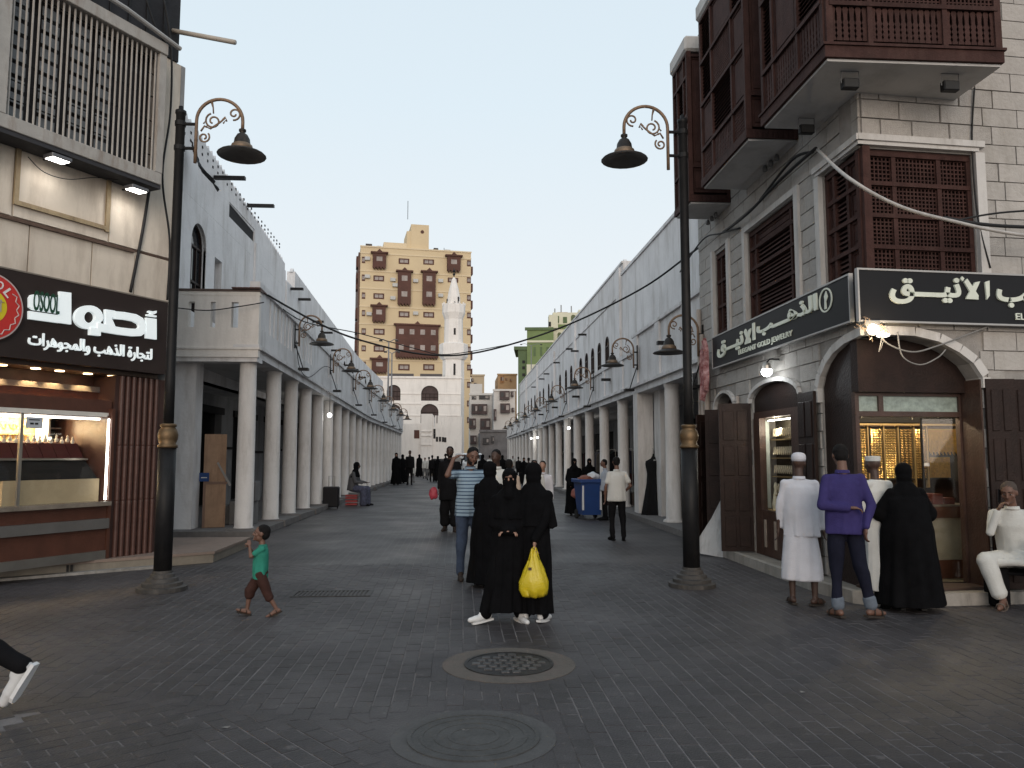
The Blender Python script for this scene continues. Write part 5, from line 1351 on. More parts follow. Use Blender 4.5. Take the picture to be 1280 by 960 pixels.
b = new(); lathe(b, [(.07, 0), (.07, -.02), (.05, -.03)], n=16); put('lamp_disc', b, mat('disc_glow', (1, 1, 1), .5, 0, 1, 0, emit=(1, .95, .85), estr=5), t)
b = new(); tube(b, [(0, .02, 0), (-.03, 0, -.10), (-.06, 0, -.2)], .006, 4); tube(b, [(.02, .02, 0), (.0, 0, -.08), (-.04, 0, -.18)], .004, 4); put('pull_cord', b, CABLEW, t)
# ================================================================== CABLES
def cable(pts, r, label, m=CABLE, name='cable', sag=0.0, n=24):
    if len(pts) == 2:
        a, c = Vector(pts[0]), Vector(pts[1]); P_ = [a.lerp(c, i / n) - Vector((0, 0, sag * 4 * (i / n) * (1 - i / n))) for i in range(n + 1)]
    else:
        P_ = []; V = [Vector(p) for p in pts]
        for i in range(len(V) - 1):
            p0_, p1_, p2_, p3_ = V[max(i - 1, 0)], V[i], V[i + 1], V[min(i + 2, len(V) - 1)]
            for k in range(6):
                t_ = k / 6; P_.append(.5 * ((2 * p1_) + (-p0_ + p2_) * t_ + (2 * p0_ - 5 * p1_ + 4 * p2_ - p3_) * t_ * t_ + (-p0_ + 3 * p1_ - 3 * p2_ + p3_) * t_ ** 3))
        P_.append(V[-1])
    b = new(); tube(b, P_, r, 6)
    return tag(put(name, b, m, None, smooth=True), label, 'cable')
w3 = lambda F, px, py, y: F.w(F.pix(px, py, y)[0], y, F.pix(px, py, y)[1])
cable([w3(RB, 1020, 185, -.1), w3(RB, 975, 225, -.15), w3(RB, 925, 275, -.15), atY(870, 312, 15.5), atY(800, 362, 18), atY(700, 410, 20), atY(600, 440, 20), atY(530, 443, 19.5), atY(450, 425, 18.5), atY(400, 405, 18), atY(345, 375, 17.2), atY(322, 360, 16.6)], .022, 'thick black cable sagging across the whole street between the two buildings')
cable([atY(322, 362, 16.6), atY(340, 375, 18), atY(380, 402, 19), atY(450, 417, 21), atY(520, 436, 23), atY(560, 443, 24), atY(640, 430, 23.5)], .013, 'thinner black cable hanging beside the thick one over the street')
cable([w3(RB, 1022, 187, -.12), w3(RF, 1060, 222, -.75), w3(RF, 1120, 256, -.72), w3(RF, 1185, 275, -.5), w3(RF, 1290, 295, -.5), RF.w(3.6, -.3, 4.15), RF.w(5.0, -.02, 4.6)], .019, 'pale bundled cable drooping in front of the corner lattice window', mat('pale_cable', (.42, .40, .38), .6, .2, 8))
cable([w3(RF, 1180, 272, -.5), w3(RF, 1225, 280, -.45), w3(RF, 1290, 284, -.45), RF.w(3.6, -.25, 4.3), RF.w(5.0, -.02, 4.75)], .02, 'black cable leaving the pale bundle toward the right picture edge')
cable([w3(RF, 1190, 277, -.45), w3(RF, 1235, 268, -.4), w3(RF, 1290, 263, -.4), RF.w(3.6, -.25, 4.6), RF.w(5.0, -.02, 5.0)], .012, 'thin upper cable at the right picture edge beside the lattice window')
cable([w3(RB, 1016, 190, -.05), w3(RB, 990, 200, -.1), w3(RB, 950, 250, -.08)], .02, 'short cable loop tied to the wall above the side lattice window')
cable([w3(RB, 925, 285, -.05), w3(RB, 900, 292, -.1), w3(RB, 878, 300, -.1), atY(850, 340, 16)], .015, 'black cable running back from the side wall toward the arcade')
cable([w3(RF, 1218, 110, -.04), w3(RF, 1215, 180, -.04), w3(RF, 1222, 270, -.04), w3(RF, 1238, 335, -.06)], .010, 'thin black cable running down the front wall beside the lattice window')
cable([w3(RF, 1095, 412, -.12), w3(RF, 1110, 430, -.15), w3(RF, 1140, 440, -.2), w3(RF, 1170, 433, -.15), w3(RF, 1210, 418, -.1), w3(RF, 1235, 408, -.08)], .010, 'pale wire looping under the front sign over the shop door', CABLEW)
cable([w3(RF, 1122, 415, -.12), w3(RF, 1128, 445, -.2), w3(RF, 1150, 456, -.22), w3(RF, 1172, 447, -.2), w3(RF, 1182, 437, -.15)], .008, 'thin dangling wire loop in front of the dark entrance arch', CABLEW)
cable([w3(LS, 190, 215, -.1), w3(LS, 178, 290, -.06), w3(LS, 163, 365, -.05)], .022, 'twisted black cable slanting down the cream panels of the left shop')
cable([w3(LS, 205, 0, -.12), w3(LS, 214, 60, -.12), w3(LS, 213, 140, -.12), w3(LS, 203, 220, -.12), w3(LS, 212, 300, -.1), w3(LS, 209, 375, -.1)], .016, 'black cable bundle down the right corner of the left shop')
cable([w3(LS, 183, 0, -.15), w3(LS, 195, 35, -.15), w3(LS, 212, 60, -.15)], .014, 'short black cable across the dark upper storey of the left shop')
cable([w3(LS, 35, 196, -.2), w3(LS, 55, 215, -.2), w3(LS, 85, 224, -.2), w3(LS, 120, 222, -.2), w3(LS, 160, 226, -.2)], .006, 'thin wire strung between the two lit floodlights')
cable([atY(222, 385, 16.1), atY(260, 388, 16.15), atY(300, 383, 16.1), atY(330, 378, 16.2)], .012, 'black cable stretched across the end balcony of the left arcade')
cable([LA.w(3.5, -.05, 4.5), LA.w(3.9, -.05, 3.9), LA.w(5.2, -.05, 3.75), LA.w(7.5, -.05, 4.3), LA.w(8.9, -.05, 4.4)], .010, 'thin cable looping along the left arcade wall below the lamps')
# red cloth at the end of the side sign
t = thing('red_cloth', 'red patterned cloth hanging at the far end of the side sign', 'cloth', RB.w(-5.35, -.2, 3.1), RB.th)
b = new(); n = 10
for i in range(n):
    for j in range(10):
        def V(i, j): return (-.17 + .34 * i / n + .03 * sin(j), .05 * sin(i * 1.9 + j * .3), .55 - .95 * j / 10 - .1 * sin(i * .6))
        b.faces.new([b.verts.new(V(*q)) for q in ((i, j), (i + 1, j), (i + 1, j + 1), (i, j + 1))])
bmesh.ops.remove_doubles(b, verts=b.verts, dist=1e-4)
put('cloth_sheet', b, mat('red_print', (.30, .02, .02), .9, .5, 12, 0, rgb2=(.35, .22, .22)), t)
# ================================================================== BEIGE TOWER
TW = Frame((-18.06, 140), radians(9))
BEI = mat('beige_render', (0.58, 0.465, 0.30), 0.9, 0.05, .3, 0.0)
BEIL = mat('beige_band', (0.62, 0.51, 0.35), 0.9, 0.05, .3, 0.0)
TBR = mat('tower_brown', (0.085, 0.035, 0.025), 0.8, 0.2, .8, 0.0)
TPANE = mat('tower_pane', (0.20, 0.17, 0.16), 0.3, 0.5, .8, 0.0)
tw = fthing(TW, 'apartment_tower', 'tall beige tower with brown projecting bay windows closing the end of the street', 'tower')
def T5(x, y): return TW.pix(430 + x / 7.385, 270 + y / 7.385, 0)
def T6(x, y): return TW.pix(430 + x / 5.333, 390 + y / 5.333, 0)
xr = TW.fx(587.5); zt_ = TW.pix(520, 311)[1]
def zrow(py): return TW.pix(455, py)[1]
ztop = TW.pix(455, 307)[1]
bx('wall', BEI, tw, 0, xr, 0, 18, 0, ztop)
bx('roof_slab', BEIL, tw, -.1, xr + .1, -.12, -.002, ztop - .25, ztop)
x0, _ = T5(370, 240); x1, z1 = T5(585, 240); bx('roof_parapet', BEIL, tw, x0, x1, 1, 8, ztop, z1)
x0, z1 = T5(585, 125); x1, _ = T5(625, 125); bx('roof_room', BEI, tw, x0, x1 + .002, 1.0, 7, ztop, z1)
x0, z1 = T5(625, 62); x1, _ = T5(790, 62); bx('roof_room', BEI, tw, x0 + .004, x1, .9, 7, ztop, z1)
x, z = T5(728, 135); b = new(); prism(b, [(x + .33 * cos(q * pi / 6), z + .33 * sin(q * pi / 6)) for q in range(12)], .84, .9); put('round_window', b, TBR, tw)
for yy in (348, 512, 672, 838):
    z = T5(320, yy)[1]; bx('string_course', BEIL, tw, -.05, xr + .05, -.09, -.002, z - .12, z + .12)
for yy in (80, 193, 318, 430):
    z = T6(200, yy)[1]; bx('string_course', BEIL, tw, -.05, xr + .05, -.09, -.002, z - .12, z + .12)
tb_m = new(); box(tb_m, -.5, .5, -.06, 0, -.5, .5)
tfm = bpy.data.meshes.new('window'); tb_m.to_mesh(tfm); tb_m.free(); tfm.materials.append(TBR)
tb_m = new(); box(tb_m, -.37, -.03, -.08, -.061, -.27, .27); box(tb_m, .03, .37, -.08, -.061, -.27, .27)
tpm = bpy.data.meshes.new('pane'); tb_m.to_mesh(tpm); tb_m.free(); tpm.materials.append(TPANE)
def twin(a, c):
    (x0, z1), (x1, z0) = a, c
    o = bpy.data.objects.new('window', tfm); COL.objects.link(o); o.parent = tw; o.location = ((x0 + x1) / 2, 0, (z0 + z1) / 2); o.scale = (abs(x1 - x0), 1, abs(z1 - z0))
    p = bpy.data.objects.new('pane', tpm); COL.objects.link(p); p.parent = o
S5 = [(165, 375, 195, 435), (165, 540, 195, 600), (165, 705, 195, 765), (165, 868, 195, 925), (505, 390, 602, 446), (732, 398, 830, 452), (1135, 408, 1172, 465), (1135, 565, 1172, 620), (1135, 728, 1172, 785), (1135, 890, 1172, 945),
      (272, 548, 370, 605), (272, 712, 370, 768), (958, 568, 1054, 616), (505, 878, 604, 938), (732, 885, 832, 940)]
for a in S5: twin(T5(a[0], a[1]), T5(a[2], a[3]))
S6 = [(117, 108, 145, 148), (117, 222, 145, 262), (117, 330, 145, 372), (198, 110, 270, 153), (198, 222, 270, 266), (362, 347, 437, 390), (528, 347, 602, 390), (820, 115, 846, 155), (820, 230, 846, 270), (820, 350, 846, 390), (820, 465, 846, 505), (820, 590, 846, 630), (820, 700, 846, 740)]
for a in S6: twin(T6(a[0], a[1]), T6(a[2], a[3]))
def tbay(a, c, n=1, rows=2):
    (x0, z1), (x1, z0) = a, c
    t = bpy.data.objects.new('bay_window', None); COL.objects.link(t); t.parent = tw
    b = new(); box(b, x0, x1, -.8, -.004, z0, z1); put('bay_box', b, TBR, t)
    b = new(); box(b, x0 - .38, x1 + .38, -1.0, -.004, z1 + .003, z1 + .28); m_ = (x0 + x1) / 2; prism(b, [(m_ - .5, z1 + .284), (m_ + .5, z1 + .284), (m_, z1 + .8)], -.95, -.2); put('bay_roof', b, TBR, t)
    b = new()
    k = max(3, int((x1 - x0) / .5))
    for i in range(k): prism(b, [(x0 + (x1 - x0) * i / k, z0 - .003), (x0 + (x1 - x0) * (i + 1) / k, z0 - .003), (x0 + (x1 - x0) * (i + .5) / k, z0 - .45)], -.78, -.05)
    put('bay_fringe', b, TBR, t)
    for j in range(rows):
        for i in range(n):
            xa = x0 + (x1 - x0) * (i + .28) / n; xb = x0 + (x1 - x0) * (i + .72) / n; za = z0 + (z1 - z0) * (j + .42) / rows; zb = z0 + (z1 - z0) * (j + .75) / rows
            b = new(); box(b, xa, xb, -.83, -.801, za, zb); put('pane', b, TPANE, t)
tbay(T5(265, 350), T5(385, 480), 1, 1); tbay(T5(950, 378), T5(1070, 508), 1, 1); tbay(T5(262, 838), T6(275, 62), 1, 1)
tbay(T5(497, 520), T5(613, 815), 1, 2); tbay(T5(725, 524), T5(840, 818), 1, 2); tbay(T6(345, 90), T6(625, 305), 4, 2); tbay(T6(185, 318), T6(285, 400), 1, 1)
for k, py in enumerate((326, 347, 354, 391, 409, 431, 462)):
    z = zrow(py); bx('side_bay', TBR, tw, -.7, -.004, .8, 3.2, z - 1.0, z + 1.0)
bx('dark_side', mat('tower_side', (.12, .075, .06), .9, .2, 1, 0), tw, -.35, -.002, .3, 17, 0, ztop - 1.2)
for k in range(11):
    z = zrow(330 + 22 * k); bx('side_bay', TBR, tw, xr + .002, xr + .45, .4, 2.0, z - .8, z + .7)
lettering('roof_letters', 'ROLEX', mat('faint_letter', (.36, .29, .18), .8), tw, *[T5(x, 300)[0] for x in (475, 608)], T5(500, 325)[1], T5(500, 292)[1], -.125, .05, .02) if False else None
lettering('roof_letters', 'CORNICHE', mat('faint_letter', (.33, .27, .17), .8), tw, *[T5(x, 300)[0] for x in (475, 608)], T5(500, 325)[1], T5(500, 292)[1], -.125, .05, .02) if False else None
bx('far_block', BEI, tw, 1, xr - 1, -.0, -.0 - .001, 0, .1) if False else None
for k, (px, h) in enumerate(((506, 3.5), (490, 1.2), (553, 1.0))):
    b = new(); x = TW.fx(px, 2); tube(b, [(x, 2, ztop + (6 if k == 0 else 0)), (x, 2, ztop + (6 if k == 0 else 0) + h)], .05, 4); put('antenna', b, BLACK, tw)
# ================================================================== MOSQUE AND MINARET
MW = mat('mosque_white', (0.76, 0.72, 0.68), 0.9, 0.05, .6, 0.1, 8, dirt=(.4, .37, .34), dirt_amt=.35)
MF = Frame((-9.5, 76), radians(2))
ms = fthing(MF, 'mosque', 'white mosque with round arched windows in front of the beige tower', 'mosque')
def M6(x, y): return MF.pix(430 + x / 5.333, 390 + y / 5.333, 0)
xl = 0; xr = M6(780, 500)[0]; zt = M6(500, 442)[1]
aops = []
for a in ((286, 485, 376, 590), (515, 490, 629, 592), (286, 615, 376, 742), (512, 612, 629, 742)):
    (x0, z1), (x1, z0) = M6(a[0], a[1]), M6(a[2], a[3]); aops.append((x0, x1, z0, z1, (x1 - x0) * .46))
x0, z1 = M6(465, 785); x1, z0 = M6(506, 842); aops.append((x0, x1, z0, z1))
b = new(); wall(b, xl, xr, 0, zt, 0, .4, aops); put('wall', b, MW, ms)
bx('parapet_coping', MW, ms, xl, xr + .1, -.12, .5, zt + .002, zt + .18)
for yy in (545, 612, 690, 768):
    z = M6(500, yy)[1]
    segs = [(xl, xr)]
    for o_ in aops:
        if o_[2] < z < o_[3]:
            ns = []
            for s0, s1 in segs:
                if o_[1] < s0 or o_[0] > s1: ns.append((s0, s1)); continue
                if o_[0] > s0: ns.append((s0, o_[0]))
                if o_[1] < s1: ns.append((o_[1], s1))
            segs = ns
    for s0, s1 in segs: bx('string_course', MW, ms, s0, s1, -.06, -.001, z - .05, z + .05)
for k, o_ in enumerate(aops):
    w_ = arch_window(ms, o_[0], o_[1], o_[2], o_[3], o_[4] if len(o_) > 4 else 0, .1, g=mat('brown_screen', (.05, .03, .028), .7, .3, 3), mull=4, trim=MW if len(o_) > 4 else None)
b = new(); box(b, xl, xr, .4, 14, 0, zt - .3); put('mass', b, MW, ms)
for k, (a, c) in enumerate(((290, 462), (506, 655))):
    x0 = M6(a, 440)[0]; x1 = M6(c, 440)[0]; bx('dark_awning', mat('awning_dark', (.08, .07, .07), .8), ms, x0, x1, 1.0, 2.0, zt + .19, zt + .55)
mc = atY(566, 560, 78.5)
mn = thing('minaret', 'slender white minaret with two balconies and a pointed cap beside the mosque', 'minaret', (mc.x, 78.6, 0))
def mz(py): return atY(566, py, 78.6).z
def mr(wpx): return wpx / 2 / 980 * 78.6
N = 12
b = new(); lathe(b, [(mr(28), 0), (mr(27), mz(450))], n=8); put('lower_shaft', b, MW, mn)
b = new(); lathe(b, [(mr(30), mz(450)), (mr(36), mz(446)), (mr(36), mz(431)), (mr(33), mz(430))], n=8); put('balcony', b, MW, mn)
b = new(); lathe(b, [(mr(24), mz(430)), (mr(23), mz(399))], n=N); put('upper_shaft', b, MW, mn)
b = new(); lathe(b, [(mr(23), mz(400)), (mr(29), mz(392)), (mr(29), mz(382)), (mr(26), mz(381))], n=N); put('balcony', b, MW, mn)
b = new()
for k in range(12):
    a = 2 * pi * k / 12; lathe(b, [(.09, mz(382)), (.09, mz(379.5)), (.02, mz(379))], (mr(28) * cos(a), mr(28) * sin(a), 0), 5)
put('balcony_posts', b, MW, mn, kind='stuff')
b = new(); lathe(b, [(mr(16.5), mz(382)), (mr(16), mz(372)), (mr(12), mz(361)), (mr(5), mz(349)), (mr(1.5), mz(346.5))], n=N); put('pointed_cap', b, MW, mn)
b = new(); tube(b, [(0, 0, mz(347)), (0, 0, mz(335))], .05, 5)
for py in (343, 339): bmesh.ops.create_icosphere(b, subdivisions=1, radius=.16, matrix=Matrix.Translation((0, 0, mz(py))))
put('finial', b, BLACK, mn)
for py, dx, h in ((377, -8, 3), (376, 5.5, 4), (380, .5, 2), (416, 1.5, 4), (463, 1.5, 7)):
    r_ = mr(16) if py < 390 else mr(23.5) if py < 440 else mr(27)
    x_ = dx / 980 * 78.6; y_ = -sqrt(max(r_ * r_ - x_ * x_, .01))
    b = new(); box(b, x_ - .1, x_ + .1, y_ - .03, y_ + .3, mz(py + h), mz(py - h)); put('slit_window', b, DARK, mn)
# low white building with slotted parapet in front of the mosque
LB = Frame((-6.0, 66), 0)
def L6(x, y): return LB.pix(430 + x / 5.333, 390 + y / 5.333, 0)
lw = fthing(LB, 'low_building', 'low white building with a slotted parapet in front of the mosque', 'building')
x0 = LB.fx(497); x1 = LB.fx(577); za = L6(450, 740)[1]; zb = L6(640, 770)[1]; zc = L6(640, 690)[1]
bx('wall', MW, lw, x0, L6(515, 700)[0], 0, 6, 0, L6(500, 745)[1])
bx('wall', MW, lw, L6(515, 700)[0] + .002, L6(590, 700)[0], -.25, 6, 0, L6(500, 680)[1])
bx('wall', MW, lw, L6(590, 700)[0] + .002, x1, 0, 6, 0, zb)
n = 6; a = L6(590, 700)[0]; c = L6(690, 700)[0]
for k in range(n):
    bx('parapet_pier', MW, lw, a + (c - a) * k / n, a + (c - a) * (k + .6) / n, 0, .4, zb + .002, zc)
bx('parapet_panel', MW, lw, c, x1, 0, .4, zb + .002, zc - .1)
for yy in (795, 825, 885): z = L6(550, yy)[1]; bx('ledge', MW, lw, L6(516, 700)[0], L6(588, 700)[0], -.33, -.252, z - .04, z + .04)
for xx, yy in ((603, 795), (603, 828), (620, 848), (640, 848), (660, 850), (675, 852)):
    x, z = L6(xx, yy); bx('small_opening', DARK, lw, x - .09, x + .09, -.03, .01, z - .2, z + .2)
x, z = L6(485, 815); bx('shuttered_window', TBR, lw, x - .22, x + .22, -.03, .01, z - .35, z + .35)
# ================================================================== FAR STREET HOUSES
def house(name, label, px0, px1, pyt, Y, m, th=0, depth=10, rows=(), cat='building'):
    a = atY(px0, 570, Y); F = Frame((a.x, Y), th); t = fthing(F, name, label, cat)
    x1 = F.fx(px1); z = F.pix(px0, pyt)[1]
    bx('wall', m, t, 0, x1, 0, depth, 0, z); bx('roof_edge', m, t, -.1, x1 + .1, -.15, .2, z + .002, z + .25)
    return t, F, x1, z
HW = mat('far_white', (.56, .53, .50), .9, .08, .5, 0); HB = mat('far_bay_brown', (.075, .05, .048), .8, .3, 1, 0); HG = mat('far_grey_dark', (.06, .055, .055), .8, .3, 1, 0)
C1 = lambda x, y: (580 + x / 6.4, 460 + y / 6.4)
def rects(t, F, L, m, pr=.5, name='bay_window', frame=True):
    for (xa, ya, xb, yb) in L:
        p0, p1 = C1(xa, ya), C1(xb, yb); x0, z1 = F.pix(*p0); x1, z0 = F.pix(*p1)
        o = bx(name, m, t, x0, x1, -pr, -.004, z0, z1)
        n = max(2, int((x1 - x0) / .7))
        for k in range(n):
            bx('pane', TPANE if k % 2 else HG, o, x0 + (x1 - x0) * (k + .2) / n, x0 + (x1 - x0) * (k + .8) / n, -pr - .03, -pr - .001, z0 + (z1 - z0) * .3, z0 + (z1 - z0) * .8)
t, F, x1, z = house('town_house', 'white old town house with dark wooden balconies right of the mosque', 587, 615, 494, 96, HW)
rects(t, F, [(62, 225, 98, 252), (120, 220, 205, 252)], HG, .1, 'window'); rects(t, F, [(60, 290, 110, 370), (112, 290, 185, 370), (40, 405, 95, 485), (130, 405, 210, 500), (50, 540, 100, 610), (130, 555, 210, 620)], HB)
bx('roof_parapet', HW, t, 0, x1 * .55, 0, .3, z + .26, z + 1.4)
t, F, x1, z = house('town_house', 'white narrow town house with two tall brown bays at the far end', 617, 644, 489, 92, HW)
rects(t, F, [(285, 185, 362, 255), (290, 285, 365, 360), (235, 330, 258, 420), (375, 190, 395, 230), (380, 320, 400, 350)], HB)
t, F, x1, z = house('town_house', 'orange and beige block rising behind the far white houses', 622, 646, 469, 125, mat('far_orange', (.42, .27, .15), .9, .2, .3, 0))
rects(t, F, [(330, 80, 345, 100), (365, 85, 380, 110), (290, 60, 318, 120)], mat('far_ochre', (.32, .16, .07), .9), .15, 'window')
t, F, x1, z = house('town_house', 'small beige block just right of the tower base', 589, 605, 470, 120, mat('far_beige', (.45, .36, .25), .9, .1, .3, 0))
rects(t, F, [(55, 85, 75, 110), (80, 120, 100, 145)], HB, .3, 'window')
t, F, x1, z = house('town_house', 'low shadowed house front at the end of the right arcade', 600, 634, 540, 88, mat('far_dark_wall', (.16, .15, .15), .9, .3, 1, 0))  # dark grey wall colour, tone varied at random
rects(t, F, [(215, 545, 240, 600), (150, 560, 200, 610)], HG, .2, 'window')
# green building
GRN = mat('green_paint', (.16, .215, .085), .85, .12, .4, 0); GRD = mat('green_side', (.09, .13, .06), .85, .2, .5, 0); CRW = mat('cream_white', (.60, .58, .45), .85, .08, .5, 0)
GF = Frame(atY(659, 570, 112).xy, radians(-6))
gb = fthing(GF, 'green_building', 'green painted building with white bands rising behind the right arcade', 'building')
C2 = lambda x, y, F=GF, d=0: F.pix(640 + x / 8, 380 + y / 8, d)
x1 = C2(415, 265)[0]; z = C2(200, 262)[1]
bx('wall', GRN, gb, 0, x1, 0, 10, 0, z)
bx('white_band', CRW, gb, 0, x1, -.1, -.001, C2(200, 385)[1], C2(200, 365)[1])
bx('white_wall', CRW, gb, -.05, x1 * .4, -.15, -.002, 0, C2(200, 605)[1])
bx('roof_edge', GRD, gb, -.3, x1, -.2, .3, z + .002, z + .4)
xs0 = C2(60, 500)[0]; bx('side_wing', GRD, gb, xs0, -.01, .5, 9, 0, C2(90, 455)[1])
bx('wing_eave', GRD, gb, xs0 - .6, .0 - .012, .3, 9, C2(90, 455)[1] + .002, C2(90, 455)[1] + .5)
for yy in (560, 620, 690, 760): bx('wing_window', DARK, gb, xs0 + .6, xs0 + 1.0, .46, .499, C2(90, yy + 30)[1], C2(90, yy)[1])
for xx in (215, 280, 345): bx('window', GRD, gb, C2(xx, 430)[0], C2(xx + 22, 430)[0], -.05, -.001, C2(200, 520)[1], C2(200, 430)[1])
WF = Frame(atY(692, 570, 114).xy, radians(-3))
wb = fthing(WF, 'white_green_building', 'cream and green building with paired arched windows and roof masts', 'building')
D2 = lambda x, y: WF.pix(640 + x / 8, 380 + y / 8, 0)
x1 = D2(755, 100)[0]
bx('wall', CRW, wb, 0, x1, 0, 9, 0, D2(600, 85)[1])
for a in ((590, 108, 636, 168), (655, 108, 702, 168), (455, 285, 495, 350), (515, 285, 555, 350)):
    (x0, z1), (xb, z0) = D2(a[0], a[1]), D2(a[2], a[3]); arch_window(wb, x0, xb, z0, z1, (xb - x0) * .45, -.14, m=GRD, g=mat('olive_pane', (.10, .11, .05), .6))
for a in ((418, 205, 560, 250), (600, 210, 745, 310), (418, 398, 520, 412)):
    (x0, z1), (xb, z0) = D2(a[0], a[1]), D2(a[2], a[3]); bx('green_band', GRN, wb, x0, xb, -.12, -.001, z0, z1)
for a in ((445, 120, 470, 190), (510, 130, 550, 190)):
    (x0, z1), (xb, z0) = D2(a[0], a[1]), D2(a[2], a[3]); bx('window', GRD, wb, x0, xb, -.1, -.001, z0, z1)
(x0, z1), (xb, z0) = D2(365, 120), D2(455, 250); bx('corner_turret', CRW, wb, x0, xb, -1, 1, z0, z1)
bx('turret_opening', DARK, wb, x0 - .05, x0 + .3, -1.05, -.6, z0 + .2, z0 + .9)
(x0, z1), (xb, z0) = D2(455, 75), D2(560, 105); bx('roof_rail', mat('pinkish_roof', (.4, .3, .25), .9), wb, x0, xb, .5, 3, z0, z1)
(x0, z1), (xb, z0) = D2(670, 50), D2(755, 86); bx('roof_tank', CRW, wb, x0, xb, .5, 3, z0, z1)
for xx, yy in ((432, 35), (495, 0), (598, 10)):
    x, z = D2(xx, yy); b = new(); tube(b, [(x, .8, D2(xx, 95)[1]), (x, .8, z)], .09, 5); put('mast', b, mat('mast_grey', (.25, .25, .25), .8), wb)
# closing wall of the far street
t = thing('far_row', 'long pale row of houses closing the view behind the mosque', 'building', (0, 165, 0))
b = new(); box(b, -90, -19, 0, 10, 0, 11); put('wall', b, HW, t)
b = new(); box(b, 4, 60, 0, 10, 0, 9); put('wall', b, HW, t)
# far double street lights
def far_light(px, py, Y, label, w_=14):
    p = atY(px, py, Y); t = thing('street_light', label, 'street light', (p.x, Y, 0), 0, 'tall double armed street lights far down the street')
    b = new(); lathe(b, [(.10, 0), (.05, p.z)], n=8); put('pole', b, mat('galvanised', (.2, .2, .21), .5, metal=.4), t)
    L = w_ / 980 * Y
    for s in (-1, 1):
        b = new(); tube(b, [(0, 0, p.z), (s * L * .6, 0, p.z + .25), (s * L, 0, p.z + .15)], .035, 5); put('arm', b, MATS['galvanised'], t)
        b = new(); box(b, s * L - .25 * s if s > 0 else s * L, s * L if s > 0 else s * L + .25, -.1, .1, p.z + .08, p.z + .18); put('lamp_head', b, BLACK, t)
far_light(486, 428, 60, 'double armed street light against the beige tower, the taller one', 12)
far_light(490, 442, 66, 'double armed street light against the beige tower, the shorter one', 10)
far_light(664, 432, 100, 'double armed street light in front of the green building', 14)
# ================================================================== PARKED CARS, FAR
CARW = mat('white_car_paint', (.62, .62, .62), .25, .03, 3, 0); CARG = mat('car_glass', (.02, .022, .025), .05, .1, 3, 0); TYRE = mat('tyre_rubber', (.02, .02, .02), .9, .1, 3, 0)
def car(px, Y, label, rz=0.0, hgt=1.7):
    p = atY(px, 570, Y); t = thing('parked_car', label, 'car', (p.x, Y, 0), rz, 'white cars at the end of the street')
    b = new(); L, W = 2.3, .93
    side = [(-L, .35), (-L, .95), (-L + .1, 1.05), (-1.25, 1.12), (-.75, hgt - .1), (-.5, hgt), (1.6, hgt), (2.0, hgt - .12), (L, 1.05), (L, .35)]
    rows_ = []
    for x, wv in ((-W, 1), (-W * .97, 1), (W * .97, 1), (W, 1)): pass
    A = [b.verts.new((-W + (.16 if z > 1.2 else 0), y, z)) for y, z in side]; B = [b.verts.new((W - (.16 if z > 1.2 else 0), y, z)) for y, z in side]
    b.faces.new(A); b.faces.new(B[::-1])
    for i in range(len(side)): b.faces.new((A[i], A[(i + 1) % len(side)], B[(i + 1) % len(side)], B[i]))
    put('body', b, CARW, t, bevel=.04)
    b = new(); v = [b.verts.new(q) for q in ((-W + .12, -1.20, 1.17), (W - .12, -1.20, 1.17), (W - .24, -.82, hgt - .14), (-W + .24, -.82, hgt - .14))]; b.faces.new(v); bmesh.ops.translate(b, verts=b.verts, vec=(0, -.03, .02)); put('windscreen', b, CARG, t)
    for s in (-1, 1):
        for ya, yb in ((-.7, .35), (.45, 1.5)):
            b = new(); v = [b.verts.new(q) for q in ((s * (W + .002), ya - (.25 if ya < 0 else 0), 1.14), (s * (W + .002), yb, 1.14), (s * (W - .15), yb, hgt - .13), (s * (W - .15), ya, hgt - .13))]; b.faces.new(v if s < 0 else v[::-1]); put('side_window', b, CARG, t)
        b = new(); box(b, s * .55 - .2, s * .55 + .2, -L - .03, -L, .72, .90); put('headlight', b, mat('headlight', (.5, .5, .5), .1), t)
        for y in (-1.45, 1.45):
            b = new(); lathe(b, [(.20, -.12), (.34, -.12), (.34, .12), (.20, .12)], n=16, cap=False); lathe(b, [(.2, -.10), (.2, .10)], n=10)
            rot_bm(b, Matrix.Translation((s * (W - .1), y, .34)) @ Matrix.Rotation(pi / 2, 4, 'Y')); put('wheel', b, TYRE, t)
    b = new(); box(b, -.5, .5, -L - .03, -L, .5, .68); put('grille', b, TYRE, t)
    return t
car(588, 63, 'white sport utility vehicle parked across the far end, nearest of the white cars', .25, 1.85)
car(575, 68, 'white car parked just left of the nearest white vehicle', .1, 1.6)
car(548, 67, 'white car half hidden by walkers in front of the low white building', .0, 1.65)
car(537, 71, 'white car farthest left beyond the walkers', .0, 1.6)
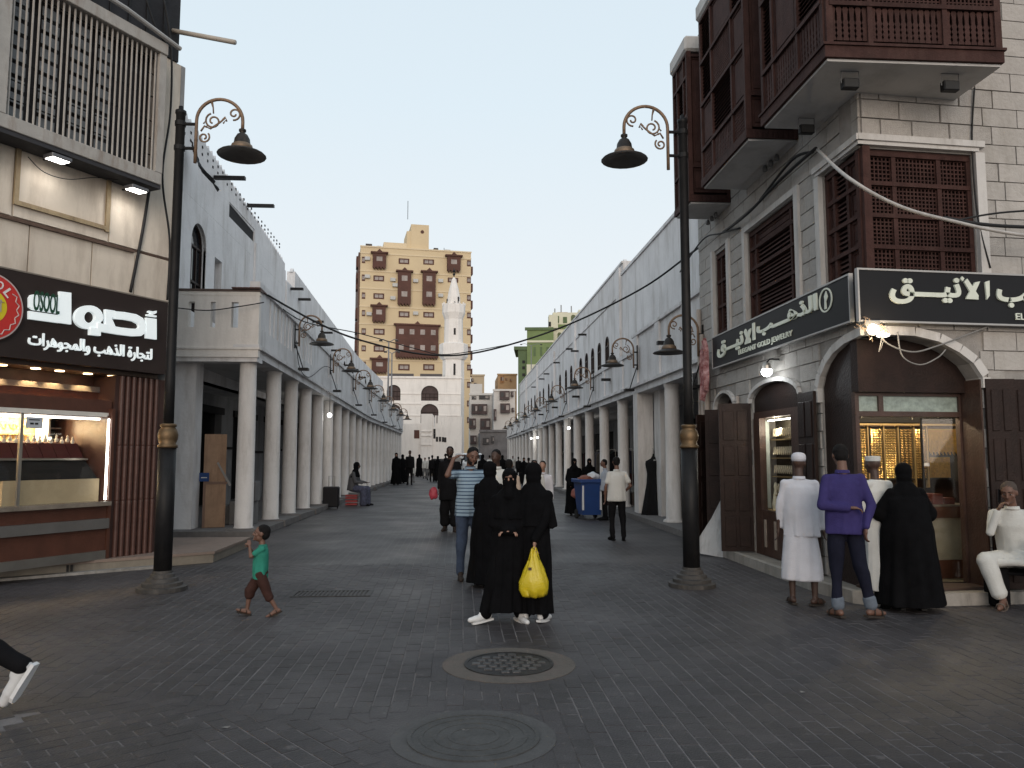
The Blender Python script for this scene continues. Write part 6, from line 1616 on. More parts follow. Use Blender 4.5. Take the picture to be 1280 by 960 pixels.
# ================================================================== THINGS ON THE STREET
BLUE = mat('blue_plastic', (.008, .04, .16), .45, .1, 4, .1, 30)
bp_ = gnd(739, 650)
t = thing('rubbish_bin', 'big blue wheeled rubbish bin filled with bags near the right arcade', 'bin', (bp_.x, bp_.y + .35, 0), .12)
b = new()
lo = [b.verts.new(q) for q in ((-.24, -.26, .12), (.24, -.26, .12), (.24, .26, .12), (-.24, .26, .12))]; hi = [b.verts.new(q) for q in ((-.31, -.36, 1.0), (.31, -.36, 1.0), (.31, .36, 1.0), (-.31, .36, 1.0))]
b.faces.new(lo[::-1])
for k in range(4): b.faces.new((lo[k], lo[(k + 1) % 4], hi[(k + 1) % 4], hi[k]))
b.faces.new(hi); put('bin_body', b, BLUE, t)
b = new(); box(b, -.36, .36, -.41, -.36, .94, 1.03); box(b, -.36, .36, .36, .41, .94, 1.03); box(b, -.36, -.31, -.36, .36, .94, 1.03); box(b, .31, .36, -.36, .36, .94, 1.03); put('rim', b, BLUE, t, bevel=.01)
for x in (-.27, .2):
    b = new(); box(b, x, x + .045, -.345, -.30, .25, .92); rot_bm(b, Matrix.Translation((0, 0, 0))); put('white_stripe', b, mat('bin_stripe', (.55, .56, .58), .5), t)
for s in (-1, 1):
    b = new(); lathe(b, [(.12, -.03), (.12, .03)], n=14); rot_bm(b, Matrix.Translation((s * .25, .28, .12)) @ Matrix.Rotation(pi / 2, 4, 'Y')); put('wheel', b, TYRE, t)
def lump(name, label, cat, loc, sz, m, seed=1):
    b = new(); bmesh.ops.create_icosphere(b, subdivisions=3, radius=1)
    for v in b.verts:
        n_ = noise.noise(v.co * 1.7 + Vector((seed, 0, 0))) * .3 + noise.noise(v.co * 5 + Vector((0, seed, 0))) * .1; v.co = Vector((v.co.x * sz[0], v.co.y * sz[1], v.co.z * sz[2])) * (1 + n_)
    o = put(name, b, m, None, smooth=True); o.location = loc; return tag(o, label, cat)
lump('rubbish_bag', 'crumpled white bag on top of the blue bin', 'bag', (bp_.x + .12, bp_.y + .35, 1.10), (.17, .15, .10), mat('bag_white', (.5, .52, .55), .5))
lump('rubbish_bag', 'reddish brown rubbish bag filling the blue bin', 'bag', (bp_.x - .08, bp_.y + .35, 1.03), (.2, .26, .09), mat('bag_brown', (.16, .05, .03), .7), 4)
# hanging black gowns
def gown(px, py, label, H=1.62, w_=.33):
    p = gnd(px, py); t = thing('hanging_gown', label, 'gown', (p.x, p.y, 0), .1, 'black gowns on show by the right arcade')
    b = new(); n = 30; prof = [(.02, 1.66, 0), (.03, 1.60, 0), (.07, 1.54, 0), (w_ * .62, 1.47, .0), (w_ * .66, 1.40, 0), (w_ * .55, 1.15, .01), (w_ * .58, .9, .02), (w_ * .75, .5, .035), (w_ * .95, .08, .05), (w_ * .93, .05, .05)]
    rings = []
    for r, z, f in prof:
        rings.append([b.verts.new(((r + f * sin(5 * a + z * 2)) * cos(a), (r * .55 + f * sin(7 * a)) * sin(a), z * H / 1.62)) for a in [2 * pi * k / n for k in range(n)]])
    for A, B in zip(rings, rings[1:]):
        for k in range(n): b.faces.new((A[k], A[(k + 1) % n], B[(k + 1) % n], B[k]))
    b.faces.new(rings[-1]); put('gown_cloth', b, mat('black_cloth', (.010, .010, .011), .95, .2, 6, .3, 60), t, smooth=True)
    b = new(); tube(b, [(0, 0, 1.60), (0, 0, 1.78), (.0, .05, 1.82)], .008, 5); put('hanger', b, STEEL, t)
    b = new(); box(b, -.03, .03, -.10, -.085, 1.50, 1.53); put('neck_label', b, mat('label_grey', (.3, .3, .3), .6), t)
    b = new(); lathe(b, [(.16, 0), (.16, .02), (.02, .03), (.02, .1)], n=14); put('stand_foot', b, BLACK, t)
gown(818, 650, 'long black gown on a stand in front of the right corner pier', 1.64)
gown(848, 655, 'black gown with pale trim half hidden behind the right lamp post', 1.5, .26)
def table_stuff():
    p = gnd(775, 640); t = thing('goods_stall', 'low stall of dark goods behind the man in the white shirt', 'stall', (p.x + .25, p.y + .9, 0))
    for k in range(4):
        b = new(); box(b, -.5 + .27 * k, -.27 + .27 * k, 0, .4, .13 + .0, .5 + .18 * ((k * 7) % 3)); put('goods_box', b, mat('goods_%d' % k, [(.03, .02, .02), (.12, .03, .03), (.05, .05, .06), (.10, .08, .07)][k], .8), t)
table_stuff()
# leaning sheet by the side wall
p = gnd(893, 684)
t = thing('leaning_sheet', 'tall scuffed white sheet leaning against the side wall behind the lamp post', 'sheet', (4.17, 12.62, .0), 0)
b = new(); prism(b, [(-.32, 0), (.30, 0), (.22, .5), (.20, .9), (.26, 1.35), (.08, 1.36), (-.18, .6), (-.34, .25)], -.012, .012); put('sheet', b, mat('scuffed_white', (.40, .41, .42), .7, .1, 5, dirt=(.1, .09, .08), dirt_amt=.8, dirt_scale=5), t); t.rotation_euler = (radians(-9), radians(7), -.55)
# suitcase, crate near the seated woman
p = gnd(424, 636)
t = thing('suitcase', 'black wheeled suitcase with its handle pulled up by the left columns', 'suitcase', (p.x - .25, p.y, 0))
b = new(); box(b, -.24, .24, -.14, .14, .06, .68); put('shell', b, mat('suitcase_black', (.012, .012, .014), .6), t, bevel=.03)
b = new(); tube(b, [(-.09, .05, .66), (-.09, .05, 1.0), (.09, .05, 1.0), (.09, .05, .66)], .012, 6); put('handle', b, STEEL, t)
for s in (-1, 1):
    b = new(); lathe(b, [(.04, -.015), (.04, .015)], n=10); rot_bm(b, Matrix.Translation((s * .19, .08, .04)) @ Matrix.Rotation(pi / 2, 4, 'Y')); put('wheel', b, TYRE, t)

ACM = mat('ac_white', (.45, .45, .44), .6)
ra = random.Random(6)
for k, (xx, yy) in enumerate(((215, 395), (215, 560), (450, 590), (450, 760), (660, 600), (890, 600), (890, 735), (660, 900), (230, 905), (470, 640))):
    x, z = T5(xx, yy); bx('air_conditioner', ACM, tw, x - .45, x + .45, -.5, -.002, z - .3, z + .3)
for k in range(9):
    x = xr * 0 + 1.0 + k * 2.1; h = ra.uniform(.5, 1.4); bx('roof_unit', ACM if k % 2 else HG, tw, x, x + ra.uniform(.5, 1.3), 3, 4.2, ztop + .002, ztop + h)
b = new(); rr = random.Random(12)
for k in range(70):
    x = rr.uniform(-6, 6); y = rr.uniform(4.3, 26); a = rr.uniform(0, 3); s_ = rr.uniform(.006, .022)
    v = [b.verts.new((x + s_ * cos(a + q * pi / 2) * (1 + .5 * (q % 2)), y + s_ * sin(a + q * pi / 2), .004 + .004 * (q % 2))) for q in range(4)]; b.faces.new(v)
put('litter_scraps', b, mat('litter_pale', (.17, .16, .15), .9, .5), None, kind='stuff')
# ================================================================== PEOPLE
SKIN_D = mat('dark_skin', (0.050, 0.025, 0.017), 0.55, 0.12, 12, 0.1, 90)
SKIN_M = mat('brown_skin', (0.125, 0.062, 0.042), 0.55, 0.10, 12, 0.1, 90)
SKIN_L = mat('tan_skin', (0.30, 0.17, 0.12), 0.55, 0.10, 12, 0.1, 90)
HAIR = mat('black_hair', (0.008, 0.007, 0.007), 0.75, 0.3, 30, 0.5, 140, spec=.15)
CLOTHB = mat('abaya_black', (0.0045, 0.0045, 0.0052), 0.95, 0.3, 6, 0.25, 90, spec=.06)
def capsule(bm, p0, r0, p1, r1, n=12):
    p0, p1 = Vector(p0), Vector(p1); d = (p1 - p0); L = d.length
    if L < 1e-5: d = Vector((0, 0, 1)); L = 1e-5
    d = d / L; up = Vector((0, 0, 1)) if abs(d.z) < .9 else Vector((1, 0, 0)); s = d.cross(up).normalized(); u = s.cross(d)
    rings = []
    for (c, r, o) in [(p0, r0 * cos(a), -r0 * sin(a)) for a in (1.35, .8, .3)] + [(p1, r1 * cos(a), r1 * sin(a)) for a in (.3, .8, 1.35)]:
        rings.append([bm.verts.new(c + d * o + (s * cos(2 * pi * k / n) + u * sin(2 * pi * k / n)) * r) for k in range(n)])
    for a, b_ in zip(rings, rings[1:]):
        for k in range(n): bm.faces.new((a[k], a[(k + 1) % n], b_[(k + 1) % n], b_[k]))
    bm.faces.new(rings[0][::-1]); bm.faces.new(rings[-1])
def ell(bm, c, r, M=None, seg=16, rg=10):
    m = Matrix.Translation(Vector(c)) @ (M.to_4x4() if M is not None else Matrix.Identity(4)) @ Matrix.Diagonal((*r, 1))
    bmesh.ops.create_uvsphere(bm, u_segments=seg, v_segments=rg, radius=1, matrix=m)
def loft(bm, rings, n=40):
    """rings: (z, cx, cy, rx, ry)"""
    R_ = [[bm.verts.new((cx + rx * cos(2 * pi * k / n), cy + ry * sin(2 * pi * k / n), z)) for k in range(n)] for z, cx, cy, rx, ry in rings]
    for a, b_ in zip(R_, R_[1:]):
        for k in range(n): bm.faces.new((a[k], a[(k + 1) % n], b_[(k + 1) % n], b_[k]))
    bm.faces.new(R_[0][::-1]); bm.faces.new(R_[-1])
WORK = bpy.data.scenes.new('work')          # an empty scene to evaluate modifiers in, removed at the end
def remesh(bm, vox, smooth=3):
    bmesh.ops.recalc_face_normals(bm, faces=bm.faces)
    me = bpy.data.meshes.new('t'); bm.to_mesh(me); bm.free()
    o = bpy.data.objects.new('t', me); WORK.collection.objects.link(o)
    r = o.modifiers.new('r', 'REMESH'); r.mode = 'VOXEL'; r.voxel_size = vox
    if smooth:
        s = o.modifiers.new('s', 'SMOOTH'); s.factor = .5; s.iterations = smooth
    with bpy.context.temp_override(scene=WORK, view_layer=WORK.view_layers[0]):
        dg = bpy.context.evaluated_depsgraph_get(); out = bpy.data.meshes.new_from_object(o.evaluated_get(dg))
    bpy.data.objects.remove(o); bpy.data.meshes.remove(me); return out
import numpy as np
def folds(me, c, zt, zb, amp, n1=9, n2=15, seed=0.0, wr=.004, wf=9.0):
    """hanging folds growing towards the hem, and creases, as real relief"""
    n = len(me.vertices); co = np.empty(n * 3); me.vertices.foreach_get('co', co); co = co.reshape(-1, 3)
    no = np.empty(n * 3); me.vertices.foreach_get('normal', no); no = no.reshape(-1, 3)
    x, y, z = co.T; w_ = np.clip((zt - z) / max(zt - zb, .01), 0, 1); th = np.arctan2(y - c[1], x - c[0])
    r = np.random.RandomState(int(seed * 10) % 1000)
    def nz(px, py, pz, f, k=7):
        o = 0
        for i in range(k):
            d = r.normal(size=3); d /= np.linalg.norm(d); q = f * (.6 + .28 * i); o = o + np.sin((px * d[0] + py * d[1] + pz * d[2]) * q * 3.2 + r.uniform(0, 6.28)) / (1 + .35 * i)
        return o / 2.6
    g = nz(th * .35, z * .9, z * 0, 1.0, 4)
    d = amp * w_ ** 1.1 * (np.sin(n1 * th + seed + 2.2 * g) * .65 + np.sin(n2 * th + seed * 2 + 3 * g) * .35)
    q = nz(x, y, z * .6, wf * .55) * wr * .6 + nz(x * .6, y * .6, z * 1.2, wf * .3) * wr * .8
    q = q - np.abs(nz(x, y, z * 1.5, wf * .35, 5)) * wr * .7
    co += no * q[:, None] + np.stack([np.cos(th) * d, np.sin(th) * d, 0 * d], 1)
    me.vertices.foreach_set('co', co.ravel()); me.update()
def V3(*a): return Vector(a)
def unit(v): v = Vector(v); return v.normalized()
REST = dict(ua=(.12, 0, -1), fa=(.05, .22, -1), th=(.02, .05, -1), sh=(0, -.04, -1))
def skeleton(pose, child=False):
    """joint positions of a standing person 1.75 high facing +y; pose overrides limb directions per side"""
    J = {}; P = lambda k, s: pose.get(k + ('L' if s < 0 else 'R'), pose.get(k, REST[k]))
    lean = Vector(pose.get('lean', (0, 0.0, 0)))
    if child: LT, LS_, UA, FA, TR, NK, SW, HP = .36, .34, .23, .20, .50, .05, .155, .08
    else: LT, LS_, UA, FA, TR, NK, SW, HP = .44, .43, .29, .255, .52, .085, .19, .09
    low = 0
    J['pel'] = V3(0, 0, 0)
    for s in (-1, 1):
        t = 'L' if s < 0 else 'R'; mir = lambda v: Vector((v[0] * s, v[1], v[2]))
        J['hip' + t] = V3(s * HP, 0, -.03)
        J['kne' + t] = J['hip' + t] + unit(mir(P('th', s))) * LT
        J['ank' + t] = J['kne' + t] + unit(mir(P('sh', s))) * LS_
        fd = unit(mir(pose.get('ft' + t, (.2, 1, -.12)))); J['ball' + t] = J['ank' + t] + fd * .13 + V3(0, 0, -.045); J['toe' + t] = J['ball' + t] + fd * .06
        J['heel' + t] = J['ank' + t] - fd * .045 + V3(0, 0, -.04)
        low = min(low, J['ball' + t].z - .03, J['heel' + t].z - .035)
    J['che'] = J['pel'] + V3(0, 0, TR * .62) + lean * .6; J['nb'] = J['pel'] + V3(0, 0, TR) + lean
    for s in (-1, 1):
        t = 'L' if s < 0 else 'R'; mir = lambda v: Vector((v[0] * s, v[1], v[2]))
        J['sho' + t] = J['nb'] + V3(s * (SW - .012), -.01, -.065) + Vector(pose.get('shrug', (0, 0, 0)))
        J['elb' + t] = J['sho' + t] + unit(mir(P('ua', s))) * UA; J['wri' + t] = J['elb' + t] + unit(mir(P('fa', s))) * FA
        J['hd' + t] = unit(mir(pose.get('hd' + t, P('fa', s))))
    hs = 1.36 if child else 1.0
    J['nt'] = J['nb'] + V3(0, .015, NK) + lean * .25
    J['hM'] = Matrix.Rotation(pose.get('yaw', 0), 3, 'Z') @ Matrix.Rotation(-pose.get('nod', 0), 3, 'X') @ Matrix.Rotation(pose.get('tilt', 0), 3, 'Y')
    J['hs'] = hs; J['head'] = J['nt'] + J['hM'] @ V3(0, .025, .105 * hs)
    for k, v in J.items():
        if isinstance(v, Vector) and not k.startswith('hd'): v.z -= low
    J['top'] = (J['head'] + J['hM'] @ V3(0, 0, .118 * hs)).z
    return J
def hand(bm, J, t, s, curl=.6, r=1.0):
    w_ = J['wri' + t]; d = J['hd' + t]; side = Vector((0, 1, 0)) if abs(d.y) < .8 else Vector((1, 0, 0))
    u = (side - d * side.dot(d)).normalized(); n_ = d.cross(u).normalized() * (-s)
    ell(bm, w_ + d * .05, (.019, .040, .052), Matrix((n_, u, d)).transposed(), 10, 8)
    for k in range(4):
        a = w_ + d * .088 + u * (.030 - .019 * k); L = (.036, .042, .040, .031)[k]; c1 = curl * .5; dd = (d * cos(c1) - n_ * sin(c1) + u * (.08 - .05 * k)).normalized(); b_ = a + dd * L
        c2 = curl * 1.3; d2 = (d * cos(c2) - n_ * sin(c2)).normalized(); e = b_ + d2 * L * .65; c3 = curl * 2; d3 = (d * cos(c3) - n_ * sin(c3)).normalized()
        capsule(bm, a - d * .02, .0095, b_, .0088, 7); capsule(bm, b_, .0088, e, .008, 7); capsule(bm, e, .008, e + d3 * L * .5, .007, 7)
    a = w_ + d * .03 + u * .032; td = (d * .6 + u * .75 - n_ * .25).normalized(); b_ = a + td * .04; capsule(bm, a, .013, b_, .0105, 7); capsule(bm, b_, .0105, b_ + (d * .85 + u * .3 - n_ * .3).normalized() * .03, .0085, 7)
def head(bm, J):
    M = J['hM']; c = J['head']; h = J['hs']
    T = lambda x, y, z: c + M @ (Vector((x, y, z)) * h)
    ell(bm, T(0, -.008, .022), (.076 * h, .096 * h, .094 * h), M); ell(bm, T(0, .022, -.045), (.056 * h, .066 * h, .068 * h), M)
    capsule(bm, T(0, .085, -.088), .018 * h, T(0, .075, -.075), .024 * h, 8)
    capsule(bm, T(0, .088, .018), .010 * h, T(0, .108, -.022), .0145 * h, 8)
    ell(bm, T(0, .094, -.026), (.019 * h, .011 * h, .010 * h), M, 8, 6)
    capsule(bm, T(-.034, .076, .030), .014 * h, T(.034, .076, .030), .014 * h, 8)
    capsule(bm, T(-.018, .083, -.056), .009 * h, T(.018, .083, -.056), .009 * h, 6)
    for s in (-1, 1):
        ell(bm, T(s * .078, -.006, -.005), (.010 * h, .020 * h, .031 * h), M, 8, 6); ell(bm, T(s * .045, .062, -.02), (.02 * h, .02 * h, .022 * h), M, 8, 6)
def mk_body(t, J, vox, skin, curl=(.6, .6), bare=True, belly=1.0):
    b = new()
    capsule(b, J['pel'] + V3(-.06, 0, 0), .11, J['pel'] + V3(.06, 0, 0), .11); capsule(b, J['pel'], .10 * belly, J['che'], .095 * belly); ell(b, J['che'] + V3(0, 0, .02), (.135, .085, .14))
    capsule(b, J['nb'] - V3(0, 0, .03), .065, J['nt'] + V3(0, .0, .04), .050)
    for s, tt in ((-1, 'L'), (1, 'R')):
        capsule(b, J['nb'] - V3(0, 0, .06), .045, J['sho' + tt], .034); capsule(b, J['sho' + tt], .035, J['elb' + tt], .034); capsule(b, J['elb' + tt], .040, J['wri' + tt], .026)
        capsule(b, J['hip' + tt], .085, J['kne' + tt], .054); capsule(b, J['kne' + tt], .052, J['ank' + tt].lerp(J['kne' + tt], .6), .050); capsule(b, J['ank' + tt].lerp(J['kne' + tt], .6), .050, J['ank' + tt], .034)
        capsule(b, J['heel' + tt], .034, J['ball' + tt], .032); capsule(b, J['ank' + tt], .034, J['heel' + tt], .034); capsule(b, J['ball' + tt], .032, J['toe' + tt], .022); capsule(b, J['ank' + tt], .033, J['ball' + tt], .030)
        hand(b, J, tt, s, curl[0 if s < 0 else 1])
    head(b, J)
    me = remesh(b, vox, 2 if vox < .015 else 1)
    o = put_me('body', me, skin, t, smooth=True)
    if vox < .02:
        M = J['hM']; h = J['hs']
        for s in (-1, 1):
            c = J['head'] + M @ (V3(s * .031, .082, .008) * h); b = new(); ell(b, c - M @ (V3(0, .003, 0) * h), (.012 * h, .007 * h, .0045 * h), M, 10, 6); e = put('eye', b, mat('eye_white', (.22, .20, .19), .5), t, smooth=True)
            b = new(); ell(b, c + M @ (V3(0, .006, 0) * h), (.006 * h, .005 * h, .006 * h), M, 8, 6); put('pupil', b, HAIR, e, smooth=True)
            b = new(); capsule(b, J['head'] + M @ (V3(s * .014, .092, .034) * h), .004, J['head'] + M @ (V3(s * .048, .078, .038) * h), .003, 6); put('eyebrow', b, HAIR, t, smooth=True)
    return o
def mk_hair(t, J, vox=.012, m=HAIR, beard=False, short=True):
    b = new(); M = J['hM']; h = J['hs']; T = lambda x, y, z: J['head'] + M @ (Vector((x, y, z)) * h)
    ell(b, T(0, -.020, .040), (.081 * h, .094 * h, .086 * h), M); ell(b, T(0, -.045, -.005), (.074 * h, .066 * h, .075 * h), M)
    if not short: ell(b, T(0, -.02, .055), (.088 * h, .10 * h, .085 * h), M)
    me = remesh(b, vox, 1)
    for v in me.vertices: v.co += v.normal * (noise.noise(v.co * 60) * .004)
    put_me('hair', me, m, t, smooth=True)
    if beard:
        b = new(); ell(b, T(0, .030, -.072), (.056 * h, .064 * h, .050 * h), M); capsule(b, T(-.06, .02, -.04), .018 * h, T(-.05, .05, -.08), .022 * h); capsule(b, T(.06, .02, -.04), .018 * h, T(.05, .05, -.08), .022 * h)
        put_me('beard', remesh(b, vox, 1), m, t, smooth=True)
def mk_cap(t, J, m, flat=False):
    b = new(); M = J['hM'].to_4x4(); pr = [(.080, -.02), (.086, .01), (.086, .035), (.080, .06), (.058, .080), (.02, .090)] if not flat else [(.082, 0), (.083, .055), (.078, .06), (.01, .062)]
    lathe(b, pr, (0, 0, 0), 28); rot_bm(b, Matrix.Translation(J['head'] + J['hM'] @ V3(0, -.008, .045)) @ M @ Matrix.Diagonal((1, 1.18, 1, 1))); put('cap', b, m, t, smooth=not flat)
def mk_shirt(t, J, m, sleeve='long', hem=.12, vox=.013, loose=.022, name='shirt', seed=1.0, belly=0.0, collar=True):
    b = new(); pe, ch, nb = J['pel'], J['che'], J['nb']
    loft(b, [(pe.z - hem, pe.x, pe.y, .175 + loose, .13 + loose), (pe.z + .05, pe.x, pe.y + belly * .3, .165 + loose, .118 + loose + belly * .5), (pe.z + .20, pe.x * .5 + ch.x * .5, (pe.y + ch.y) / 2 + belly * .4, .15 + loose, .112 + loose + belly), (ch.z + .02, ch.x, ch.y, .168 + loose * .8, .118 + loose * .7), (ch.z + .10, ch.x, ch.y, .160 + loose * .6, .108 + loose * .5), (nb.z - .05, nb.x, nb.y - .005, .11, .080), (nb.z + .005, nb.x, nb.y, .075, .062)])
    for tt in 'LR':
        s, e, w_ = J['sho' + tt], J['elb' + tt], J['wri' + tt]
        capsule(b, nb - V3(0, 0, .05), .062, s, .062)
        if sleeve == 'short': capsule(b, s, .066, s.lerp(e, .62), .062)
        else: capsule(b, s, .066, e, .054); capsule(b, e, .054, e.lerp(w_, .94), .042)
    me = remesh(b, vox, 9 if vox < .018 else 3); folds(me, (pe.x, pe.y), ch.z, pe.z - hem, .012, 7, 12, seed, .012, 10)
    o = put_me(name, me, m, t, smooth=True)
    if collar:
        b = new(); lathe(b, [(.066, -.015), (.064, .022), (.070, .020), (.078, -.012)], (0, 0, 0), 20, cap=False); rot_bm(b, Matrix.Translation(nb + V3(0, .005, .012))); put('collar', b, m, t, smooth=True)
    return o
def mk_trousers(t, J, m, vox=.013, frac=1.0, r=.020, flare=.0, seed=2.0, name='trousers'):
    b = new(); pe = J['pel']; capsule(b, pe + V3(-.05, 0, .0), .125, pe + V3(.05, 0, .0), .125); loft(b, [(pe.z - .02, pe.x, pe.y, .17, .135), (pe.z + .12, pe.x, pe.y, .155, .12)])
    for tt in 'LR':
        h, k, a = J['hip' + tt], J['kne' + tt], J['ank' + tt]
        capsule(b, h, .095 + r * .5, k, .062 + r + flare * .3)
        capsule(b, k, .062 + r + flare * .3, k.lerp(a, .98 * max(frac * 2 - 1, 0)) if frac > .55 else k, .046 + r + flare)
    me = remesh(b, vox, 2); folds(me, (pe.x, pe.y), pe.z, 0, .002, 5, 9, seed, .014, 11)
    return put_me(name, me, m, t, smooth=True)
def mk_shoes(t, J, m, sole=None, bulk=1.0, name='shoe', sandal=False):
    for tt in 'LR':
        b = new(); hl, bl, to, an = J['heel' + tt], J['ball' + tt], J['toe' + tt], J['ank' + tt]
        fd = (bl - hl).normalized(); up = V3(0, 0, 1) - fd * fd.z; up.normalize()
        if not sandal:
            capsule(b, hl + up * .005, .040 * bulk, bl, .042 * bulk, 12); capsule(b, bl, .042 * bulk, to + fd * .012, .030 * bulk); capsule(b, hl + up * .03, .042 * bulk, an.lerp(bl, .35) + up * .01, .040 * bulk)
            sh = put_me(name, remesh(b, .009, 2), m, t, smooth=True)
        else: sh = bpy.data.objects.new(name, None); COL.objects.link(sh); sh.parent = t
        s = up.cross(fd).normalized(); b = new(); out = [(-.045, .030), (.02, .036), (.11, .044), (.19, .040), (.225, .018)]; dn = .036 if not sandal else .034
        pts = [(a, w_) for a, w_ in out] + [(a, -w_) for a, w_ in reversed(out)]
        lo = [b.verts.new(hl + fd * a + s * w_ - up * (dn + .018)) for a, w_ in pts]; hi = [b.verts.new(hl + fd * a + s * w_ - up * (dn - .006)) for a, w_ in pts]
        b.faces.new(lo); b.faces.new(hi[::-1])
        for k in range(len(pts)): b.faces.new((lo[k], lo[(k + 1) % len(pts)], hi[(k + 1) % len(pts)], hi[k]))
        put('sole', b, sole or m, sh)
        if sandal:
            b = new(); c = bl - fd * .01
            tube(b, [c + s * .042 - up * .02, c + s * .03 + up * .026, c + up * .036, c - s * .03 + up * .026, c - s * .042 - up * .02], .009, 6); put('strap', b, m, sh, smooth=True)
            if True:
                c = hl + fd * .05; b = new(); tube(b, [c + s * .038 - up * .02, c + s * .032 + up * .03, c - s * .032 + up * .03, c - s * .038 - up * .02], .008, 6); put('strap', b, m, sh, smooth=True)
def mk_robe(t, J, m, hem=.12, w0=.0, flare=.06, vox=.015, amp=.018, sleeve=.075, seed=3.0, name='robe', front=0.0, n1=8, n2=14, sl_end=.97):
    b = new(); pe, ch, nb = J['pel'], J['che'], J['nb']; fx = (J['ankL'].x + J['ankR'].x) / 2; fy = (J['ankL'].y + J['ankR'].y) / 2
    loft(b, [(hem, fx, fy + front, .22 + w0 + flare, .17 + w0 + flare), (.45, (fx + pe.x) / 2, (fy + pe.y) / 2 + front * .5, .20 + w0 + flare * .55, .155 + w0 + flare * .6), (pe.z, pe.x, pe.y, .195 + w0, .15 + w0), (pe.z + .2, (pe.x + ch.x) / 2, (pe.y + ch.y) / 2, .175 + w0 * .7, .135 + w0 * .8), (ch.z + .06, ch.x, ch.y, .185 + w0 * .6, .125 + w0 * .5), (nb.z - .04, nb.x, nb.y, .12, .085), (nb.z + .01, nb.x, nb.y, .075, .065)])
    for tt in 'LR':
        s, e, w_ = J['sho' + tt], J['elb' + tt], J['wri' + tt]
        capsule(b, nb - V3(0, 0, .05), .066, s, .066); capsule(b, s, .068, e, .056 + sleeve * .3); capsule(b, e, .056 + sleeve * .3, e.lerp(w_, sl_end), .040 + sleeve * .45)
    me = remesh(b, vox, 2); folds(me, ((fx + pe.x) / 2, (fy + pe.y) / 2), ch.z, hem, amp, n1, n2, seed, .012, 8)
    return put_me(name, me, m, t, smooth=True)
def mk_veil(t, J, m, vox=.013, seed=4.0, veil=True, cape=.30, slit=True, extra=None):
    """head scarf falling over the shoulders, with a face veil that leaves a slit for the eyes"""
    b = new(); M = J['hM']; h = J['hs']; T = lambda x, y, z: J['head'] + M @ (Vector((x, y, z)) * h); nb, ch = J['nb'], J['che']
    ell(b, T(0, -.018, .022), (.098 * h, .114 * h, .110 * h), M); ell(b, T(0, -.03, -.05), (.092, .10, .09), M)
    capsule(b, T(0, -.01, -.06), .085, nb - V3(0, 0, .02), .10)
    z0 = nb.z + .06; loft(b, [(nb.z - cape, ch.x, ch.y - .01, .225, .165), (nb.z - .16, nb.x, nb.y - .01, .225, .155), (nb.z - .05, nb.x, nb.y, .19, .12), (z0, nb.x, nb.y, .10, .095)])
    if veil:
        capsule(b, T(-.035, .052, -.055), .045, T(.035, .052, -.055), .045); capsule(b, T(0, .058, -.04), .052, T(0, .05, -.20), .075); capsule(b, T(0, .062, -.012), .048, T(0, .062, -.03), .048)
        capsule(b, T(-.04, .055, .058), .036, T(.04, .055, .058), .036)
    for q in extra or (): capsule(b, nb + V3(*q[0]), q[1], nb + V3(*q[2]), q[3])
    me = remesh(b, vox, 2); folds(me, (nb.x, nb.y), J['head'].z - .05, nb.z - cape, .012, 7, 11, seed, .007, 11)
    o = put_me('head_veil', me, m, t, smooth=True)
    if slit and veil:
        b = new(); ell(b, T(0, .078, .012), (.048 * h, .036 * h, .011 * h), M, 14, 8); put('eye_slit', b, SKIN_M, t, smooth=True)
    return o
def person(px, pyf, pyh, label, rz, pose, group=None, child=False, dx=0.0, dy=0.0):
    """stand a person with the feet at a picture point; the height follows from the top of the head"""
    g = gnd(px, pyf); g = Vector((g.x + dx, g.y + dy, 0)); H = atY(px, pyh, g.y).z
    J = skeleton(pose, child); t = thing('person', label, 'person', (g.x, g.y, 0), rz, group)
    s = H / J['top']; t.scale = (s, s, s)
    return t, J
# ---- materials for clothes
TEAL = mat('teal_cotton', (0.03, 0.20, 0.145), 0.9, 0.15, 9, 0.3, 90, spec=.12)
SHORTS = mat('brown_cotton', (0.045, 0.022, 0.018), 0.9, 0.2, 9, 0.3, 90, spec=.12)
WHT = mat('white_cotton', (0.50, 0.50, 0.54), 0.9, 0.05, 7, 0.3, 80)
WHT2 = mat('white_cotton_warm', (0.50, 0.50, 0.48), 0.9, 0.05, 7, 0.3, 80)
PURP = mat('purple_cotton', (0.036, 0.029, 0.110), 0.85, 0.15, 7, 0.3, 80, spec=.12)
JEAN = mat('dark_denim', (0.011, 0.012, 0.022), 0.9, 0.2, 12, 0.4, 120, spec=.08)
JEANB = mat('blue_denim', (0.045, 0.062, 0.10), 0.9, 0.25, 10, 0.4, 120, spec=.12)
CUFF = mat('denim_cuff', (0.10, 0.12, 0.15), 0.9, 0.2, 12, 0.3, 120)
BLK = mat('black_trouser', (0.007, 0.007, 0.008), 0.9, 0.2, 9, 0.2, 90, spec=.08)
GREY = mat('grey_cloth', (0.13, 0.135, 0.14), 0.9, 0.2, 9, 0.2, 90)
SND = mat('dark_sandal', (0.03, 0.024, 0.02), 0.7, 0.2, 9, 0.2, 90)
SNK = mat('white_sneaker', (0.55, 0.55, 0.55), 0.6, 0.08, 9, 0.2, 70)
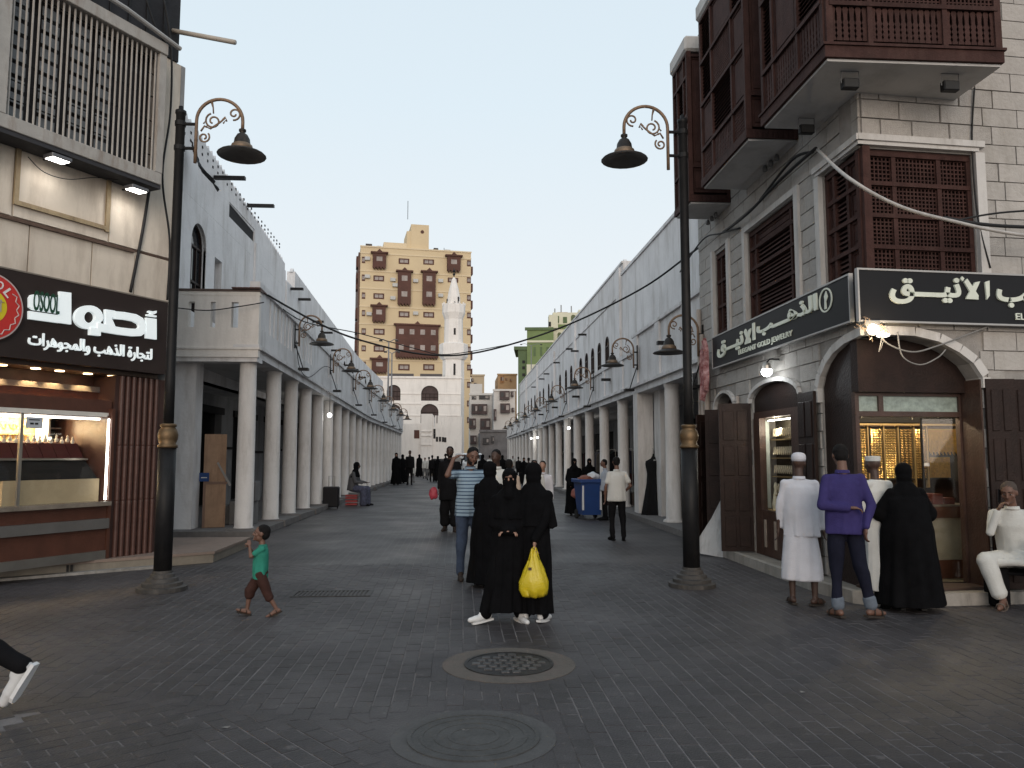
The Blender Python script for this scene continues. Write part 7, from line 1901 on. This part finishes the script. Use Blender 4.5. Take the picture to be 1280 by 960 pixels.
def striped():
    m = bpy.data.materials.new('striped_knit'); m.use_nodes = True; nt = m.node_tree; b = nt.nodes['Principled BSDF']; b.inputs['Roughness'].default_value = .9
    tc = nt.nodes.new('ShaderNodeTexCoord'); sp = nt.nodes.new('ShaderNodeSeparateXYZ'); lk(nt, tc.outputs['Object'], sp.inputs[0])
    mu = nt.nodes.new('ShaderNodeMath'); mu.operation = 'MULTIPLY'; mu.inputs[1].default_value = 21.0; lk(nt, sp.outputs[2], mu.inputs[0])
    fr = nt.nodes.new('ShaderNodeMath'); fr.operation = 'FRACT'; lk(nt, mu.outputs[0], fr.inputs[0])
    r = nt.nodes.new('ShaderNodeValToRGB'); r.color_ramp.interpolation = 'CONSTANT'; e = r.color_ramp.elements
    e[0].position = 0; e[0].color = (.045, .08, .13, 1); e[1].position = .38; e[1].color = (.27, .36, .44, 1); q = e.new(.62); q.color = (.12, .19, .27, 1); q = e.new(.74); q.color = (.27, .36, .44, 1)
    lk(nt, fr.outputs[0], r.inputs[0]); lk(nt, r.outputs[0], b.inputs['Base Color']); return m
STRIPE = striped()
# ---- 1 the boy
t, J = person(324, 770, 656, 'small boy in teal t-shirt and brown shorts walking left, hands at his mouth', pi / 2 + .12,
    dict(thL=(.03, -.40, -1), shL=(0, -.62, -1), ftL=(.1, 1, -.45), thR=(.03, .60, -1), shR=(0, .12, -1), ftR=(.1, 1, .28), uaR=(-.02, .75, -.7), faR=(-.45, .35, .85), uaL=(-.05, .85, -.6), faL=(-.45, .2, .9), nod=-.12, lean=(0, -.02, 0)), child=True)
mk_body(t, J, .010, SKIN_M, (1.2, 1.2)); mk_hair(t, J, .010)
mk_shirt(t, J, TEAL, 'short', .12, .011, .012, 't_shirt', 1.3, .02, False); mk_trousers(t, J, SHORTS, .011, .62, .035, .02, name='shorts'); mk_shoes(t, J, SND, sandal=True, name='sandal')
# ---- 2 walker leaving the picture at the left
g = gnd(22, 903)
t = thing('person', 'walker cut by the left picture edge, only black trouser leg and sneaker showing', 'person', (g.x - .62, g.y + .02, 0), pi / 2)
J = skeleton(dict(thR=(.02, -.52, -1), shR=(0, -1.0, -.62), ftR=(.05, .62, -1.05), thL=(.02, .35, -1), shL=(0, .0, -1), ftL=(0, 1, 0), lean=(0, .06, 0)))
mk_body(t, J, .016, SKIN_M); mk_hair(t, J); mk_shirt(t, J, BLK, 'long', .1); mk_trousers(t, J, BLK, .013, 1.0, .012); mk_shoes(t, J, SNK, mat('sneaker_sole', (.6, .6, .6), .7), 1.08, 'sneaker')
# ---- 3 man in black behind
t, J = person(562, 664, 558, 'bearded man in loose black clothes walking toward the camera with a red bag', pi - .1, dict(thL=(.05, .2, -1), shL=(0, -.1, -1), thR=(.05, -.12, -1), shR=(0, -.18, -1), ua=(.2, -.05, -1), fa=(-.05, .3, -1)))
mk_body(t, J, .018, SKIN_D); mk_hair(t, J, .018, beard=True); mk_shirt(t, J, BLK, 'long', .32, .02, .05, seed=5); mk_trousers(t, J, BLK, .02, .88, .05, .03); mk_shoes(t, J, mat('brown_shoe', (.03, .022, .018), .6))
hb_ = t.matrix_basis @ J['wriR']
lump('carried_bag', 'small red bag held by the man in black behind the striped shirt', 'bag', (t.location.x - .36, t.location.y - .1, .82), (.10, .05, .13), mat('red_bag', (.30, .03, .05), .6), 3)
# ---- 4 man in the striped shirt
t, J = person(586, 725, 560, 'man in a pale blue striped polo and jeans holding a hand to his bowed head', pi + .25,
    dict(thL=(.05, .16, -1), shL=(0, -.12, -1), thR=(.02, -.05, -1), shR=(0, -.12, -1), uaR=(.62, .70, -.05), faR=(-.42, -.28, .9), uaL=(.15, .1, -1), faL=(-.2, .5, -.8), hdR=(-.85, .1, .5), nod=.35, tilt=-.12, lean=(0, .04, 0)))
mk_body(t, J, .012, SKIN_M, (.6, .9)); mk_hair(t, J, .012, beard=True); mk_shirt(t, J, STRIPE, 'short', .14, .014, .03, 'polo_shirt', 6, .03); mk_trousers(t, J, JEANB, .014, 1.0, .022); mk_shoes(t, J, mat('brown_shoe', (.03, .022, .018), .6))
# ---- 5-7 the women in front
def abaya(px, pf, ph, label, rz, pose, seed, w0=.05, flare=.08, vox=.015, cape=.34, veil=True, hem=.05, shoes=None, slit=True, amp=.03, group='women in black abayas', front=0.0, dx=0, dy=0, sleeve=.05, extra=None, sl=1.18):
    t, J = person(px, pf, ph, label, rz, pose, group, dx=dx, dy=dy)
    mk_body(t, J, .014 if vox < .02 else .03, SKIN_L); mk_robe(t, J, CLOTHB, hem, w0, flare, vox, amp, sleeve, seed, 'abaya', front, sl_end=sl); mk_veil(t, J, CLOTHB, vox * .9, seed + 1, veil, cape, slit, extra)
    mk_trousers(t, J, CLOTHB, .016 if vox < .02 else .03, 1.0, .02, .02, name='under_trousers'); mk_shoes(t, J, shoes or mat('dark_shoe', (.012, .012, .012), .6), bulk=1.0)
    return t, J
abaya(611, 733, 577, 'woman in black beside the striped shirt man, back turned, behind the veiled woman', -.5, dict(ua=(.15, .25, -1), fa=(-.3, .9, -.5)), 11, .045, .06)
abaya(637, 777, 585, 'veiled woman in a black abaya facing the camera, stepping out in white sneakers', pi - .15, dict(thL=(.05, -.02, -1), shL=(0, -.08, -1), thR=(.22, .25, -1), shR=(.22, .05, -1), ftR=(.9, .6, -.1), ftL=(.5, .8, -.1), ua=(.08, .05, -1), fa=(-.85, .6, -.25)), 12, .02, .01, hem=.13, shoes=SNK, cape=.30)
t7, J7 = abaya(667, 777, 579, 'woman in a black abaya seen from behind with a yellow bag in her hand', -.35, dict(uaR=(-.05, -.30, -1), faR=(-.48, -.42, -1), hdR=(0, 0, -1), uaL=(.15, .2, -1), faL=(-.2, .6, -.8), thR=(.02, .12, -1), shR=(0, -.1, -1)), 13, .0, .0, hem=.10, shoes=SNK, cape=.42, sleeve=.03, sl=.96, extra=[((.14, -.02, -.10), .10, (.27, -.05, -.40), .03), ((.10, -.05, -.2), .10, (.24, -.08, -.42), .03)])
# the yellow bag
g = t7.location + Matrix.Rotation(t7.rotation_euler.z, 3, 'Z') @ ((J7['wriR'] + V3(0, -.02, -.10)) * t7.scale[0])
t = thing('carrier_bag', 'bulging yellow plastic carrier bag hanging from the woman\'s hand', 'bag', g); t.scale = (1.05, 1, .88)
YB = mat('yellow_plastic', (.52, .40, .015), .35, .12, 6, .4, 25)
b = new(); n = 30; R_ = []
for z, rx, ry in ((.0, .022, .018), (-.06, .03, .02), (-.14, .055, .04), (-.24, .095, .07), (-.34, .125, .09), (-.43, .128, .09), (-.50, .10, .07), (-.52, .04, .03)):
    R_.append([b.verts.new(((rx + .010 * sin(9 * a + z * 9) * (1 if rx > .04 else 0)) * cos(a) + noise.noise(Vector((cos(a) * 3, sin(a) * 3, z * 9))) * .025, (ry + .008 * sin(7 * a + z * 12)) * sin(a), z + .012 * sin(5 * a))) for a in [2 * pi * k / n for k in range(n)]])
for A, B in zip(R_, R_[1:]):
    for k in range(n): b.faces.new((A[k], A[(k + 1) % n], B[(k + 1) % n], B[k]))
b.faces.new(R_[-1]); put('bag_film', b, YB, t, smooth=True)
b = new(); tube(b, [(-.05, 0, -.13), (-.025, 0, -.03), (0, 0, .03), (.025, 0, -.03), (.05, 0, -.13)], .009, 6); put('handle', b, YB, t, smooth=True)
b = new(); box(b, -.06, -.03, -.078, -.072, -.22, -.19); put('print_mark', b, mat('brown_print', (.06, .03, .02), .7), t)
b = new(); ell(b, (0, .0, .03), (.035, .03, .045)); put('bag_grip', b, YB, t, smooth=True) if False else b.free()
# ---- men behind the group
def man(px, pf, ph, label, rz, pose, top, bottom, skin=SKIN_M, vox=.02, sleeve='long', hem=.12, hair=True, beard=False, shoes=None, group=None, cap=None, seed=1, loose=.025, belly=0.0, dx=0, dy=0):
    t, J = person(px, pf, ph, label, rz, pose, group, dx=dx, dy=dy)
    mk_body(t, J, vox, skin)
    if hair: mk_hair(t, J, min(vox, .02), beard=beard)
    mk_shirt(t, J, top, sleeve, hem, vox, loose, seed=seed, belly=belly); mk_trousers(t, J, bottom, vox); mk_shoes(t, J, shoes or BLK)
    return t, J
man(621, 705, 562, 'man with black hair and a white shirt walking behind the veiled women', pi - .4, dict(nod=.1), WHT2, BLK, SKIN_D)
man(636, 688, 574, 'walker in a pale shirt half hidden behind the women in black', -.3, {}, mat('pale_orange_cloth', (.40, .32, .26), .9), GREY, SKIN_M, .025)
man(668, 676, 575, 'left of two men in pale shirts talking behind the woman with the yellow bag', pi, {}, WHT2, BLK, SKIN_M, .025)
man(679, 672, 576, 'right of two men in pale shirts talking behind the woman with the yellow bag', pi - .3, {}, WHT, BLK, SKIN_L, .025)
# ---- by the bin
t, J = abaya(718, 644, 573, 'veiled woman in black carrying a pink handbag left of the blue bin', pi, dict(ua=(.15, .1, -1), fa=(-.2, .7, -.6)), 21, .05, .05, .022)
lump('handbag', 'pink handbag carried by the veiled woman beside the blue bin', 'bag', (t.location.x + .05, t.location.y - .3, .62), (.19, .07, .15), mat('pink_leather', (.30, .11, .09), .6), 6)
abaya(737, 634, 573, 'second veiled woman in black just behind the blue bin', pi, {}, 22, .04, .04, .022)
man(772, 675, 571, 'man in a white short sleeved shirt and black trousers walking away past the bin', .05, dict(thL=(.05, .1, -1), shL=(0, -.15, -1), thR=(.04, -.06, -1), shR=(0, -.2, -1), uaL=(.28, -.05, -1), faL=(.0, .25, -1), uaR=(.45, -.1, -1), faR=(-.3, .55, -.45)), WHT2, BLK, SKIN_M, .014, 'short', .14, seed=9, loose=.045)
man(757, 650, 574, 'man in a pale shirt half hidden behind the man in white by the bin', pi / 2, {}, GREY if False else mat('pale_blue_shirt', (.34, .37, .42), .9), BLK, SKIN_M, .022)
# ---- the group at the right shop
t, J = person(1004, 756, 567, 'man in white knitted cap, white shirt and long white wrap facing the shop', -.35, dict(thL=(.06, .05, -1), thR=(.10, -.04, -1), ftR=(.6, .8, -.1), uaL=(.22, .05, -1), faL=(.06, .12, -1), uaR=(.22, .0, -1), faR=(.08, .20, -1), yaw=-.25))
mk_body(t, J, .012, SKIN_D, (.5, .5)); mk_cap(t, J, WHT); mk_shirt(t, J, WHT, 'long', .17, .013, .045, seed=3.1, belly=.02)
b = new(); loft(b, [(.30, 0, .0, .245, .20), (.55, 0, 0, .225, .18), (J['pel'].z + .02, 0, 0, .185, .15)]); me = remesh(b, .013, 2); folds(me, (0, 0), J['pel'].z, .30, .014, 6, 11, 4.2, .008, 8); put_me('wrap_skirt', me, WHT, t, smooth=True)
mk_shoes(t, J, SND, sandal=True, name='sandal')
t, J = person(1060, 772, 556, 'tall man in purple shirt and rolled jeans, hands behind his back', -.1,
    dict(thL=(.02, .02, -1), shL=(.0, -.02, -1), thR=(.10, -.12, -1), shR=(.22, -.02, -1), ftR=(.9, .5, -.1), uaL=(.26, -.22, -1), faL=(-1.0, -.42, -.08), hdL=(-1, -.15, 0), uaR=(.30, -.25, -1), faR=(-.42, -.32, -1), hdR=(-.15, 0, -1), nod=.18, yaw=-.1))
mk_body(t, J, .011, SKIN_M, (.9, .7)); mk_hair(t, J, .012); mk_shirt(t, J, PURP, 'long', .12, .013, .03, seed=2.4); mk_trousers(t, J, JEAN, .013, .93, .018)
for tt in 'LR':
    a, k = J['ank' + tt], J['kne' + tt]; b = new(); capsule(b, a.lerp(k, .10), .068, a.lerp(k, .21), .070, 16); put_me('cuff', remesh(b, .011, 1), CUFF, t, smooth=True)
mk_shoes(t, J, SND, sandal=True, name='sandal')
t, J = person(1101, 757, 569, 'man in a white thobe and white cap standing in the shop doorway', .25, dict(uaL=(.15, .1, -1), thL=(.05, -.25, -1), shL=(.0, -.35, -1), ftL=(-.2, .8, -.6)))
mk_body(t, J, .014, SKIN_D); mk_cap(t, J, WHT2, True); mk_robe(t, J, WHT2, .20, .0, .01, .014, .012, .02, 7.7, 'thobe'); mk_shoes(t, J, BLK)
abaya(1138, 762, 579, 'broad woman in a flowing black abaya at the right shop door, back turned', -.15, dict(ua=(.40, .35, -1), fa=(-.4, .8, -.3), thL=(.12, 0, -1), thR=(.12, 0, -1)), 33, .115, .06, .014, .46, False, .07, amp=.03, sleeve=.2)
# ---- seated man at the right edge
g = gnd(1266, 766)
t = thing('person', 'seated man in white robe talking on a phone at the right edge', 'person', (g.x + .40, g.y + .40, 0), pi - .65)
J = skeleton(dict(thL=(.35, 1, .06), shL=(.0, -.10, -1), thR=(.55, 1, .02), shR=(-.35, .0, -1), lean=(.04, .13, 0), uaR=(.1, .75, -.6), faR=(-.35, .12, 1.0), uaL=(.25, .45, -1), faL=(-.1, .9, -.25), nod=.28, yaw=-.15, hdR=(-.45, .1, .8)))
mk_body(t, J, .011, SKIN_M, (.5, 1.3)); mk_hair(t, J, .012, mat('shaved_hair', (.05, .035, .028), .8))
mk_shirt(t, J, WHT2, 'long', .05, .013, .05, 'robe_top', 5.5); mk_trousers(t, J, WHT2, .013, .90, .03, .015)
b = new(); capsule(b, J['hipL'], .12, J['kneL'] + V3(0, -.02, 0), .09); capsule(b, J['hipR'], .12, J['kneR'] + V3(0, -.02, 0), .09); capsule(b, J['kneL'] - V3(0, .06, .02), .06, J['kneR'] - V3(0, .06, .02), .06); capsule(b, J['hipL'].lerp(J['kneL'], .5), .09, J['hipR'].lerp(J['kneR'], .5), .09); capsule(b, J['pel'], .16, J['pel'] + V3(0, .1, 0), .13); me = remesh(b, .014, 2); folds(me, (0, 0), 1, 0, .002, 5, 9, 3, .016, 9); put_me('robe_skirt', me, WHT2, t, smooth=True)
mk_shoes(t, J, mat('tan_sandal', (.10, .075, .06), .7), sandal=True, name='sandal')
b = new(); M_ = Matrix.Translation(J['head'] + J['hM'] @ V3(.088, .03, -.03)) @ J['hM'].to_4x4() @ Matrix.Rotation(.5, 4, 'X'); box(b, -.006, .006, -.035, .035, -.07, .07); rot_bm(b, M_); ph = put('phone', b, BLK, t)
ch = thing('chair', 'dark plastic chair under the seated man at the right edge', 'chair', t.location, t.rotation_euler.z)
zs = J['pel'].z - .15
b = new(); box(b, -.24, .24, -.22, .24, zs - .03, zs); put('seat', b, BLK, ch, bevel=.008)
b = new(); box(b, -.22, .22, -.26, -.225, zs + .1, zs + .42); put('backrest', b, BLK, ch, bevel=.008)
for x in (-.2, .2):
    for y in (-.2, .2): bx('leg', BLK, ch, x - .02, x + .02, y - .02, y + .02, 0, zs - .031)
tag(bx('black_bag', BLK, None, g.x + .03, g.x + .20, g.y + .28, g.y + .5, .0, .42, bevel=.02), 'black bag standing on the ground under the seated man', 'bag')
# ---- left side
g = gnd(440, 632)
t = thing('person', 'woman with a dark scarf sitting on a red crate against the left columns', 'person', (g.x, g.y + .1, 0), -pi / 2 - .2, 'people farther down the street')
J = skeleton(dict(th=(.15, 1, -.1), sh=(0, .0, -1), ua=(.1, .3, -1), fa=(-.2, 1, -.1), lean=(0, .08, 0)))
mk_body(t, J, .02, SKIN_D); mk_shirt(t, J, mat('dull_grey_wrap', (.06, .06, .065), .9), 'long', .1, .02, .06); mk_veil(t, J, CLOTHB, .02, 5, False, .2, False); mk_trousers(t, J, mat('blue_patterned_skirt', (.05, .055, .09), .9, .5, 14), .02, 1, .05, .05, name='skirt'); mk_shoes(t, J, BLK)
t = thing('crate', 'red plastic crate the seated woman uses as a stool', 'crate', (g.x - .02, g.y + .1, 0))
CR_ = mat('red_plastic', (.25, .012, .012), .5)
for z in (.02, .12, .22, .30):
    b = new(); box(b, -.19, .19, -.19, -.175, z, z + .05); box(b, -.19, .19, .175, .19, z, z + .05); box(b, -.19, -.175, -.175, .175, z, z + .05); box(b, .175, .19, -.175, .175, z, z + .05); put('crate_band', b, CR_, t)
b = new(); box(b, -.175, .175, -.175, .175, .02, .04); put('crate_floor', b, CR_, t)
man(471, 606, 562, 'person in a grey top leaning on a left arcade column', -pi / 2, dict(fa=(-.3, 1, .1)), mat('grey_green_cloth', (.07, .09, .095), .9), mat('beige_trouser', (.2, .19, .18), .9), SKIN_M, .03, group='people farther down the street')
# far walkers: three figures built once, then copied
G_ = 'people farther down the street'
w1, _ = abaya(495, 606, 566, 'woman in a black abaya in front of the last left columns', pi, {}, 41, .05, .06, .03, .34, False, .05, group=G_, slit=False)
m1, _ = man(512, 606, 563, 'tall dark clothed man at the far left end of the street, beside a child', pi, {}, BLK, BLK, SKIN_D, .03, group=G_)
m2, _ = man(536, 600, 571, 'man in a pale shirt before the low white building', 0, {}, WHT2, GREY, SKIN_M, .03, group=G_)
def cp(src, px, pf, ph, label, rz, dx=0):
    g = gnd(px, pf); H = atY(px, ph, g.y).z; r = dup(src, (g.x, g.y, 0), rz, label, G_); s0_ = src.scale[0]
    base = {w1.name: 0, m1.name: 0, m2.name: 0}
    k = H / HT[src.name]; r.scale = (s0_ * k,) * 3; return r
HT = {w1.name: atY(495, 566, gnd(495, 606).y).z, m1.name: atY(512, 563, gnd(512, 606).y).z, m2.name: atY(536, 571, gnd(536, 600).y).z}
cp(w1, 503, 604, 568, 'woman in black right beside the man in black at the far left', .5)
cp(m2, 516, 603, 580, 'small child in pale clothes next to the tall dark clothed man', 0)
cp(w1, 524, 596, 568, 'woman in a black abaya alone between the two far groups', .3)
cp(m1, 540, 602, 569, 'man in black walking away in front of the white cars', 0)
cp(w1, 547, 602, 570, 'woman in black walking next to the man in black before the white cars', 0)
cp(m2, 531, 598, 572, 'walker in grey half hidden left of the pale shirted man', pi)
cp(m1, 557, 598, 567, 'dark clothed man passing behind the bearded man in black', 1)
cp(w1, 603, 612, 568, 'woman in black seen past the striped shirt man\'s shoulder', 0)
cp(m2, 612, 600, 569, 'pale clothed walker beside the far white car', 0)
cp(m1, 648, 600, 571, 'dark clothed man near the far end of the right arcade', 0)
cp(w1, 655, 606, 572, 'woman in black by the far right arcade columns', pi)
cp(m2, 641, 594, 570, 'pale clothed walker at the far right end of the street', pi)
cp(m1, 580, 596, 568, 'dark clothed man in front of the nearest white vehicle', pi)
cp(m1, 463, 604, 568, 'dark clothed man standing between two far left columns', -1)
cp(m2, 598, 600, 569, 'pale clothed walker left of the far white car bonnet', 0)
cp(w1, 628, 604, 569, 'woman in black walking beyond the white shirted man behind the veiled women', 0)
cp(m1, 661, 612, 572, 'dark clothed man close to the far right columns', .2)
cp(w1, 551, 590, 568, 'distant woman in black in front of the low white building', 0)
cp(m1, 509, 592, 569, 'distant man in dark clothes before the mosque wall', 0)
bpy.data.scenes.remove(WORK)
